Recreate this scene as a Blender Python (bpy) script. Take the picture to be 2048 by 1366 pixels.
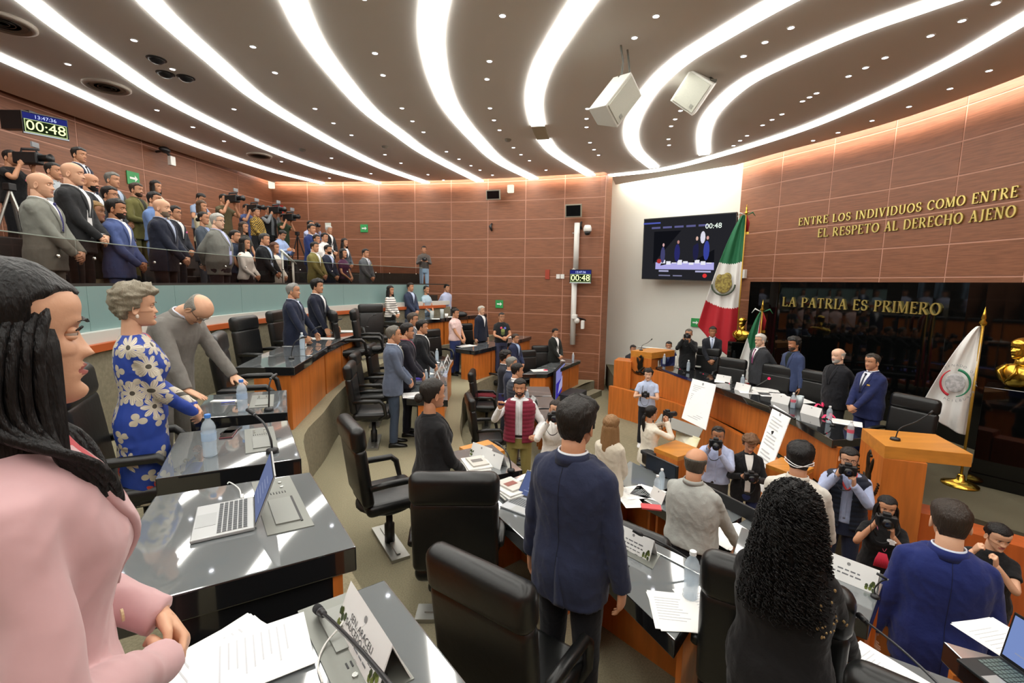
import bpy, bmesh, math, random
import numpy as np
from mathutils import Vector, Matrix, noise
from mathutils.bvhtree import BVHTree
random.seed(7)
for o in list(bpy.data.objects): bpy.data.objects.remove(o)
SC = bpy.context.scene
COL = SC.collection
PI = math.pi
# ---------------------------------------------------------------- camera
FPX, CX, CY, CZ = 910., 1024., 683., 3.4
PIT, ROL = math.radians(7.4), math.radians(0.75)
cd = bpy.data.cameras.new('camera'); cam = bpy.data.objects.new('camera', cd); COL.objects.link(cam)
R0 = Vector((1, 0, 0)); D0 = Vector((0, -math.sin(PIT), -math.cos(PIT))); F0 = Vector((0, math.cos(PIT), -math.sin(PIT)))
c_, s_ = math.cos(ROL), math.sin(ROL)
cX = R0 * c_ - D0 * s_; cU = -(R0 * s_ + D0 * c_)
cam.matrix_world = Matrix(((cX.x, cU.x, -F0.x, 0), (cX.y, cU.y, -F0.y, 0), (cX.z, cU.z, -F0.z, CZ), (0, 0, 0, 1)))
cd.lens = 16.0; cd.sensor_width = 36.0; cd.clip_start = 0.05; cd.clip_end = 100
SC.camera = cam
# ---------------------------------------------------------------- world, exposure
w = bpy.data.worlds.new('world'); SC.world = w; w.use_nodes = True
w.node_tree.nodes['Background'].inputs[0].default_value = (1, 0.98, 0.95, 1)
w.node_tree.nodes['Background'].inputs[1].default_value = 0.05
SC.view_settings.view_transform = 'Standard'; SC.view_settings.look = 'None'
SC.view_settings.exposure = -0.42; SC.view_settings.gamma = 1.0; SC.view_settings.use_curve_mapping = False
STRIP_E, COVE_E, SPOT_E, CEIL = 17.0, 120.0, 18.0, 6.65
SC.cycles.use_denoising = True
SC.cycles.max_bounces = 7; SC.cycles.diffuse_bounces = 4; SC.cycles.glossy_bounces = 3; SC.cycles.transmission_bounces = 5
SC.cycles.sample_clamp_indirect = 6; SC.cycles.caustics_reflective = False; SC.cycles.caustics_refractive = False
# measuring helpers: sight line of a surveyed point met with a level, or at a distance, or with the tier circles
def ray(px, py):
    u = (px - CX) / FPX; v = (py - CY) / FPX
    u, v = u * c_ + v * s_, -u * s_ + v * c_
    return (u, math.cos(PIT) - v * math.sin(PIT), -(math.sin(PIT) + v * math.cos(PIT)))
def Z(px, py, z):
    r = ray(px, py); t = (z - CZ) / r[2]; return Vector((r[0] * t, r[1] * t, z))
def DD(px, py, y):
    r = ray(px, py); t = y / r[1]; return Vector((r[0] * t, y, CZ + r[2] * t))
def RC(px, py, R, cx=6.35, cy=6.8):
    r = ray(px, py); a = r[0]**2 + r[1]**2; b = -2 * (r[0] * cx + r[1] * cy); c = cx * cx + cy * cy - R * R
    t = (-b + math.sqrt(b * b - 4 * a * c)) / (2 * a); return Vector((r[0] * t, r[1] * t, CZ + r[2] * t))
# ---------------------------------------------------------------- materials
MATS = {}
def srgb(c):
    if isinstance(c, str): c = [int(c[i:i + 2], 16) / 255 for i in (0, 2, 4)]
    return tuple(x / 12.92 if x <= .04045 else ((x + .055) / 1.055)**2.4 for x in c)
def mat(c, rough=.6, metal=0, bump=0, bs=60, spec=.5, stretch=None, var=0, emit=None, es=1., coat=0, sheen=0, key=None, c2=None):
    k = key or (c, rough, metal, bump, bs, spec, stretch, var, emit, es, coat, sheen, c2)
    if k in MATS: return MATS[k]
    m = bpy.data.materials.new('material'); m.use_nodes = True; nt = m.node_tree; b = nt.nodes['Principled BSDF']
    col = (*srgb(c), 1)
    b.inputs['Base Color'].default_value = col; b.inputs['Roughness'].default_value = rough; b.inputs['Metallic'].default_value = metal
    b.inputs['Specular IOR Level'].default_value = spec; b.inputs['Coat Weight'].default_value = coat
    b.inputs['Sheen Weight'].default_value = sheen
    if emit:
        b.inputs['Emission Color'].default_value = (*srgb(emit), 1); b.inputs['Emission Strength'].default_value = es
    if bump or var or c2:
        tc = nt.nodes.new('ShaderNodeTexCoord'); mp = nt.nodes.new('ShaderNodeMapping'); nz = nt.nodes.new('ShaderNodeTexNoise')
        nt.links.new(tc.outputs['Object'], mp.inputs[0]); nt.links.new(mp.outputs[0], nz.inputs[0])
        if stretch: mp.inputs['Scale'].default_value = stretch
        nz.inputs['Scale'].default_value = bs; nz.inputs['Detail'].default_value = 3
        if bump:
            bp = nt.nodes.new('ShaderNodeBump'); bp.inputs['Strength'].default_value = bump; bp.inputs['Distance'].default_value = .02
            nt.links.new(nz.outputs[0], bp.inputs['Height']); nt.links.new(bp.outputs[0], b.inputs['Normal'])
        if var or c2:
            mx = nt.nodes.new('ShaderNodeMix'); mx.data_type = 'RGBA'
            if c2: A, B = col, (*srgb(c2), 1)
            else: A, B = tuple(x * (1 - var) for x in col[:3]) + (1,), tuple(min(1, x * (1 + var)) for x in col[:3]) + (1,)
            mx.inputs[6].default_value = A; mx.inputs[7].default_value = B
            rp = nt.nodes.new('ShaderNodeMapRange'); rp.inputs[1].default_value = .35; rp.inputs[2].default_value = .65
            nt.links.new(nz.outputs[0], rp.inputs[0]); nt.links.new(rp.outputs[0], mx.inputs[0]); nt.links.new(mx.outputs[2], b.inputs['Base Color'])
    MATS[k] = m; return m
def emat(c, s, sample=True):
    k = ('e', c, s, sample)
    if k in MATS: return MATS[k]
    m = bpy.data.materials.new('glow'); m.use_nodes = True; nt = m.node_tree; nt.nodes.clear()
    e = nt.nodes.new('ShaderNodeEmission'); o = nt.nodes.new('ShaderNodeOutputMaterial')
    e.inputs[0].default_value = (*srgb(c), 1); e.inputs[1].default_value = s; nt.links.new(e.outputs[0], o.inputs[0])
    if not sample: m.cycles.emission_sampling = 'NONE'
    MATS[k] = m; return m
def glass(c=(1, 1, 1), rough=0.02, ior=1.45):
    k = ('g', c, rough, ior)
    if k in MATS: return MATS[k]
    m = bpy.data.materials.new('glass'); m.use_nodes = True; nt = m.node_tree; nt.nodes.clear()
    o = nt.nodes.new('ShaderNodeOutputMaterial'); t = nt.nodes.new('ShaderNodeBsdfTransparent'); g = nt.nodes.new('ShaderNodeBsdfGlossy')
    t.inputs[0].default_value = (*c, 1); g.inputs[1].default_value = rough; mx = nt.nodes.new('ShaderNodeMixShader')
    fr = nt.nodes.new('ShaderNodeFresnel'); fr.inputs[0].default_value = ior
    nt.links.new(fr.outputs[0], mx.inputs[0]); nt.links.new(t.outputs[0], mx.inputs[1]); nt.links.new(g.outputs[0], mx.inputs[2]); nt.links.new(mx.outputs[0], o.inputs[0])
    MATS[k] = m; return m
# ---------------------------------------------------------------- mesh building
class MB:
    def __init__(s): s.v = []; s.f = []; s.m = []; s.M = None
    def add(s, vs, fs, mi=0):
        n = len(s.v)
        s.v += [tuple(s.M @ Vector(v)) for v in vs] if s.M else [tuple(v) for v in vs]
        s.f += [tuple(i + n for i in f) for f in fs]; s.m += [mi] * len(fs) if isinstance(mi, int) else list(mi)
        return s
    def box(s, c, d, mi=0, rz=0, M=None):
        x, y, z = d[0] / 2, d[1] / 2, d[2] / 2
        R = M if M else Matrix.Rotation(rz, 4, 'Z')
        vs = [Vector(c) + (R @ Vector((a * x, b * y, e * z))) for a, b, e in ((-1, -1, -1), (1, -1, -1), (1, 1, -1), (-1, 1, -1), (-1, -1, 1), (1, -1, 1), (1, 1, 1), (-1, 1, 1))]
        return s.add(vs, [(3, 2, 1, 0), (4, 5, 6, 7), (0, 1, 5, 4), (1, 2, 6, 5), (2, 3, 7, 6), (3, 0, 4, 7)], mi)
    def prism(s, poly, z0, z1, mi=0):
        n = len(poly); vs = [(p[0], p[1], z0) for p in poly] + [(p[0], p[1], z1) for p in poly]
        A = sum(poly[i][0] * poly[(i + 1) % n][1] - poly[(i + 1) % n][0] * poly[i][1] for i in range(n))
        fs = [tuple(range(n))[::-1], tuple(range(n, 2 * n))] + [(i, (i + 1) % n, n + (i + 1) % n, n + i) for i in range(n)]
        if A < 0: fs = [f[::-1] for f in fs]
        return s.add(vs, fs, mi)
    def loft(s, rings, mi=0, caps=True, closed=True):
        n = len(rings[0]); vs = [p for r in rings for p in r]; fs = []; k = n if closed else n - 1
        for i in range(len(rings) - 1):
            for j in range(k): fs.append((i * n + j, i * n + (j + 1) % n, (i + 1) * n + (j + 1) % n, (i + 1) * n + j))
        if caps: fs += [tuple(range(n))[::-1], tuple(range((len(rings) - 1) * n, len(rings) * n))]
        return s.add(vs, fs, mi)
    def tube(s, pts, rad, seg=8, mi=0, flat=1., up=None, caps=True):
        pts = [Vector(p) for p in pts]; n = len(pts)
        if not hasattr(rad, '__len__'): rad = [rad] * n
        rings = []; u = None
        for i in range(n):
            t = (pts[min(i + 1, n - 1)] - pts[max(i - 1, 0)]).normalized()
            if u is None:
                a = Vector(up) if up else (Vector((0, 0, 1)) if abs(t.z) < .9 else Vector((1, 0, 0)))
                u = (a - t * a.dot(t)).normalized()
            else: u = (u - t * u.dot(t)).normalized()
            w_ = t.cross(u)
            rings.append([pts[i] + (u * math.cos(q) * flat + w_ * math.sin(q)) * rad[i] for q in [2 * PI * k / seg for k in range(seg)]])
        return s.loft(rings, mi, caps)
    def lathe(s, prof, c=(0, 0, 0), seg=16, mi=0):
        return s.loft([[(c[0] + r * math.cos(2 * PI * k / seg), c[1] + r * math.sin(2 * PI * k / seg), c[2] + z) for k in range(seg)] for r, z in prof], mi)
    def ball(s, c, r, seg=12, rg=8, mi=0, M=None):
        if not hasattr(r, '__len__'): r = (r, r, r)
        R = M or Matrix.Identity(3)
        rings = []
        for i in range(rg + 1):
            a = PI * i / rg; sa = max(math.sin(a), .001)
            rings.append([Vector(c) + R @ Vector((r[0] * sa * math.cos(2 * PI * k / seg), r[1] * sa * math.sin(2 * PI * k / seg), -r[2] * math.cos(a))) for k in range(seg)])
        return s.loft(rings, mi)
    def mesh(s, smooth=False, mats=(), name='mesh'):
        me = bpy.data.meshes.new(name); me.from_pydata(s.v, [], s.f)
        for m in mats: me.materials.append(m)
        if any(s.m): me.polygons.foreach_set('material_index', s.m)
        if smooth: me.polygons.foreach_set('use_smooth', [True] * len(me.polygons))
        me.validate(); me.update(); return me
def obj(name, data, mats=None, parent=None, loc=None, smooth=False, bevel=0, label=None, cat=None, group=None, kind=None):
    if isinstance(data, MB): data = data.mesh(smooth, mats if isinstance(mats, (list, tuple)) else [mats] if mats else [], name)
    o = bpy.data.objects.new(name, data); COL.objects.link(o)
    if parent: o.parent = parent
    if loc is not None: o.location = loc
    if bevel:
        b = o.modifiers.new('bevel', 'BEVEL'); b.width = bevel; b.segments = 2; b.limit_method = 'ANGLE'
    return tag(o, label, cat, group, kind)
def tag(o, label=None, cat=None, group=None, kind=None):
    for k, v in (('label', label), ('category', cat), ('group', group), ('kind', kind)):
        if v: o[k] = v
    return o
def empty(name, loc=(0, 0, 0), rz=0, label=None, cat=None, group=None, kind=None, parent=None):
    o = bpy.data.objects.new(name, None); COL.objects.link(o); o.location = loc; o.rotation_euler = (0, 0, rz); o.empty_display_size = .1
    if parent: o.parent = parent
    return tag(o, label, cat, group, kind)
def copytree(o, loc, rz=None, label=None):
    c = o.copy(); COL.objects.link(c); c.location = loc
    if rz is not None: c.rotation_euler = (0, 0, rz)
    if label: c['label'] = label
    for ch in o.children:
        d = ch.copy(); COL.objects.link(d); d.parent = c
        for g in ch.children:
            e = g.copy(); COL.objects.link(e); e.parent = d
    return c
def crom(pts, n=8):
    P = [Vector(p) for p in pts]; P = [2 * P[0] - P[1]] + P + [2 * P[-1] - P[-2]]; out = []
    for i in range(1, len(P) - 2):
        for k in range(n):
            t = k / n; a, b, c, d = P[i - 1], P[i], P[i + 1], P[i + 2]
            out.append(.5 * ((2 * b) + (c - a) * t + (2 * a - 5 * b + 4 * c - d) * t * t + (3 * b - a - 3 * c + d) * t**3))
    out.append(P[-2]); return out
def resample(pts, step):
    d = [0]
    for a, b in zip(pts, pts[1:]): d.append(d[-1] + (b - a).length)
    n = max(1, round(d[-1] / step)); out = []; j = 0
    for k in range(n + 1):
        t = d[-1] * k / n
        while j < len(pts) - 2 and d[j + 1] < t: j += 1
        out.append(pts[j].lerp(pts[j + 1], (t - d[j]) / max(1e-9, d[j + 1] - d[j])))
    return out
def cr(xs, ys, x):
    xs = np.asarray(xs, float); ys = np.asarray(ys, float); m = np.gradient(ys, xs)
    i = int(min(max(np.searchsorted(xs, x) - 1, 0), len(xs) - 2)); h = xs[i + 1] - xs[i]; t = min(max((x - xs[i]) / h, 0), 1)
    return float((2 * t**3 - 3 * t * t + 1) * ys[i] + (t**3 - 2 * t * t + t) * h * m[i] + (-2 * t**3 + 3 * t * t) * ys[i + 1] + (t**3 - t * t) * h * m[i + 1])
V2 = lambda l: [Vector((a, b, 0)) for a, b in l]
# named materials
WOODP = mat('86573E', .45, 0, .05, 3, .4, (1, 1, 14), .16, key='wallwood')
SEAM = mat('C08E78', .6)
ORANGE = mat('C4702E', .33, 0, .02, 2.5, .5, (6, 6, .6), .14, key='cherry')
BLACKG = mat('1C1D1F', .07, 0, 0, 1, .7, coat=.6)
SLABREFL = mat('6C7173', .045, 0, 0, 1, .9, coat=1.0)  # black glass desk top, greyed in base colour for the ceiling's reflection
MARBLE = mat('060707', .04, 0, 0, 1, .6)
CARPET = mat('918A72', .95, 0, .25, 90, .1, None, .12)
CARPETD = mat('787260', .95, 0, .25, 12, .1, (1, 9, 1), .18, key='stripe')
STONE = mat('827C69', .85, 0, .15, 25, .2, None, .10)
WHITEW = mat('E6E7DE', .8)
CEILM = mat('E6E2DC', .75, 0, 0, 1, .2)
LEATHER = mat('141515', .34, 0, .06, 22, .5)
PLASTIC = mat('17181A', .4)
CHROME = mat('C9CAC6', .22, 1)
GOLD = mat('D6B24A', .22, 1, .05, 20)
STEEL = mat('A8A8A2', .35, .9)
PAPER = mat('F2F2EF', .7)
WHITEP = mat('E4E4DF', .5)
# ================================================================ ROOM SHELL
FARW = crom(V2([(-8.3, 16.1), (-5.56, 15.96), (-2.1, 15.5), (.34, 14.94), (2.37, 14.3), (2.75, 14.12)]), 10)
LEFTW = V2([(-9.75, -5.5), (-9.55, 3.5), (-9.1, 11), (-8.3, 16.1)])
RIGHTW = crom(V2([(6.3, 13.05), (6.75, 11.9), (7.3, 10.75), (7.75, 9.6), (8.0, 8.4), (8.1, 7.2), (8.1, 5.2), (7.9, 2.5), (7.4, 0), (6.4, -3), (5, -5.5)]), 8)
WHITEL = V2([(3.3, 16.0), (6.3, 13.05)])
def offs(path, d):
    out = []
    for i, p in enumerate(path):
        t = (path[min(i + 1, len(path) - 1)] - path[max(i - 1, 0)]).normalized(); out.append(p + Vector((t.y, -t.x, 0)) * d)
    return out
def wall(name, path, z0, z1, m, pw=0, ph=0, inside=1, thick=.2, zstart=None):
    root = empty(name, (0, 0, 0), kind='structure')
    b = offs(path, (.005 if pw else -.012) * inside); c = offs(path, -thick * inside); mb = MB()
    for i in range(len(path) - 1):
        q = [b[i], b[i + 1], c[i + 1], c[i]]; mb.prism([(p.x, p.y) for p in q], z0, z1)
    obj('backing', mb, [SEAM if pw else m], root, kind='structure')
    if pw:
        fine = resample(path, .15); L = sum((b_ - a_).length for a_, b_ in zip(path, path[1:])); n = max(1, round(L / pw)); g = .013
        rs = resample(fine, L / n / 8); k8 = 8
        zz = zstart if zstart is not None else z0; rows = [zz + ph * i for i in range(int((z1 - zz) / ph) + 2)]
        for i in range(n):
            seg = rs[i * k8:(i + 1) * k8 + 1]
            if len(seg) < 2: continue
            seg = [s.copy() for s in seg]; t0 = (seg[1] - seg[0]).normalized(); t1 = (seg[-1] - seg[-2]).normalized()
            seg[0] += t0 * g; seg[-1] -= t1 * g
            a = offs(seg, .012 * inside); bb = offs(seg, -.012 * inside)
            for j in range(len(rows) - 1):
                za, zb = max(rows[j] + g, z0), min(rows[j + 1] - g, z1)
                if zb - za < .06: continue
                pb = MB(); rings = [[(p.x, p.y, za), (p.x, p.y, zb), (q.x, q.y, zb), (q.x, q.y, za)] for p, q in zip(a, bb)]
                if inside < 0: rings = [r[::-1] for r in rings]
                pb.loft(rings); obj('panel', pb, [m], root)
    return root
wall('wall_back', FARW, 0, 6.95, WOODP, 1.2, .6, 1, .25)
wall('wall_left', LEFTW, 0, 6.95, WOODP, 1.6, .6, 1, .25)
wall('wall_right', RIGHTW, 0, 6.95, WOODP, 1.25, .6, 1, .25)
wall('wall_white', WHITEL, 0, 6.95, WHITEW)
wall('wall_reveal', V2([(2.75, 14.12), (3.0, 14.35), (3.3, 16.0)]), 0, 6.95, WOODP)
wall('wall_rear', V2([(5, -5.5), (-9.75, -5.5)]), 0, 6.95, WOODP, 1.6, .6, 1)
# ceiling with a cove slot along the walls
def ceiling():
    pts = [p for p in offs(LEFTW, .16)] + offs(FARW, .24)[1:] + [Vector((2.9, 14.2, 0)), Vector((3.35, 15.6, 0)), Vector((6.05, 12.9, 0))] + offs(RIGHTW, .3)
    bm = bmesh.new(); vs = [bm.verts.new((p.x, p.y, CEIL)) for p in pts]; f = bm.faces.new(vs); bmesh.ops.triangulate(bm, faces=[f])
    r = bmesh.ops.extrude_face_region(bm, geom=bm.faces[:]); bmesh.ops.translate(bm, vec=(0, 0, .08), verts=[v for v in r['geom'] if isinstance(v, bmesh.types.BMVert)])
    bmesh.ops.recalc_face_normals(bm, faces=bm.faces[:])
    me = bpy.data.meshes.new('ceiling'); bm.to_mesh(me); me.materials.append(CEILM); obj('ceiling', me, kind='structure')
ceiling()
mb = MB(); mb.prism([(-10, -6), (-10, 16.6), (3.6, 16.6), (8.5, 13), (8.5, -6)], 6.95, 7.05); obj('ceiling_upper', mb, [mat('B8A898', .8)], kind='structure')
def ribbon(path, wdt, z, th=.02):
    a, b = offs(path, wdt / 2), offs(path, -wdt / 2); mb = MB()
    mb.loft([[(p.x, p.y, z), (p.x, p.y, z + th), (q.x, q.y, z + th), (q.x, q.y, z)] for p, q in zip(a, b)]); return mb
COVE = emat('FFEFE2', COVE_E)
for nm, pth in (('far', offs(FARW, .37)), ('right', offs(RIGHTW[:60], .44)), ('white', V2([(3.55, 15.45), (6.0, 12.95)]))):
    mb = ribbon(pth, .08, CEIL + .26)
    obj('cove_light', mb, [COVE if nm != 'white' else emat('FFF8E8', COVE_E * 1.2)], label={'far': 'warm cove light above the panelled back wall', 'right': 'warm cove light above the panelled right wall', 'white': 'bright cove light above the white screen wall'}[nm], cat='light')
# light strips (edge pairs measured in the photograph, laid on the ceiling plane)
STR = [
 ('outermost left ceiling light strip, nearest the clock', [(-120, 62), (0, 113), (130, 172), (260, 232), (390, 288), (510, 330), (580, 350), (645, 366)], None),
 ('second ceiling light strip from the left', [(-40, -62), (45, -8), (130, 58), (230, 128), (330, 195), (440, 252), (540, 298), (650, 338), (757, 366)], None),
 ('third ceiling light strip from the left', [(230, -80), (290, -8), (350, 52), (430, 122), (512, 192), (600, 248), (690, 298), (770, 336), (856, 366)], None),
 ('fourth ceiling light strip from the left', [(548, -90), (584, -5), (625, 80), (680, 155), (740, 222), (800, 268), (860, 310), (960, 362)], None),
 ('middle ceiling light strip bending over the desks', [(880, -60), (870, 0), (863, 60), (867, 110), (880, 165), (905, 220), (950, 275), (1000, 322), (1068, 357)], None),
 ('ceiling light strip with a dark unlit patch, right of the middle', [(1235, -80), (1168, 0), (1115, 80), (1082, 140), (1068, 200), (1076, 250), (1092, 285), (1120, 312), (1182, 350)], None),
 ('ceiling light strip curling between the two hung speakers', [(1700, -70), (1560, 2), (1450, 65), (1360, 122), (1300, 180), (1268, 235), (1262, 275), (1275, 305), (1308, 334)], None),
 ('short hooked ceiling light strip right of the speakers', [(2000, -40), (1850, 12), (1700, 66), (1560, 128), (1480, 172), (1425, 225), (1408, 265), (1408, 308)], None),
 ('long ceiling light strip following the right wall and white wall', [(2200, -50), (2048, 37), (1900, 122), (1750, 195), (1600, 258), (1450, 306), (1330, 337), (1215, 351)], None)]
for i, (lb, pp, _) in enumerate(STR):
    path = crom([Z(x, y, CEIL) for x, y in pp], 8)
    path = [Vector((p.x, p.y, 0)) for p in path]
    tg = (path[0] - path[3]).normalized(); ext = []; p_ = path[0].copy()  # unseen run behind the camera, extrapolated to light the people
    while p_.y > -4.6 and len(ext) < 40:
        tg = (tg * .93 + Vector((-.02 * i, -1, 0)).normalized() * .07).normalized(); p_ = p_ + tg * .35
        if p_.x > 7.4: p_.x = 7.4
        ext.append(p_.copy())
    nx_ = len(ext); path = ext[::-1] + path
    t = empty('ceiling_light_strip', (0, 0, 0), label=lb, cat='ceiling light')
    wd = (.235, .26, .27, .29, .33, .30, .29, .26, .24)[i] * .93
    if i == 5:
        k = 44 + nx_
        obj('diffuser', ribbon(path[:k - 3], wd, CEIL - .026, .025), [emat('FDFBF4', STRIP_E)], t)
        obj('unlit_diffuser', ribbon(path[k - 4:k + 3], wd, CEIL - .026, .025), [mat('B5B39C', .5)], t, label='unlit grey patch of the diffuser')
        obj('diffuser', ribbon(path[k + 2:], wd, CEIL - .026, .025), [emat('FDFBF4', STRIP_E)], t)
    else: obj('diffuser', ribbon(path, wd, CEIL - .026, .025), [emat('FDFBF4', STRIP_E)], t)
# downlights
DL = '136,128 268,80 345,138 314,220 386,254 448,282 468,218 506,93 550,145 630,217 667,246 703,270 750,106 766,150 804,216 825,242 847,264 1005,31 979,122 974,158 980,216 988,240 999,260 1312,32 1269,75 1487,112 1530,84 1582,55 1175,217 1173,237 1173,254 1180,285 1188,299 1197,310 1361,221 1350,238 1342,252 1337,278 1338,290 1525,250 1494,271 1480,281 1467,291 1544,239 1564,228 1605,202 1619,194 1633,186 1697,152 1731,135 1770,115 1861,71 1924,41 1991,6 1626,281 1676,265 1744,241 1818,213 1900,177 1978,141 563,323 659,356 742,347 663,316 770,309 802,326 856,349 887,360 893,303 918,318 942,331 960,340 985,350 1027,295 1042,309 1059,321 1092,340 727,-40 728,-4 1362,-6 1716,-8 600,-60 1500,-60 1850,-60'
pts = [tuple(float(a) for a in q.split(',')) for q in DL.split()]
dm = MB().lathe([(.0, -.006), (.038, -.006), (.038, 0), (.0, 0)], seg=14).mesh(False, [emat('F4F6FF', SPOT_E, False)], 'lamp')
tm = MB().lathe([(.038, -.003), (.038, -.009), (.05, -.006), (.052, 0), (.038, 0)], seg=18).mesh(True, [mat('D8D4CC', .4)], 'trim_ring')
def area(px):
    return 'left' if px < 560 else 'centre left' if px < 900 else 'centre' if px < 1110 else 'centre right' if px < 1450 else 'right'
for px, py in pts:
    p = Z(px, py, CEIL)
    t = empty('downlight', (p.x, p.y, CEIL), label='small round white ceiling downlight, %s part of the ceiling' % area(px), cat='downlight', group='recessed downlights, %s' % area(px))
    obj('lamp', dm, None, t); obj('trim_ring', tm, None, t)
# ceiling fittings
def vent(px, py, r, lb):
    p = Z(px, py, CEIL); t = empty('ceiling_vent', p, label=lb, cat='vent')
    obj('rim', MB().lathe([(r * .8, -.02), (r * .82, -.05), (r, -.03), (r, 0), (r * .8, 0)], seg=32), [mat('B8AFA4', .5)], t, smooth=True)
    for k in range(4): obj('ring_vane', MB().lathe([(r * (.18 + .17 * k), -.03), (r * (.2 + .17 * k), -.035), (r * (.26 + .17 * k), -.01), (r * (.24 + .17 * k), -.008)], seg=28), [mat('6E675F', .5)], t, smooth=True)
    obj('backing', MB().lathe([(0, -.004), (r * .8, -.004), (r * .8, 0), (0, 0)], seg=28), [mat('3A3632', .8)], t)
vent(214, 172, .33, 'round dark air diffuser between the first two light strips')
vent(4, 42, .33, 'round air diffuser at the upper left corner of the ceiling')
vent(519, 310, .3, 'round grey air diffuser near the far end of the left strips')
for x, y, lb in ((313, 118, 'small black dome lamp on the ceiling, nearest the third strip'), (331, 147, 'small black dome lamp beside the bright downlight'), (372, 155, 'flat black dome lamp right of the bright downlight')):
    p = Z(x, y, CEIL); t = empty('dome_lamp', p, label=lb, cat='ceiling fitting')
    obj('dome', MB().lathe([(.0, -.07), (.06, -.06), (.1, -.03), (.11, 0), (0, 0)], seg=18), [PLASTIC], t, smooth=True); obj('collar', MB().lathe([(.11, -.012), (.13, -.008), (.13, 0), (.11, 0)], seg=18), [mat('333230', .5)], t)
for x, y in ((770, 293), (1016, 279), (605, 299)):
    p = Z(x, y, CEIL); t = empty('smoke_detector', p, label='small grey detector on the ceiling %s' % ('above the back wall, left of the middle strip' if x == 770 else 'right of the middle strip' if x == 1016 else 'near the end of the second strip'), cat='detector')
    obj('body', MB().lathe([(.0, -.05), (.05, -.045), (.075, -.02), (.08, 0), (0, 0)], seg=16), [mat('8A8378', .5)], t, smooth=True)
# ---- tiered floor
AE = V2([(1.2, -1.2), (.45, .35), (-.22, 1.5), (-.95, 2.55), (-1.55, 3.4), (-1.9, 4.1), (-2.35, 5.0), (-2.5, 5.9), (-2.68, 6.8), (-2.8, 7.8), (-2.8, 8.9), (-2.7, 10), (-2.25, 11.8), (-1.1, 13.8), (-.6, 15.2)])
BE = V2([(3.6, -1.2), (2.9, .8), (2.34, 2.3), (2.12, 2.98), (1.4, 3.06), (.95, 3.2), (.25, 3.95), (-.15, 4.7), (-.5, 5.8), (-.8, 7.0), (-.92, 8.2), (-1.0, 9.5), (-.78, 10.8), (-.2, 12), (.6, 13.7), (.9, 14.9)])
CE = V2([(4.9, -1.2), (4.1, 1.2), (3.45, 2.9), (2.75, 3.8), (2.42, 4.55), (2.0, 5.35), (1.2, 6.8), (.95, 8.2), (.85, 9.8), (1.0, 11.35), (2.15, 13.55), (2.62, 14.1)])
def tier(name, edge, z0, z1, rest, mm=None):
    e = crom(edge, 4); mb = MB(); L = [(p.x, p.y) for p in e]
    poly = L + rest; n = len(poly)
    bm = bmesh.new(); vs = [bm.verts.new((*p, z1)) for p in poly]; f = bm.faces.new(vs); f.material_index = 0; bmesh.ops.triangulate(bm, faces=[f])
    bm.normal_update()
    if bm.faces[:][0].normal.z < 0: bmesh.ops.reverse_faces(bm, faces=bm.faces[:])
    lo = [bm.verts.new((*p, z0)) for p in poly]
    for i in range(n):
        g = bm.faces.new((vs[i], vs[(i + 1) % n], lo[(i + 1) % n], lo[i])); g.material_index = 1
    bmesh.ops.recalc_face_normals(bm, faces=bm.faces[:])
    me = bpy.data.meshes.new(name); bm.to_mesh(me); me.materials.append(mm or CARPET); me.materials.append(mm or STONE); return obj(name, me, kind='structure')
obj('floor', MB().prism([(-10, -6), (-10, 16.5), (3.5, 16.3), (8.6, 13), (8.6, -6)], -.2, 0), [mat('878069', .95, 0, .2, 14, .1, (1, 7, 1), .16, key='stripe2')], kind='structure')
tier('floor_tier_lower', CE, 0, .35, [(2.6, 14.2), (-8, 15.9), (-9.4, 10), (-9.6, -1.2)])
tier('floor_tier_middle', BE, .34, 1.0, [(.9, 15.0), (-8, 15.8), (-9.3, 10), (-9.55, -1.2)])
tier('floor_tier_upper', AE, .99, 1.65, [(-.6, 15.2), (-8, 15.7), (-9.25, 10), (-9.5, -1.2)])
def arc(R, y0=-1., y1=15.2, cx=6.35, cy=6.8, n=30):
    out = []
    a0 = math.asin(max(-1, (y0 - cy) / R)); a1 = math.asin(min(1, (y1 - cy) / R))
    for k in range(n + 1):
        a = a0 + (a1 - a0) * k / n; out.append(Vector((cx - R * math.cos(a), cy + R * math.sin(a), 0)))
    return out
for i, (R, z) in enumerate(((11.12, 2.6), (12.2, 2.95), (13.1, 3.3), (14.0, 3.65))):
    a = arc(R, -1 if i else -1, 14.4 if i == 0 else 15.2)
    tier('floor_gallery', a, 1.6, z, [(-3.0, 15.45), (-8.2, 15.85), (-9.15, 10), (-9.5, -1)], mat('3E3833', .95, 0, .2, 30, .1))
# parapet: stone wall, orange rail, white ledge, teal panels, glass
par = empty('gallery_parapet', (0, 0, 0), kind='structure')
pa = arc(11.02, -.5, 14.0, n=44)
def band(path, th, z0, z1, m, name, parent, **k):
    a, b = offs(path, th / 2), offs(path, -th / 2)
    return obj(name, MB().loft([[(p.x, p.y, z0), (p.x, p.y, z1), (q.x, q.y, z1), (q.x, q.y, z0)] for p, q in zip(a, b)]), [m], parent, **k)
band(arc(10.98, -.5, 14.0, n=44), .1, 1.64, 2.64, STONE, 'stone_base', par)
band(arc(10.95, -.5, 13.8, n=44), .16, 2.62, 2.7, mat('B4582A', .4), 'wood_rail', par)
band(arc(11.0, -.5, 14.0, n=44), .12, 2.7, 2.82, mat('C9CBC4', .5), 'ledge', par)
TEAL = mat('7E9A98', .28, 0, 0, 1, .5, coat=.3)
rs = resample(arc(11.06, -.5, 14.05, n=60), .3); 
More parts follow.
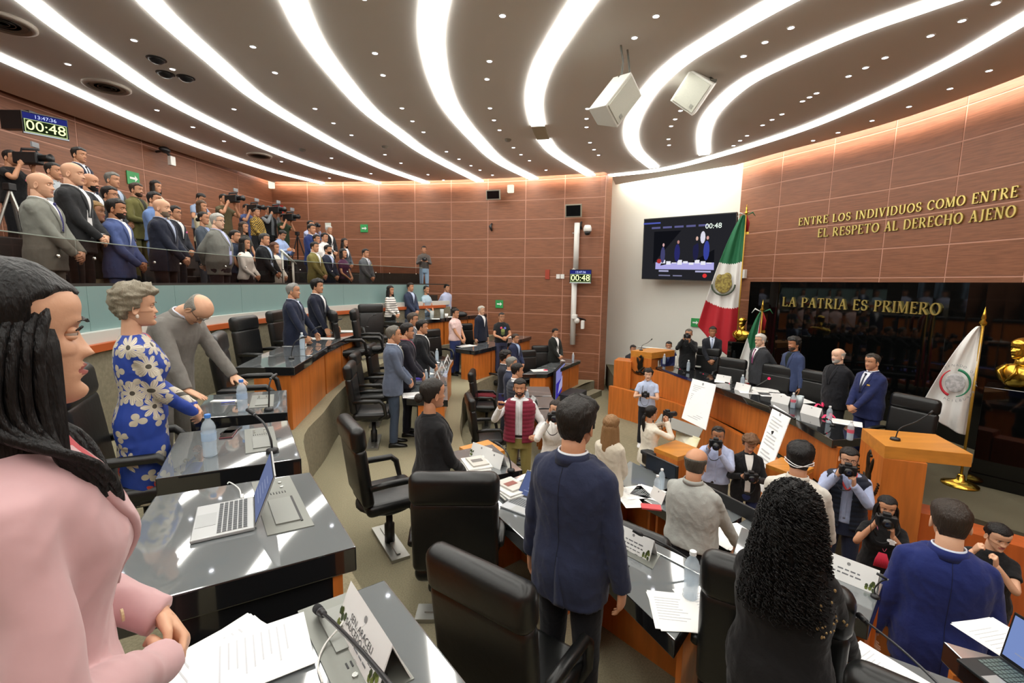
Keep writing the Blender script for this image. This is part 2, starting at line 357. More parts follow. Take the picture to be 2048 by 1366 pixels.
for i in range(0, len(rs) - 4, 5):
    s = [p.copy() for p in rs[i:i + 6]]
    if len(s) < 3: break
    t0 = (s[1] - s[0]).normalized(); s[0] += t0 * .006; band(s, .05, 2.82, 3.3, TEAL, 'panel', par)
band(arc(11.08, -.5, 14.05, n=44), .07, 3.3, 3.33, mat('2A2622', .5), 'cap', par)
GLS = glass((.74, .70, .68), .02, ior=1.10)
rs = resample(arc(11.08, -.5, 13.9, n=60), .25); gi = 0
for i in range(0, len(rs) - 6, 6):
    s = [p.copy() for p in rs[i:i + 7]]; t0 = (s[1] - s[0]).normalized(); t1 = (s[-1] - s[-2]).normalized(); s[0] += t0 * .012; s[-1] -= t1 * .012
    gi += 1; g = band(s, .012, 3.33, 3.78, GLS, 'glass_pane', None, label='smoked glass balustrade pane on the gallery parapet, %s from the left end' % ('first second third fourth fifth sixth seventh eighth ninth tenth eleventh twelfth'.split()[gi - 1]), cat='glass pane', group='glass balustrade panes of the gallery')
    for q in (s[1], s[-2]):
        d = (q - Vector((6.35, 6.8, 0))).normalized()
        obj('clamp', MB().ball((q.x, q.y, 3.6), (.018, .018, .018), 8, 6), [CHROME], g)
    band(s, .016, 3.775, 3.785, mat('8F9C94', .2, 0, 0, 1, .8), 'polished_edge', g)
# handrail at the gallery steps
t = empty('handrail', (0, 0, 0), label='short slanting metal handrail at the gallery steps beside the olive blazer', cat='handrail')
a, b = RC(563, 530, 11.3), RC(592, 543, 11.3)
a.z, b.z = 3.98, 3.72
obj('rail', MB().tube([a, a.lerp(b, .5), b], .028, 10), [mat('C9CDC6', .3, .6)], t, smooth=True)
for q, zb in ((a.lerp(b, .08), 2.6), (a.lerp(b, .8), 2.6)): obj('post', MB().tube([(q.x, q.y, q.z), (q.x, q.y, zb)], .022, 10), [mat('C9CDC6', .3, .6)], t, smooth=True)
# steps between tiers
def steps(p, ang, n, z0, w_, lb, rise=.1625, go=.28):
    for k in range(n):
        mb = MB(); mb.box((0, go * (n - k) / 2 - .0, rise * k + rise / 2), (w_, go * (n - k), rise - .002))
        o = obj('trim_step', mb, [STONE], None, (p[0], p[1], z0), kind='structure'); o.rotation_euler = (0, 0, ang)
steps((-.98, 9.95), math.radians(-80), 3, .35, .95, '')
steps((2.25, 13.35), math.radians(-125), 1, 0, 1.0, '', .175)
steps((-2.4, 10.9), math.radians(-75), 3, 1.0, .9, '')
# ---- dais
DA = V2([(2.63, 11.59), (3.14, 10.88), (3.41, 10.43), (3.66, 10.1), (3.95, 9.1), (4.1, 8.2), (4.2, 7.4), (4.18, 6.5), (4.1, 5.7), (3.95, 5.2)])
dais = empty('dais', (0, 0, 0), kind='structure')
L = [(p.x, p.y) for p in crom(V2([(2.75, 11.7), (3.5, 10.6), (3.85, 10.0), (4.1, 9.0), (4.3, 7.4), (4.2, 5.8), (4.3, 5.2), (5.0, 5.35), (5.4, 5.2), (5.9, 4.5), (6.6, 3.2), (7.0, 1.5)]), 5)]
bm = bmesh.new(); poly = L + [(8.1, 1.4), (8.3, 8), (6.4, 12.95), (3.2, 15.2), (2.9, 12.2)]
vs = [bm.verts.new((*p, .7)) for p in poly]; lo = [bm.verts.new((*p, 0)) for p in poly]; f = bm.faces.new(vs)
bmesh.ops.triangulate(bm, faces=[f])
for i in range(len(poly)): bm.faces.new((vs[i], vs[(i + 1) % len(poly)], lo[(i + 1) % len(poly)], lo[i]))
bmesh.ops.recalc_face_normals(bm, faces=bm.faces[:]); me = bpy.data.meshes.new('floor_dais'); bm.to_mesh(me); me.materials.append(mat('5E5949', .95, 0, .25, 60, .1)); obj('floor_dais', me, kind='structure')
# lower wood plinth and upper wood front, in board sections
plin = crom(V2([(2.58, 11.65), (3.1, 10.93), (3.45, 10.42), (3.75, 9.85), (3.95, 9.0), (4.08, 8.1), (4.12, 7.2), (4.02, 6.2), (3.9, 5.45)]), 6)
plinr = resample(plin, .2)
for i in range(0, len(plinr) - 1, 5):
    s = [p.copy() for p in plinr[i:i + 6]]
    if len(s) < 2: break
    s[0] += (s[1] - s[0]).normalized() * .004
    band(s, .1, 0, .76, ORANGE, 'plinth_board', dais)
upr = resample(crom(V2([(3.3, 10.95), (3.62, 10.35), (3.9, 9.6), (4.1, 8.75), (4.22, 8.1), (4.3, 7.2), (4.25, 6.35), (4.22, 5.6)]), 6), .2)
for i in range(0, len(upr) - 1, 6):
    s = [p.copy() for p in upr[i:i + 7]]
    if len(s) < 2: break
    s[0] += (s[1] - s[0]).normalized() * .004
    band(s, .06, .76, 1.36, ORANGE, 'front_board', dais)
# plinth continuing to the right of the podium
for i, (a, b, h) in enumerate((((4.05, 5.1), (4.75, 4.55), 1.0), ((4.75, 4.55), (5.35, 3.95), .92), ((5.35, 3.95), (5.8, 3.0), .9), ((5.8, 3.0), (6.0, 1.6), .9))):
    band(V2([a, b]), .3, 0, h, mat('B85A26', .35, 0, .02, 2.5, .5, (6, 6, .6), .1, key='cherry2'), 'plinth_board', dais)
# black worktop of the dais table: continuous
def slab(name, front, back, z, th, parent=None, m=None, **k):
    return obj(name, MB().prism([(p[0], p[1]) for p in front] + [(p[0], p[1]) for p in back[::-1]], z - th, z), [m or BLACKG], parent, bevel=.008, **k)
DT = empty('dais_table', (0, 0, 0), label='long black-topped presiding table on the dais with orange wood front', cat='table')
f1 = [(3.48, 10.85), (3.62, 10.35), (3.8, 9.65), (3.93, 8.95)]; b1 = [(4.2, 11.1), (4.35, 10.55), (4.5, 9.8), (4.62, 9.1)]
slab('tabletop', f1, b1, 1.42, .07, DT)
f2 = [(3.9, 8.9), (4.08, 7.95), (4.2, 7.2), (4.2, 6.5), (4.12, 5.62)]; b2 = [(4.7, 9.0), (4.85, 8.1), (4.95, 7.3), (4.95, 6.5), (4.75, 5.75)]
slab('tabletop', f2, b2, 1.45, .11, DT)
# podiums
def emblem(parent, c, nrm, r, m):
    n = Vector(nrm).normalized(); x = Vector((0, 0, 1)).cross(n).normalized(); z = Vector((0, 0, 1)); c = Vector(c)
    mb = MB(); random.seed(3)
    # eagle: body, raised wing, head, tail feathers
    def P(a, b, d=.0): return c + x * a * r + z * b * r + n * d
    def blob(a, b, ra, rb, rot=0, d=.012):
        Rm = Matrix(((x.x, n.x, 0), (x.y, n.y, 0), (0, 0, 1))) @ Matrix.Rotation(rot, 3, 'Y')
        mb.ball(P(a, b, d), (ra * r, .02, rb * r), 10, 6, 0, Rm)
    blob(0, -.1, .3, .5, .2); blob(.12, .35, .18, .55, .25); blob(-.22, .3, .14, .5, -.3); blob(.05, .85, .14, .18); blob(-.12, .8, .1, .07, .2)
    for k in range(7): blob(.3 - k * .05, -.35 - .06 * k, .07, .3, .9 - .3 * k)
    for k in range(9): blob(-.35 + .09 * k, -.75 - .05 * math.sin(k), .09, .13, random.random())
    o = obj('eagle', mb, [m], parent, smooth=True)
    rb = MB()
    for k in range(22):
        a = PI * (1.05 + .9 * k / 21) if k % 2 == 0 else PI * (1.05 + .9 * k / 21)
        Rm = Matrix(((x.x, n.x, 0), (x.y, n.y, 0), (0, 0, 1)))
        q = P(1.12 * math.cos(a), 1.05 * math.sin(a) + .05, .006)
        rb.box(q, (.07 * r, .012, .16 * r), M=Rm.to_4x4() @ Matrix.Rotation(a + PI / 2, 4, 'Y') if False else Rm.to_4x4() @ Matrix.Rotation(-(a - 1.5 * PI), 4, 'Y'))
    obj('lettering', rb, [m], parent)
DARKM = mat('2B261E', .35, .7)
def podium(corners, z0, z1, shelf, lb, em, top=True, th=.14):
    t = empty('podium', (0, 0, 0), label=lb, cat='podium')
    obj('body', MB().prism(corners, z0, z1 - th), [ORANGE], t, bevel=.004)
    obj('top', MB().prism(shelf, z1 - th, z1), [mat('C98534', .35, 0, .02, 2.5, .5, (.6, 6, 6), .1, key='podtop')], t, bevel=.004)
    a, b = Vector((*corners[0], 0)), Vector((*corners[1], 0)); mid = (a + b) / 2; nn = Vector((b.y - a.y, a.x - b.x, 0)).normalized()
    if em: emblem(t, (mid.x + nn.x * .012, mid.y + nn.y * .012, em[0]), nn * em[2], em[1], DARKM)
    return t
PR = podium([(4.27, 5.36), (4.05, 4.74), (4.4, 4.6), (4.66, 5.2)], 0, 1.7, [(4.27, 5.36), (4.05, 4.74), (4.78, 4.52), (4.98, 5.16)], 'large orange wood podium with dark eagle emblem at the right of the dais', (1.27, .26, -1))
PL = podium([(3.07, 11.62), (3.5, 11.25), (3.75, 11.5), (3.3, 11.9)], 0, 1.7, [(3.07, 11.62), (3.5, 11.25), (4.25, 11.75), (3.8, 12.2)], 'far orange wood podium with dark eagle emblem at the left of the dais', (1.36, .25, 1), th=.16)
obj('desk_wing', MB().prism([(2.68, 11.75), (3.06, 11.5), (3.3, 11.95), (2.9, 12.2)], .7, 1.42), [ORANGE], PL, bevel=.004)
# black marble panel on the right wall
mp = offs(resample([p for p in RIGHTW if 4.8 < p.y < 12.4], .3), .16)
MPn = empty('trim_marble_panel', (0, 0, 0), kind='structure')
for i in range(0, len(mp) - 1, 4):
    s = [p.copy() for p in mp[i:i + 5]]
    if len(s) < 2: break
    s[0] += (s[1] - s[0]).normalized() * .003
    band(s, .22, .7, 3.5, MARBLE, 'slab', MPn)
# white wall details: TV
def quadbox(name, tl, tr, br, bl, th, m, parent=None, **k):
    tl, tr, br, bl = map(Vector, (tl, tr, br, bl)); n = (tr - tl).cross(bl - tl).normalized()
    if n.dot(Vector((0, 0, CZ)) - tl) < 0: n = -n
    mb = MB(); f = [tl, tr, br, bl]; b = [p - n * th for p in f]
    mb.loft([f, b]); return obj(name, mb, [m], parent, **k)
# ================================================================ PEOPLE
def smooth(a, b, x): t = min(max((x - a) / (b - a), 0), 1); return t * t * (3 - 2 * t)
HZ = [-.118, -.112, -.10, -.085, -.065, -.045, -.025, 0, .03, .06, .085, .105, .118, .125]
HA = [.012, .026, .040, .051, .059, .064, .068, .072, .0765, .077, .069, .051, .030, .004]
HF = [.066, .078, .083, .083, .085, .085, .083, .082, .089, .091, .078, .054, .028, .0]
HB = [-.045, -.03, -.008, .02, .055, .078, .09, .098, .106, .104, .090, .066, .038, .004]
def skull(z, th, sex='m', jaw=1.):
    a, f, b = cr(HZ, HA, z), cr(HZ, HF, z), cr(HZ, HB, z)
    if z < -.03: a *= (.93 if sex == 'f' else 1.0) * (1 + (jaw - 1) * smooth(-.02, -.07, z))
    c, s = math.cos(th), math.sin(th)
    x = a * math.copysign(abs(c)**.92, c)
    if s >= 0: y = f * abs(s)**.85
    else: y = -b * abs(s)**.9
    if b < .03 and s < 0: y = -b * abs(s)  # jaw underside
    return x, y
G2 = lambda x, z, x0, z0, sx, sz: math.exp(-((x - x0) / sx)**2 - ((z - z0) / sz)**2)
def head_mesh(sex='m', jaw=1., hi=1.):
    zs = [-.117 + .242 * k / int(40 * hi) for k in range(int(40 * hi))] + [.1235, .125]; N = int(48 * hi)
    # dense angles at the front
    ths = [2 * PI * k / N for k in range(N)]; ths = [t - .28 * math.sin(2 * (t - PI / 2)) * (1 if 0 < t < PI else 0) for t in ths]
    ths = sorted(ths); V = []; F = []; MI = []
    nl = 1.0 if sex == 'm' else .72
    for z in zs:
        for th in ths:
            x, y = skull(z, th, sex, jaw); s = math.sin(th)
            if s > 0:
                w_ = smooth(0, .35, s); X = abs(x)
                # nose
                nz = max(0, min(1, (.018 - z) / .052)) if z > -.034 else max(0, 1 - (-.034 - z) / .010)
                y += w_ * .027 * nl * (nz**1.15) * math.exp(-(x / (.0095 + .006 * nz))**2)
                y += w_ * .010 * G2(X, z, .0145, -.030, .007, .008)      # nostril wings
                y -= w_ * .013 * G2(X, z, .031, .006, .016, .011)        # eye sockets
                y += w_ * .005 * G2(X, z, .028, .026, .022, .007) * (1 if sex == 'm' else .6)
                y += w_ * .005 * G2(X, z, .042, -.02, .018, .018)        # cheekbones
                y += w_ * .0065 * G2(x, z, 0, -.053, .021, .0045)        # upper lip
                y += w_ * .0075 * G2(x, z, 0, -.0655, .019, .005)         # lower lip
                y -= w_ * .004 * G2(x, z, 0, -.0592, .022, .0022)
                y -= w_ * .004 * G2(x, z, 0, -.079, .022, .006)
                y += w_ * .007 * G2(x, z, 0, -.098, .018, .012)          # chin
            V.append((x, y, z))
    n = len(ths); rows = len(zs)
    for i in range(rows - 1):
        for j in range(n):
            q = (i * n + j, i * n + (j + 1) % n, (i + 1) * n + (j + 1) % n, (i + 1) * n + j); F.append(q)
            cx, cy, cz = [sum(V[k][d] for k in q) / 4 for d in range(3)]; X = abs(cx); m = 0
            if cy > .05 and (X / .0255)**1.6 + abs((cz + .0595) / .0125)**2 < 1: m = 1
            elif cy > .03 and X < .075 and (cz < -.072 or (-.048 < cz < -.040 and X < .026) or (X > .022 and cz < -.05)) : m = 2
            elif cy > .0 and cz < -.07: m = 2
            if m == 0 and hairzone(cx, cy, cz - .007) > .5: m = 3
            MI.append(m)
    F += [tuple(range(n))[::-1], tuple(range((rows - 1) * n, rows * n))]; MI += [0, 3]
    return V, F, MI
def hairline(th, st='short'):
    s = math.sin(th)
    if st in ('short', 'wavy', 'sleek', 'long', 'curly', 'bun'):
        fr = .074 - .008 * smooth(.85, 1, s) if st != 'sleek' else .078
        if s > .75: return fr
        if s > .3: return fr - .012 * (1 - smooth(.3, .75, s))
        if s > -.05: return .054 - (.054 + {'short': .012, 'wavy': .004, 'sleek': -.012}.get(st, .03)) * (1 - smooth(.12, .3, s))
        return -.02 - .045 * smooth(.35, .8, -s)
    return 0
def hairzone(x, y, z, st='short'):
    th = math.atan2(y, x); return smooth(-.006, .006, z - hairline(th, st))
def hair_shell(st='short', T=.014, sd=1, recede=0):
    rng = random.Random(sd); zs = [-.10 + .225 * k / 38 for k in range(38)] + [.1235, .125]; N = 56; V = []; F = []
    for z in zs:
        for k in range(N):
            th = 2 * PI * k / N; x, y = skull(z, th); s = math.sin(th)
            if st == 'fringe':
                m = smooth(-.07, -.05, z) * (1 - smooth(.045, .068, z + .012 * s)) * (1 - smooth(.05, .28, s)); m *= smooth(-.012, .01, z - (-.062 if s < -.15 else -.01))
            elif st == 'crown':   # thin on top
                m = smooth(-.006, .006, z - hairline(th)) * (1 - smooth(.08, .1, z) * smooth(-.5, .2, s) * .9)
            else:
                m = smooth(-.008, .006, z - hairline(th, st) - recede * .03 * smooth(.3, .9, s))
            n = Vector((x / .0055, y / .010, (z - .01) / .013)).normalized()
            nn = noise.noise(Vector((x * 45, y * 45, z * 25 + sd))) * .35 + noise.noise(Vector((x * 130, y * 130, z * 40 + sd))) * .25
            t_ = T * (.75 + .35 * smooth(.0, .1, z)) * (1 + nn)
            if st == 'wavy': t_ *= 1 + .6 * noise.noise(Vector((x * 30, y * 30, z * 60 + sd * 3)))
            if st in ('long', 'sleek') and s > .2: t_ *= 1 - .6 * smooth(.2, .8, s) * (1 - smooth(.09, .12, z))
            if st == 'short' and s > .3: t_ *= 1.15 + .2 * smooth(.05, .1, z)
            off = -.016 + (t_ + .016) * m
            V.append((x + n.x * off, y + n.y * off, z + n.z * off))
    rows = len(zs)
    for i in range(rows - 1):
        for j in range(N): F.append((i * N + j, i * N + (j + 1) % N, (i + 1) * N + (j + 1) % N, (i + 1) * N + j))
    F += [tuple(range(N))[::-1], tuple(range((rows - 1) * N, rows * N))]
    return V, F
HAIRC = {}
def curtain(mb, z0, z1, w0, w1, d0, d1, th=.03, open_=50, sd=0, wav=.006, back=0, ycen=-.015):
    """hair hanging round the back and sides: closed crescent rings"""
    rings = []; n = 26; L = 22
    for i in range(L + 1):
        v = i / L; z = z0 + (z1 - z0) * v; tp_ = 1 - .14 * (1 - smooth(0, .16, v)); a = (w0 + (w1 - w0) * v) * tp_; b = (d0 + (d1 - d0) * v) * tp_
        o = math.radians(open_) * (1 - .0 * v); out, inn = [], []
        tk = th * (1 - .75 * v**3)
        for k in range(n + 1):
            q = PI / 2 + o + (2 * PI - 2 * o) * k / n
            nz = wav * (noise.noise(Vector((q * 5, z * 6, sd))) + .6 * noise.noise(Vector((q * 14, z * 2.5, sd + 5))))
            e = 1 - .55 * (abs(k / n - .5) * 2)**6
            out.append((math.cos(q) * (a + nz), ycen + back * v + math.sin(q) * (b + nz), z)); inn.append((math.cos(q) * (a - tk * e), ycen + back * v + math.sin(q) * (b - tk * e), z))
        rings.append(out + inn[::-1])
    mb.loft(rings); return mb
def hair_mesh(st, sd=0):
    k = (st, sd)
    if k in HAIRC: return HAIRC[k]
    mb = MB(); rng = random.Random(sd)
    base = {'short': ('short', .010), 'crop': ('short', .005), 'thick': ('short', .019), 'fringe': ('fringe', .009), 'crown': ('crown', .010), 'recede': ('short', .010), 'long': ('long', .016), 'longstraight': ('long', .009), 'bun': ('sleek', .009), 'pony': ('sleek', .010), 'curly': ('long', .026), 'wavy': ('wavy', .03), 'bob': ('long', .018)}[st]
    V, F = hair_shell(base[0], base[1], sd + 1, recede=1 if st == 'recede' else 0); mb.add(V, F)
    if st == 'long': curtain(mb, .045, -.30, .086, .12, .112, .12, .03, 62, sd, .012)
    if st == 'longstraight':
        curtain(mb, .06, -.40, .086, .10, .112, .105, .03, 50, sd, .006)
        for s_ in (-1, 1):
            for k_ in range(5): mb.tube(crom([(s_ * .066, .045 - .012 * k_, .05), (s_ * (.087 + .003 * k_), .03 - .014 * k_, -.02), (s_ * (.09 + .004 * k_), .028 - .014 * k_, -.12), (s_ * (.10 + .004 * k_), .045 + .008 * k_, -.20), (s_ * (.09 - .006 * k_), .085 + .006 * k_, -.30), (s_ * (.08 - .01 * k_), .10, -.37 - .01 * k_)], 5), [.005] + [.0085] * 19 + [.007, .006, .005, .004, .002, .001], 7)
    if st == 'bob': curtain(mb, .04, -.13, .09, .095, .115, .10, .03, 60, sd, .008)
    if st == 'bun': mb.ball((0, -.125, -.02), (.04, .035, .04), 16, 10)
    if st == 'pony': mb.ball((0, -.12, -.01), (.025, .025, .03), 12, 8); mb.tube(crom([(0, -.12, -.02), (0, -.15, -.08), (0, -.14, -.2), (0, -.12, -.32)], 4), [.022, .024, .027, .03, .03, .03, .03, .03, .028, .026, .024, .018, .01], 10)
    if st == 'curly':
        curtain(mb, .05, -.36, .10, .17, .13, .16, .05, 58, sd, .02)
        for k_ in range(1500):
            q = rng.uniform(math.radians(62), math.radians(418)); zt = rng.uniform(.0, .165) if rng.random() < .5 else rng.uniform(-.33, .05)
            fr = max(0, min(1, (.05 - zt) / .41))
            if zt > .05: a, b = .105 * math.sqrt(max(.05, 1 - ((zt - .05) / .115)**2)), .13 * math.sqrt(max(.05, 1 - ((zt - .05) / .115)**2))
            else: a, b = .10 + .07 * fr + .012, .13 + .03 * fr + .012
            if zt < .05 and math.sin(q) > .75: q += PI
            p = Vector((a * math.cos(q), -.015 + b * math.sin(q), zt)); out = Vector((math.cos(q), math.sin(q), .15)); tg = Vector((-math.sin(q), math.cos(q), 0))
            r = rng.uniform(.006, .011); L = rng.uniform(.05, .10); ph = rng.random() * 6; tr = rng.uniform(2, 3.5); pts = []
            for i in range(13):
                u = i / 12; an = ph + u * tr * 2 * PI
                pts.append(p + out * (r * math.cos(an) + .008 * math.sin(u * PI) + rng.uniform(-.0015, .0015)) + tg * (r * math.sin(an)) + Vector((0, 0, -L * u)))
            mb.tube(pts, [.0012] + [.0024] * 11 + [.0008], 3)
    me = mb.mesh(True, [], 'hair'); HAIRC[k] = me; return me
def evalmesh(me, mods):
    o = bpy.data.objects.new('t', me); COL.objects.link(o)
    for ty, kw in mods:
        m = o.modifiers.new('m', ty)
        for a, b in kw.items(): setattr(m, a, b)
    dg = bpy.context.evaluated_depsgraph_get(); n = bpy.data.meshes.new_from_object(o.evaluated_get(dg)); bpy.data.objects.remove(o); return n
def remesh(mb, vox, sm=3, disp=None, dec=None):
    mods = [('REMESH', dict(mode='VOXEL', voxel_size=vox, use_smooth_shade=True)), ('SMOOTH', dict(iterations=sm, factor=.6))]
    if dec: mods.append(('DECIMATE', dict(ratio=dec)))
    me = evalmesh(mb.mesh(), mods); me.materials.clear()
    if disp:
        nv = len(me.vertices); co = np.empty(nv * 3); me.vertices.foreach_get('co', co); co = co.reshape(-1, 3)
        no = np.empty(nv * 3); me.vertices.foreach_get('normal', no); no = no.reshape(-1, 3)
        s = disp[1]; d = np.array([noise.noise(Vector((c[0] * s, c[1] * s, c[2] * s * .55 + 3.1))) * .6 + (1 - 2 * abs(noise.noise(Vector((c[0] * s * 1.7 + c[2] * 6, c[1] * s * 1.7 - c[2] * 4, c[2] * s))))) * .4 - .15 for c in co])
        co += no * (d * disp[0])[:, None]; me.vertices.foreach_set('co', co.ravel()); me.update()
    me.polygons.foreach_set('use_smooth', [True] * len(me.polygons)); return me
HANDS = {}
def hand_mesh(kind):
    """right hand: fingers along -z, palm facing -x (towards the body), thumb forward (+y)"""
    if kind in HANDS: return HANDS[kind]
    curl = {'relax': .35, 'grip': 1.05, 'flat': .08, 'clasp': .62}[kind]; mb = MB()
    mb.loft([[(x0 + a * math.cos(q), y0 + b * math.sin(q), z) for q in [2 * PI * k / 14 for k in range(14)]] for z, a, b, x0, y0 in ((.03, .021, .027, 0, 0), (0, .020, .029, 0, 0), (-.03, .019, .038, 0, .002), (-.06, .0165, .042, 0, .001), (-.09, .0145, .042, 0, 0), (-.098, .008, .036, 0, 0))])
    for k, (y, L, r, sp) in enumerate(((.031, .070, .0088, .10), (.0105, .078, .009, .03), (-.0105, .072, .0087, -.03), (-.030, .057, .0078, -.11))):
        p = Vector((0, y, -.086)); d = Vector((0, math.sin(sp), -math.cos(sp))); pts = [p - d * .03, p]; ang = 0
        for seg in (.46, .30, .24):
            ang += curl * (1.0 if seg > .4 else 1.05); dd = Vector((-math.sin(ang), d.y * math.cos(ang), -math.cos(ang) * abs(d.z))).normalized(); pts.append(pts[-1] + dd * L * seg)
        mb.tube(pts, [r * 1.05, r * 1.1, r, r * .92, r * .7], 8)
    th = [Vector((-.004, .024, -.012)), Vector((-.014, .044, -.040)), Vector((-.022, .056, -.066)), Vector((-.030 - .012 * curl, .056 - .012 * curl, -.092))]
    mb.tube(th, [.015, .0135, .0105, .0078], 8)
    me = remesh(mb, .0042, 2, None, .45); v = np.empty(len(me.vertices) * 3); me.vertices.foreach_get('co', v)
    HANDS[kind] = ([tuple(c) for c in v.reshape(-1, 3)], [tuple(p.vertices) for p in me.polygons]); return HANDS[kind]
# poses: right wrist, left wrist (body frame: x = own right, y forward, z up for a 1.75 m body), fingers dir, palm side, hand kind, elbow pole
POSES = {
 'clasp': dict(R=(.055, .235, .93), L=(-.06, .245, .95), fR=(-.8, .25, -.5), fL=(.8, .3, -.5), hk='clasp', pole=(.75, -.55, -.35)),
 'claspup': dict(R=(.06, .25, 1.05), L=(-.06, .26, 1.07), fR=(-.85, .3, -.3), fL=(.85, .3, -.3), hk='clasp', pole=(.8, -.5, -.35)),
 'down': dict(R=(.26, .03, .84), L=(-.26, .03, .84), fR=(-.05, .12, -1), fL=(.05, .12, -1), hk='relax', pole=(.5, -1, 0)),
 'behind': dict(R=(.05, -.2, .93), L=(-.05, -.22, .95), fR=(-.7, -.1, -.6), fL=(.7, -.1, -.6), hk='clasp', pole=(1, -.7, 0)),
 'camera': dict(R=(.115, .24, 1.50), L=(-.03, .30, 1.45), fR=(-.35, .3, .9), fL=(.1, .3, .95), hk='grip', pole=(.6, .1, -1)),
 'camlow': dict(R=(.11, .30, 1.22), L=(-.07, .33, 1.2), fR=(-.6, .6, .1), fL=(.5, .7, .1), hk='grip', pole=(.6, -.2, -1)),
 'phone': dict(R=(.24, .30, 1.42), L=(-.22, .20, 1.02), fR=(-.1, .1, 1), fL=(.2, .8, .1), hk='grip', pole=(.6, -.1, -1)),
 'lean': dict(R=(.24, .36, .84), L=(-.22, .42, .84), fR=(-.2, .7, -.4), fL=(.2, .8, -.4), hk='flat', pole=(.5, -1, 0), lean=.55, hp=-.6),
 'desk': dict(R=(.24, .25, .88), L=(-.24, .25, .88), fR=(-.1, .4, -.9), fL=(.1, .4, -.9), hk='relax', pole=(.5, -1, 0)),
 'reach': dict(R=(.10, .10, 1.72), L=(-.05, .30, 1.55), fR=(-.5, .5, .3), fL=(.2, .5, .6), hk='grip', pole=(1, .2, -.2)),
 'near': dict(R=(.05, .17, .98), L=(-.07, .19, 1.0), fR=(-.8, .25, -.5), fL=(.8, .3, -.5), hk='clasp', pole=(.9, -.5, -.35)),
 'sit': dict(R=(.16, .28, .98), L=(-.16, .28, .98), fR=(-.3, .8, -.2), fL=(.3, .8, -.2), hk='relax', pole=(.7, -.8, -.4)),
}
TORSO = {'m': [(.74, .176, .116, .126), (.80, .178, .118, .128), (.88, .182, .118, .135), (.96, .178, .116, .128), (1.04, .168, .115, .112), (1.12, .163, .114, .104), (1.20, .170, .118, .108), (1.28, .180, .124, .116), (1.36, .186, .122, .118), (1.41, .172, .106, .104), (1.445, .138, .082, .086), (1.47, .100, .066, .072), (1.49, .072, .054, .062)],
         'f': [(.74, .172, .108, .126), (.80, .172, .108, .128), (.88, .178, .110, .135), (.96, .170, .108, .125), (1.04, .148, .100, .098), (1.12, .138, .098, .088), (1.20, .146, .115, .094), (1.26, .154, .138, .100), (1.33, .158, .122, .102), (1.40, .145, .092, .092), (1.435, .105, .068, .072), (1.47, .062, .048, .056)]}
def ik(a, b, l1, l2, pole):
    d = b - a; L = min(d.length, (l1 + l2) * .999); d = d.normalized() if d.length else Vector((0, 0, -1))
    x = (l1 * l1 - l2 * l2 + L * L) / (2 * L); h = math.sqrt(max(0, l1 * l1 - x * x)); p = Vector(pole); p = (p - d * p.dot(d)).normalized()
    return a + d * x + p * h, a + d * L
def bendf(lean):
    def f(v):
        v = Vector(v)
        if not lean: return v
        z0, z1 = .92, 1.38
        if v.z <= z0: return v
        n = 12; c = Vector((0, 0, z0)); top = min(v.z, z1); ang = 0
        for i in range(n):
            zz = z0 + (top - z0) * (i + .5) / n; ang = lean * (zz - z0) / (z1 - z0); dz = (top - z0) / n; c = c + Vector((0, math.sin(ang) * dz, math.cos(ang) * dz))
        ang = lean * (top - z0) / (z1 - z0); up = Vector((0, math.sin(ang), math.cos(ang))); fw = Vector((0, math.cos(ang), -math.sin(ang)))
        return c + up * (v.z - top) + fw * v.y + Vector((v.x, 0, 0))
    return f
FIGS = {}
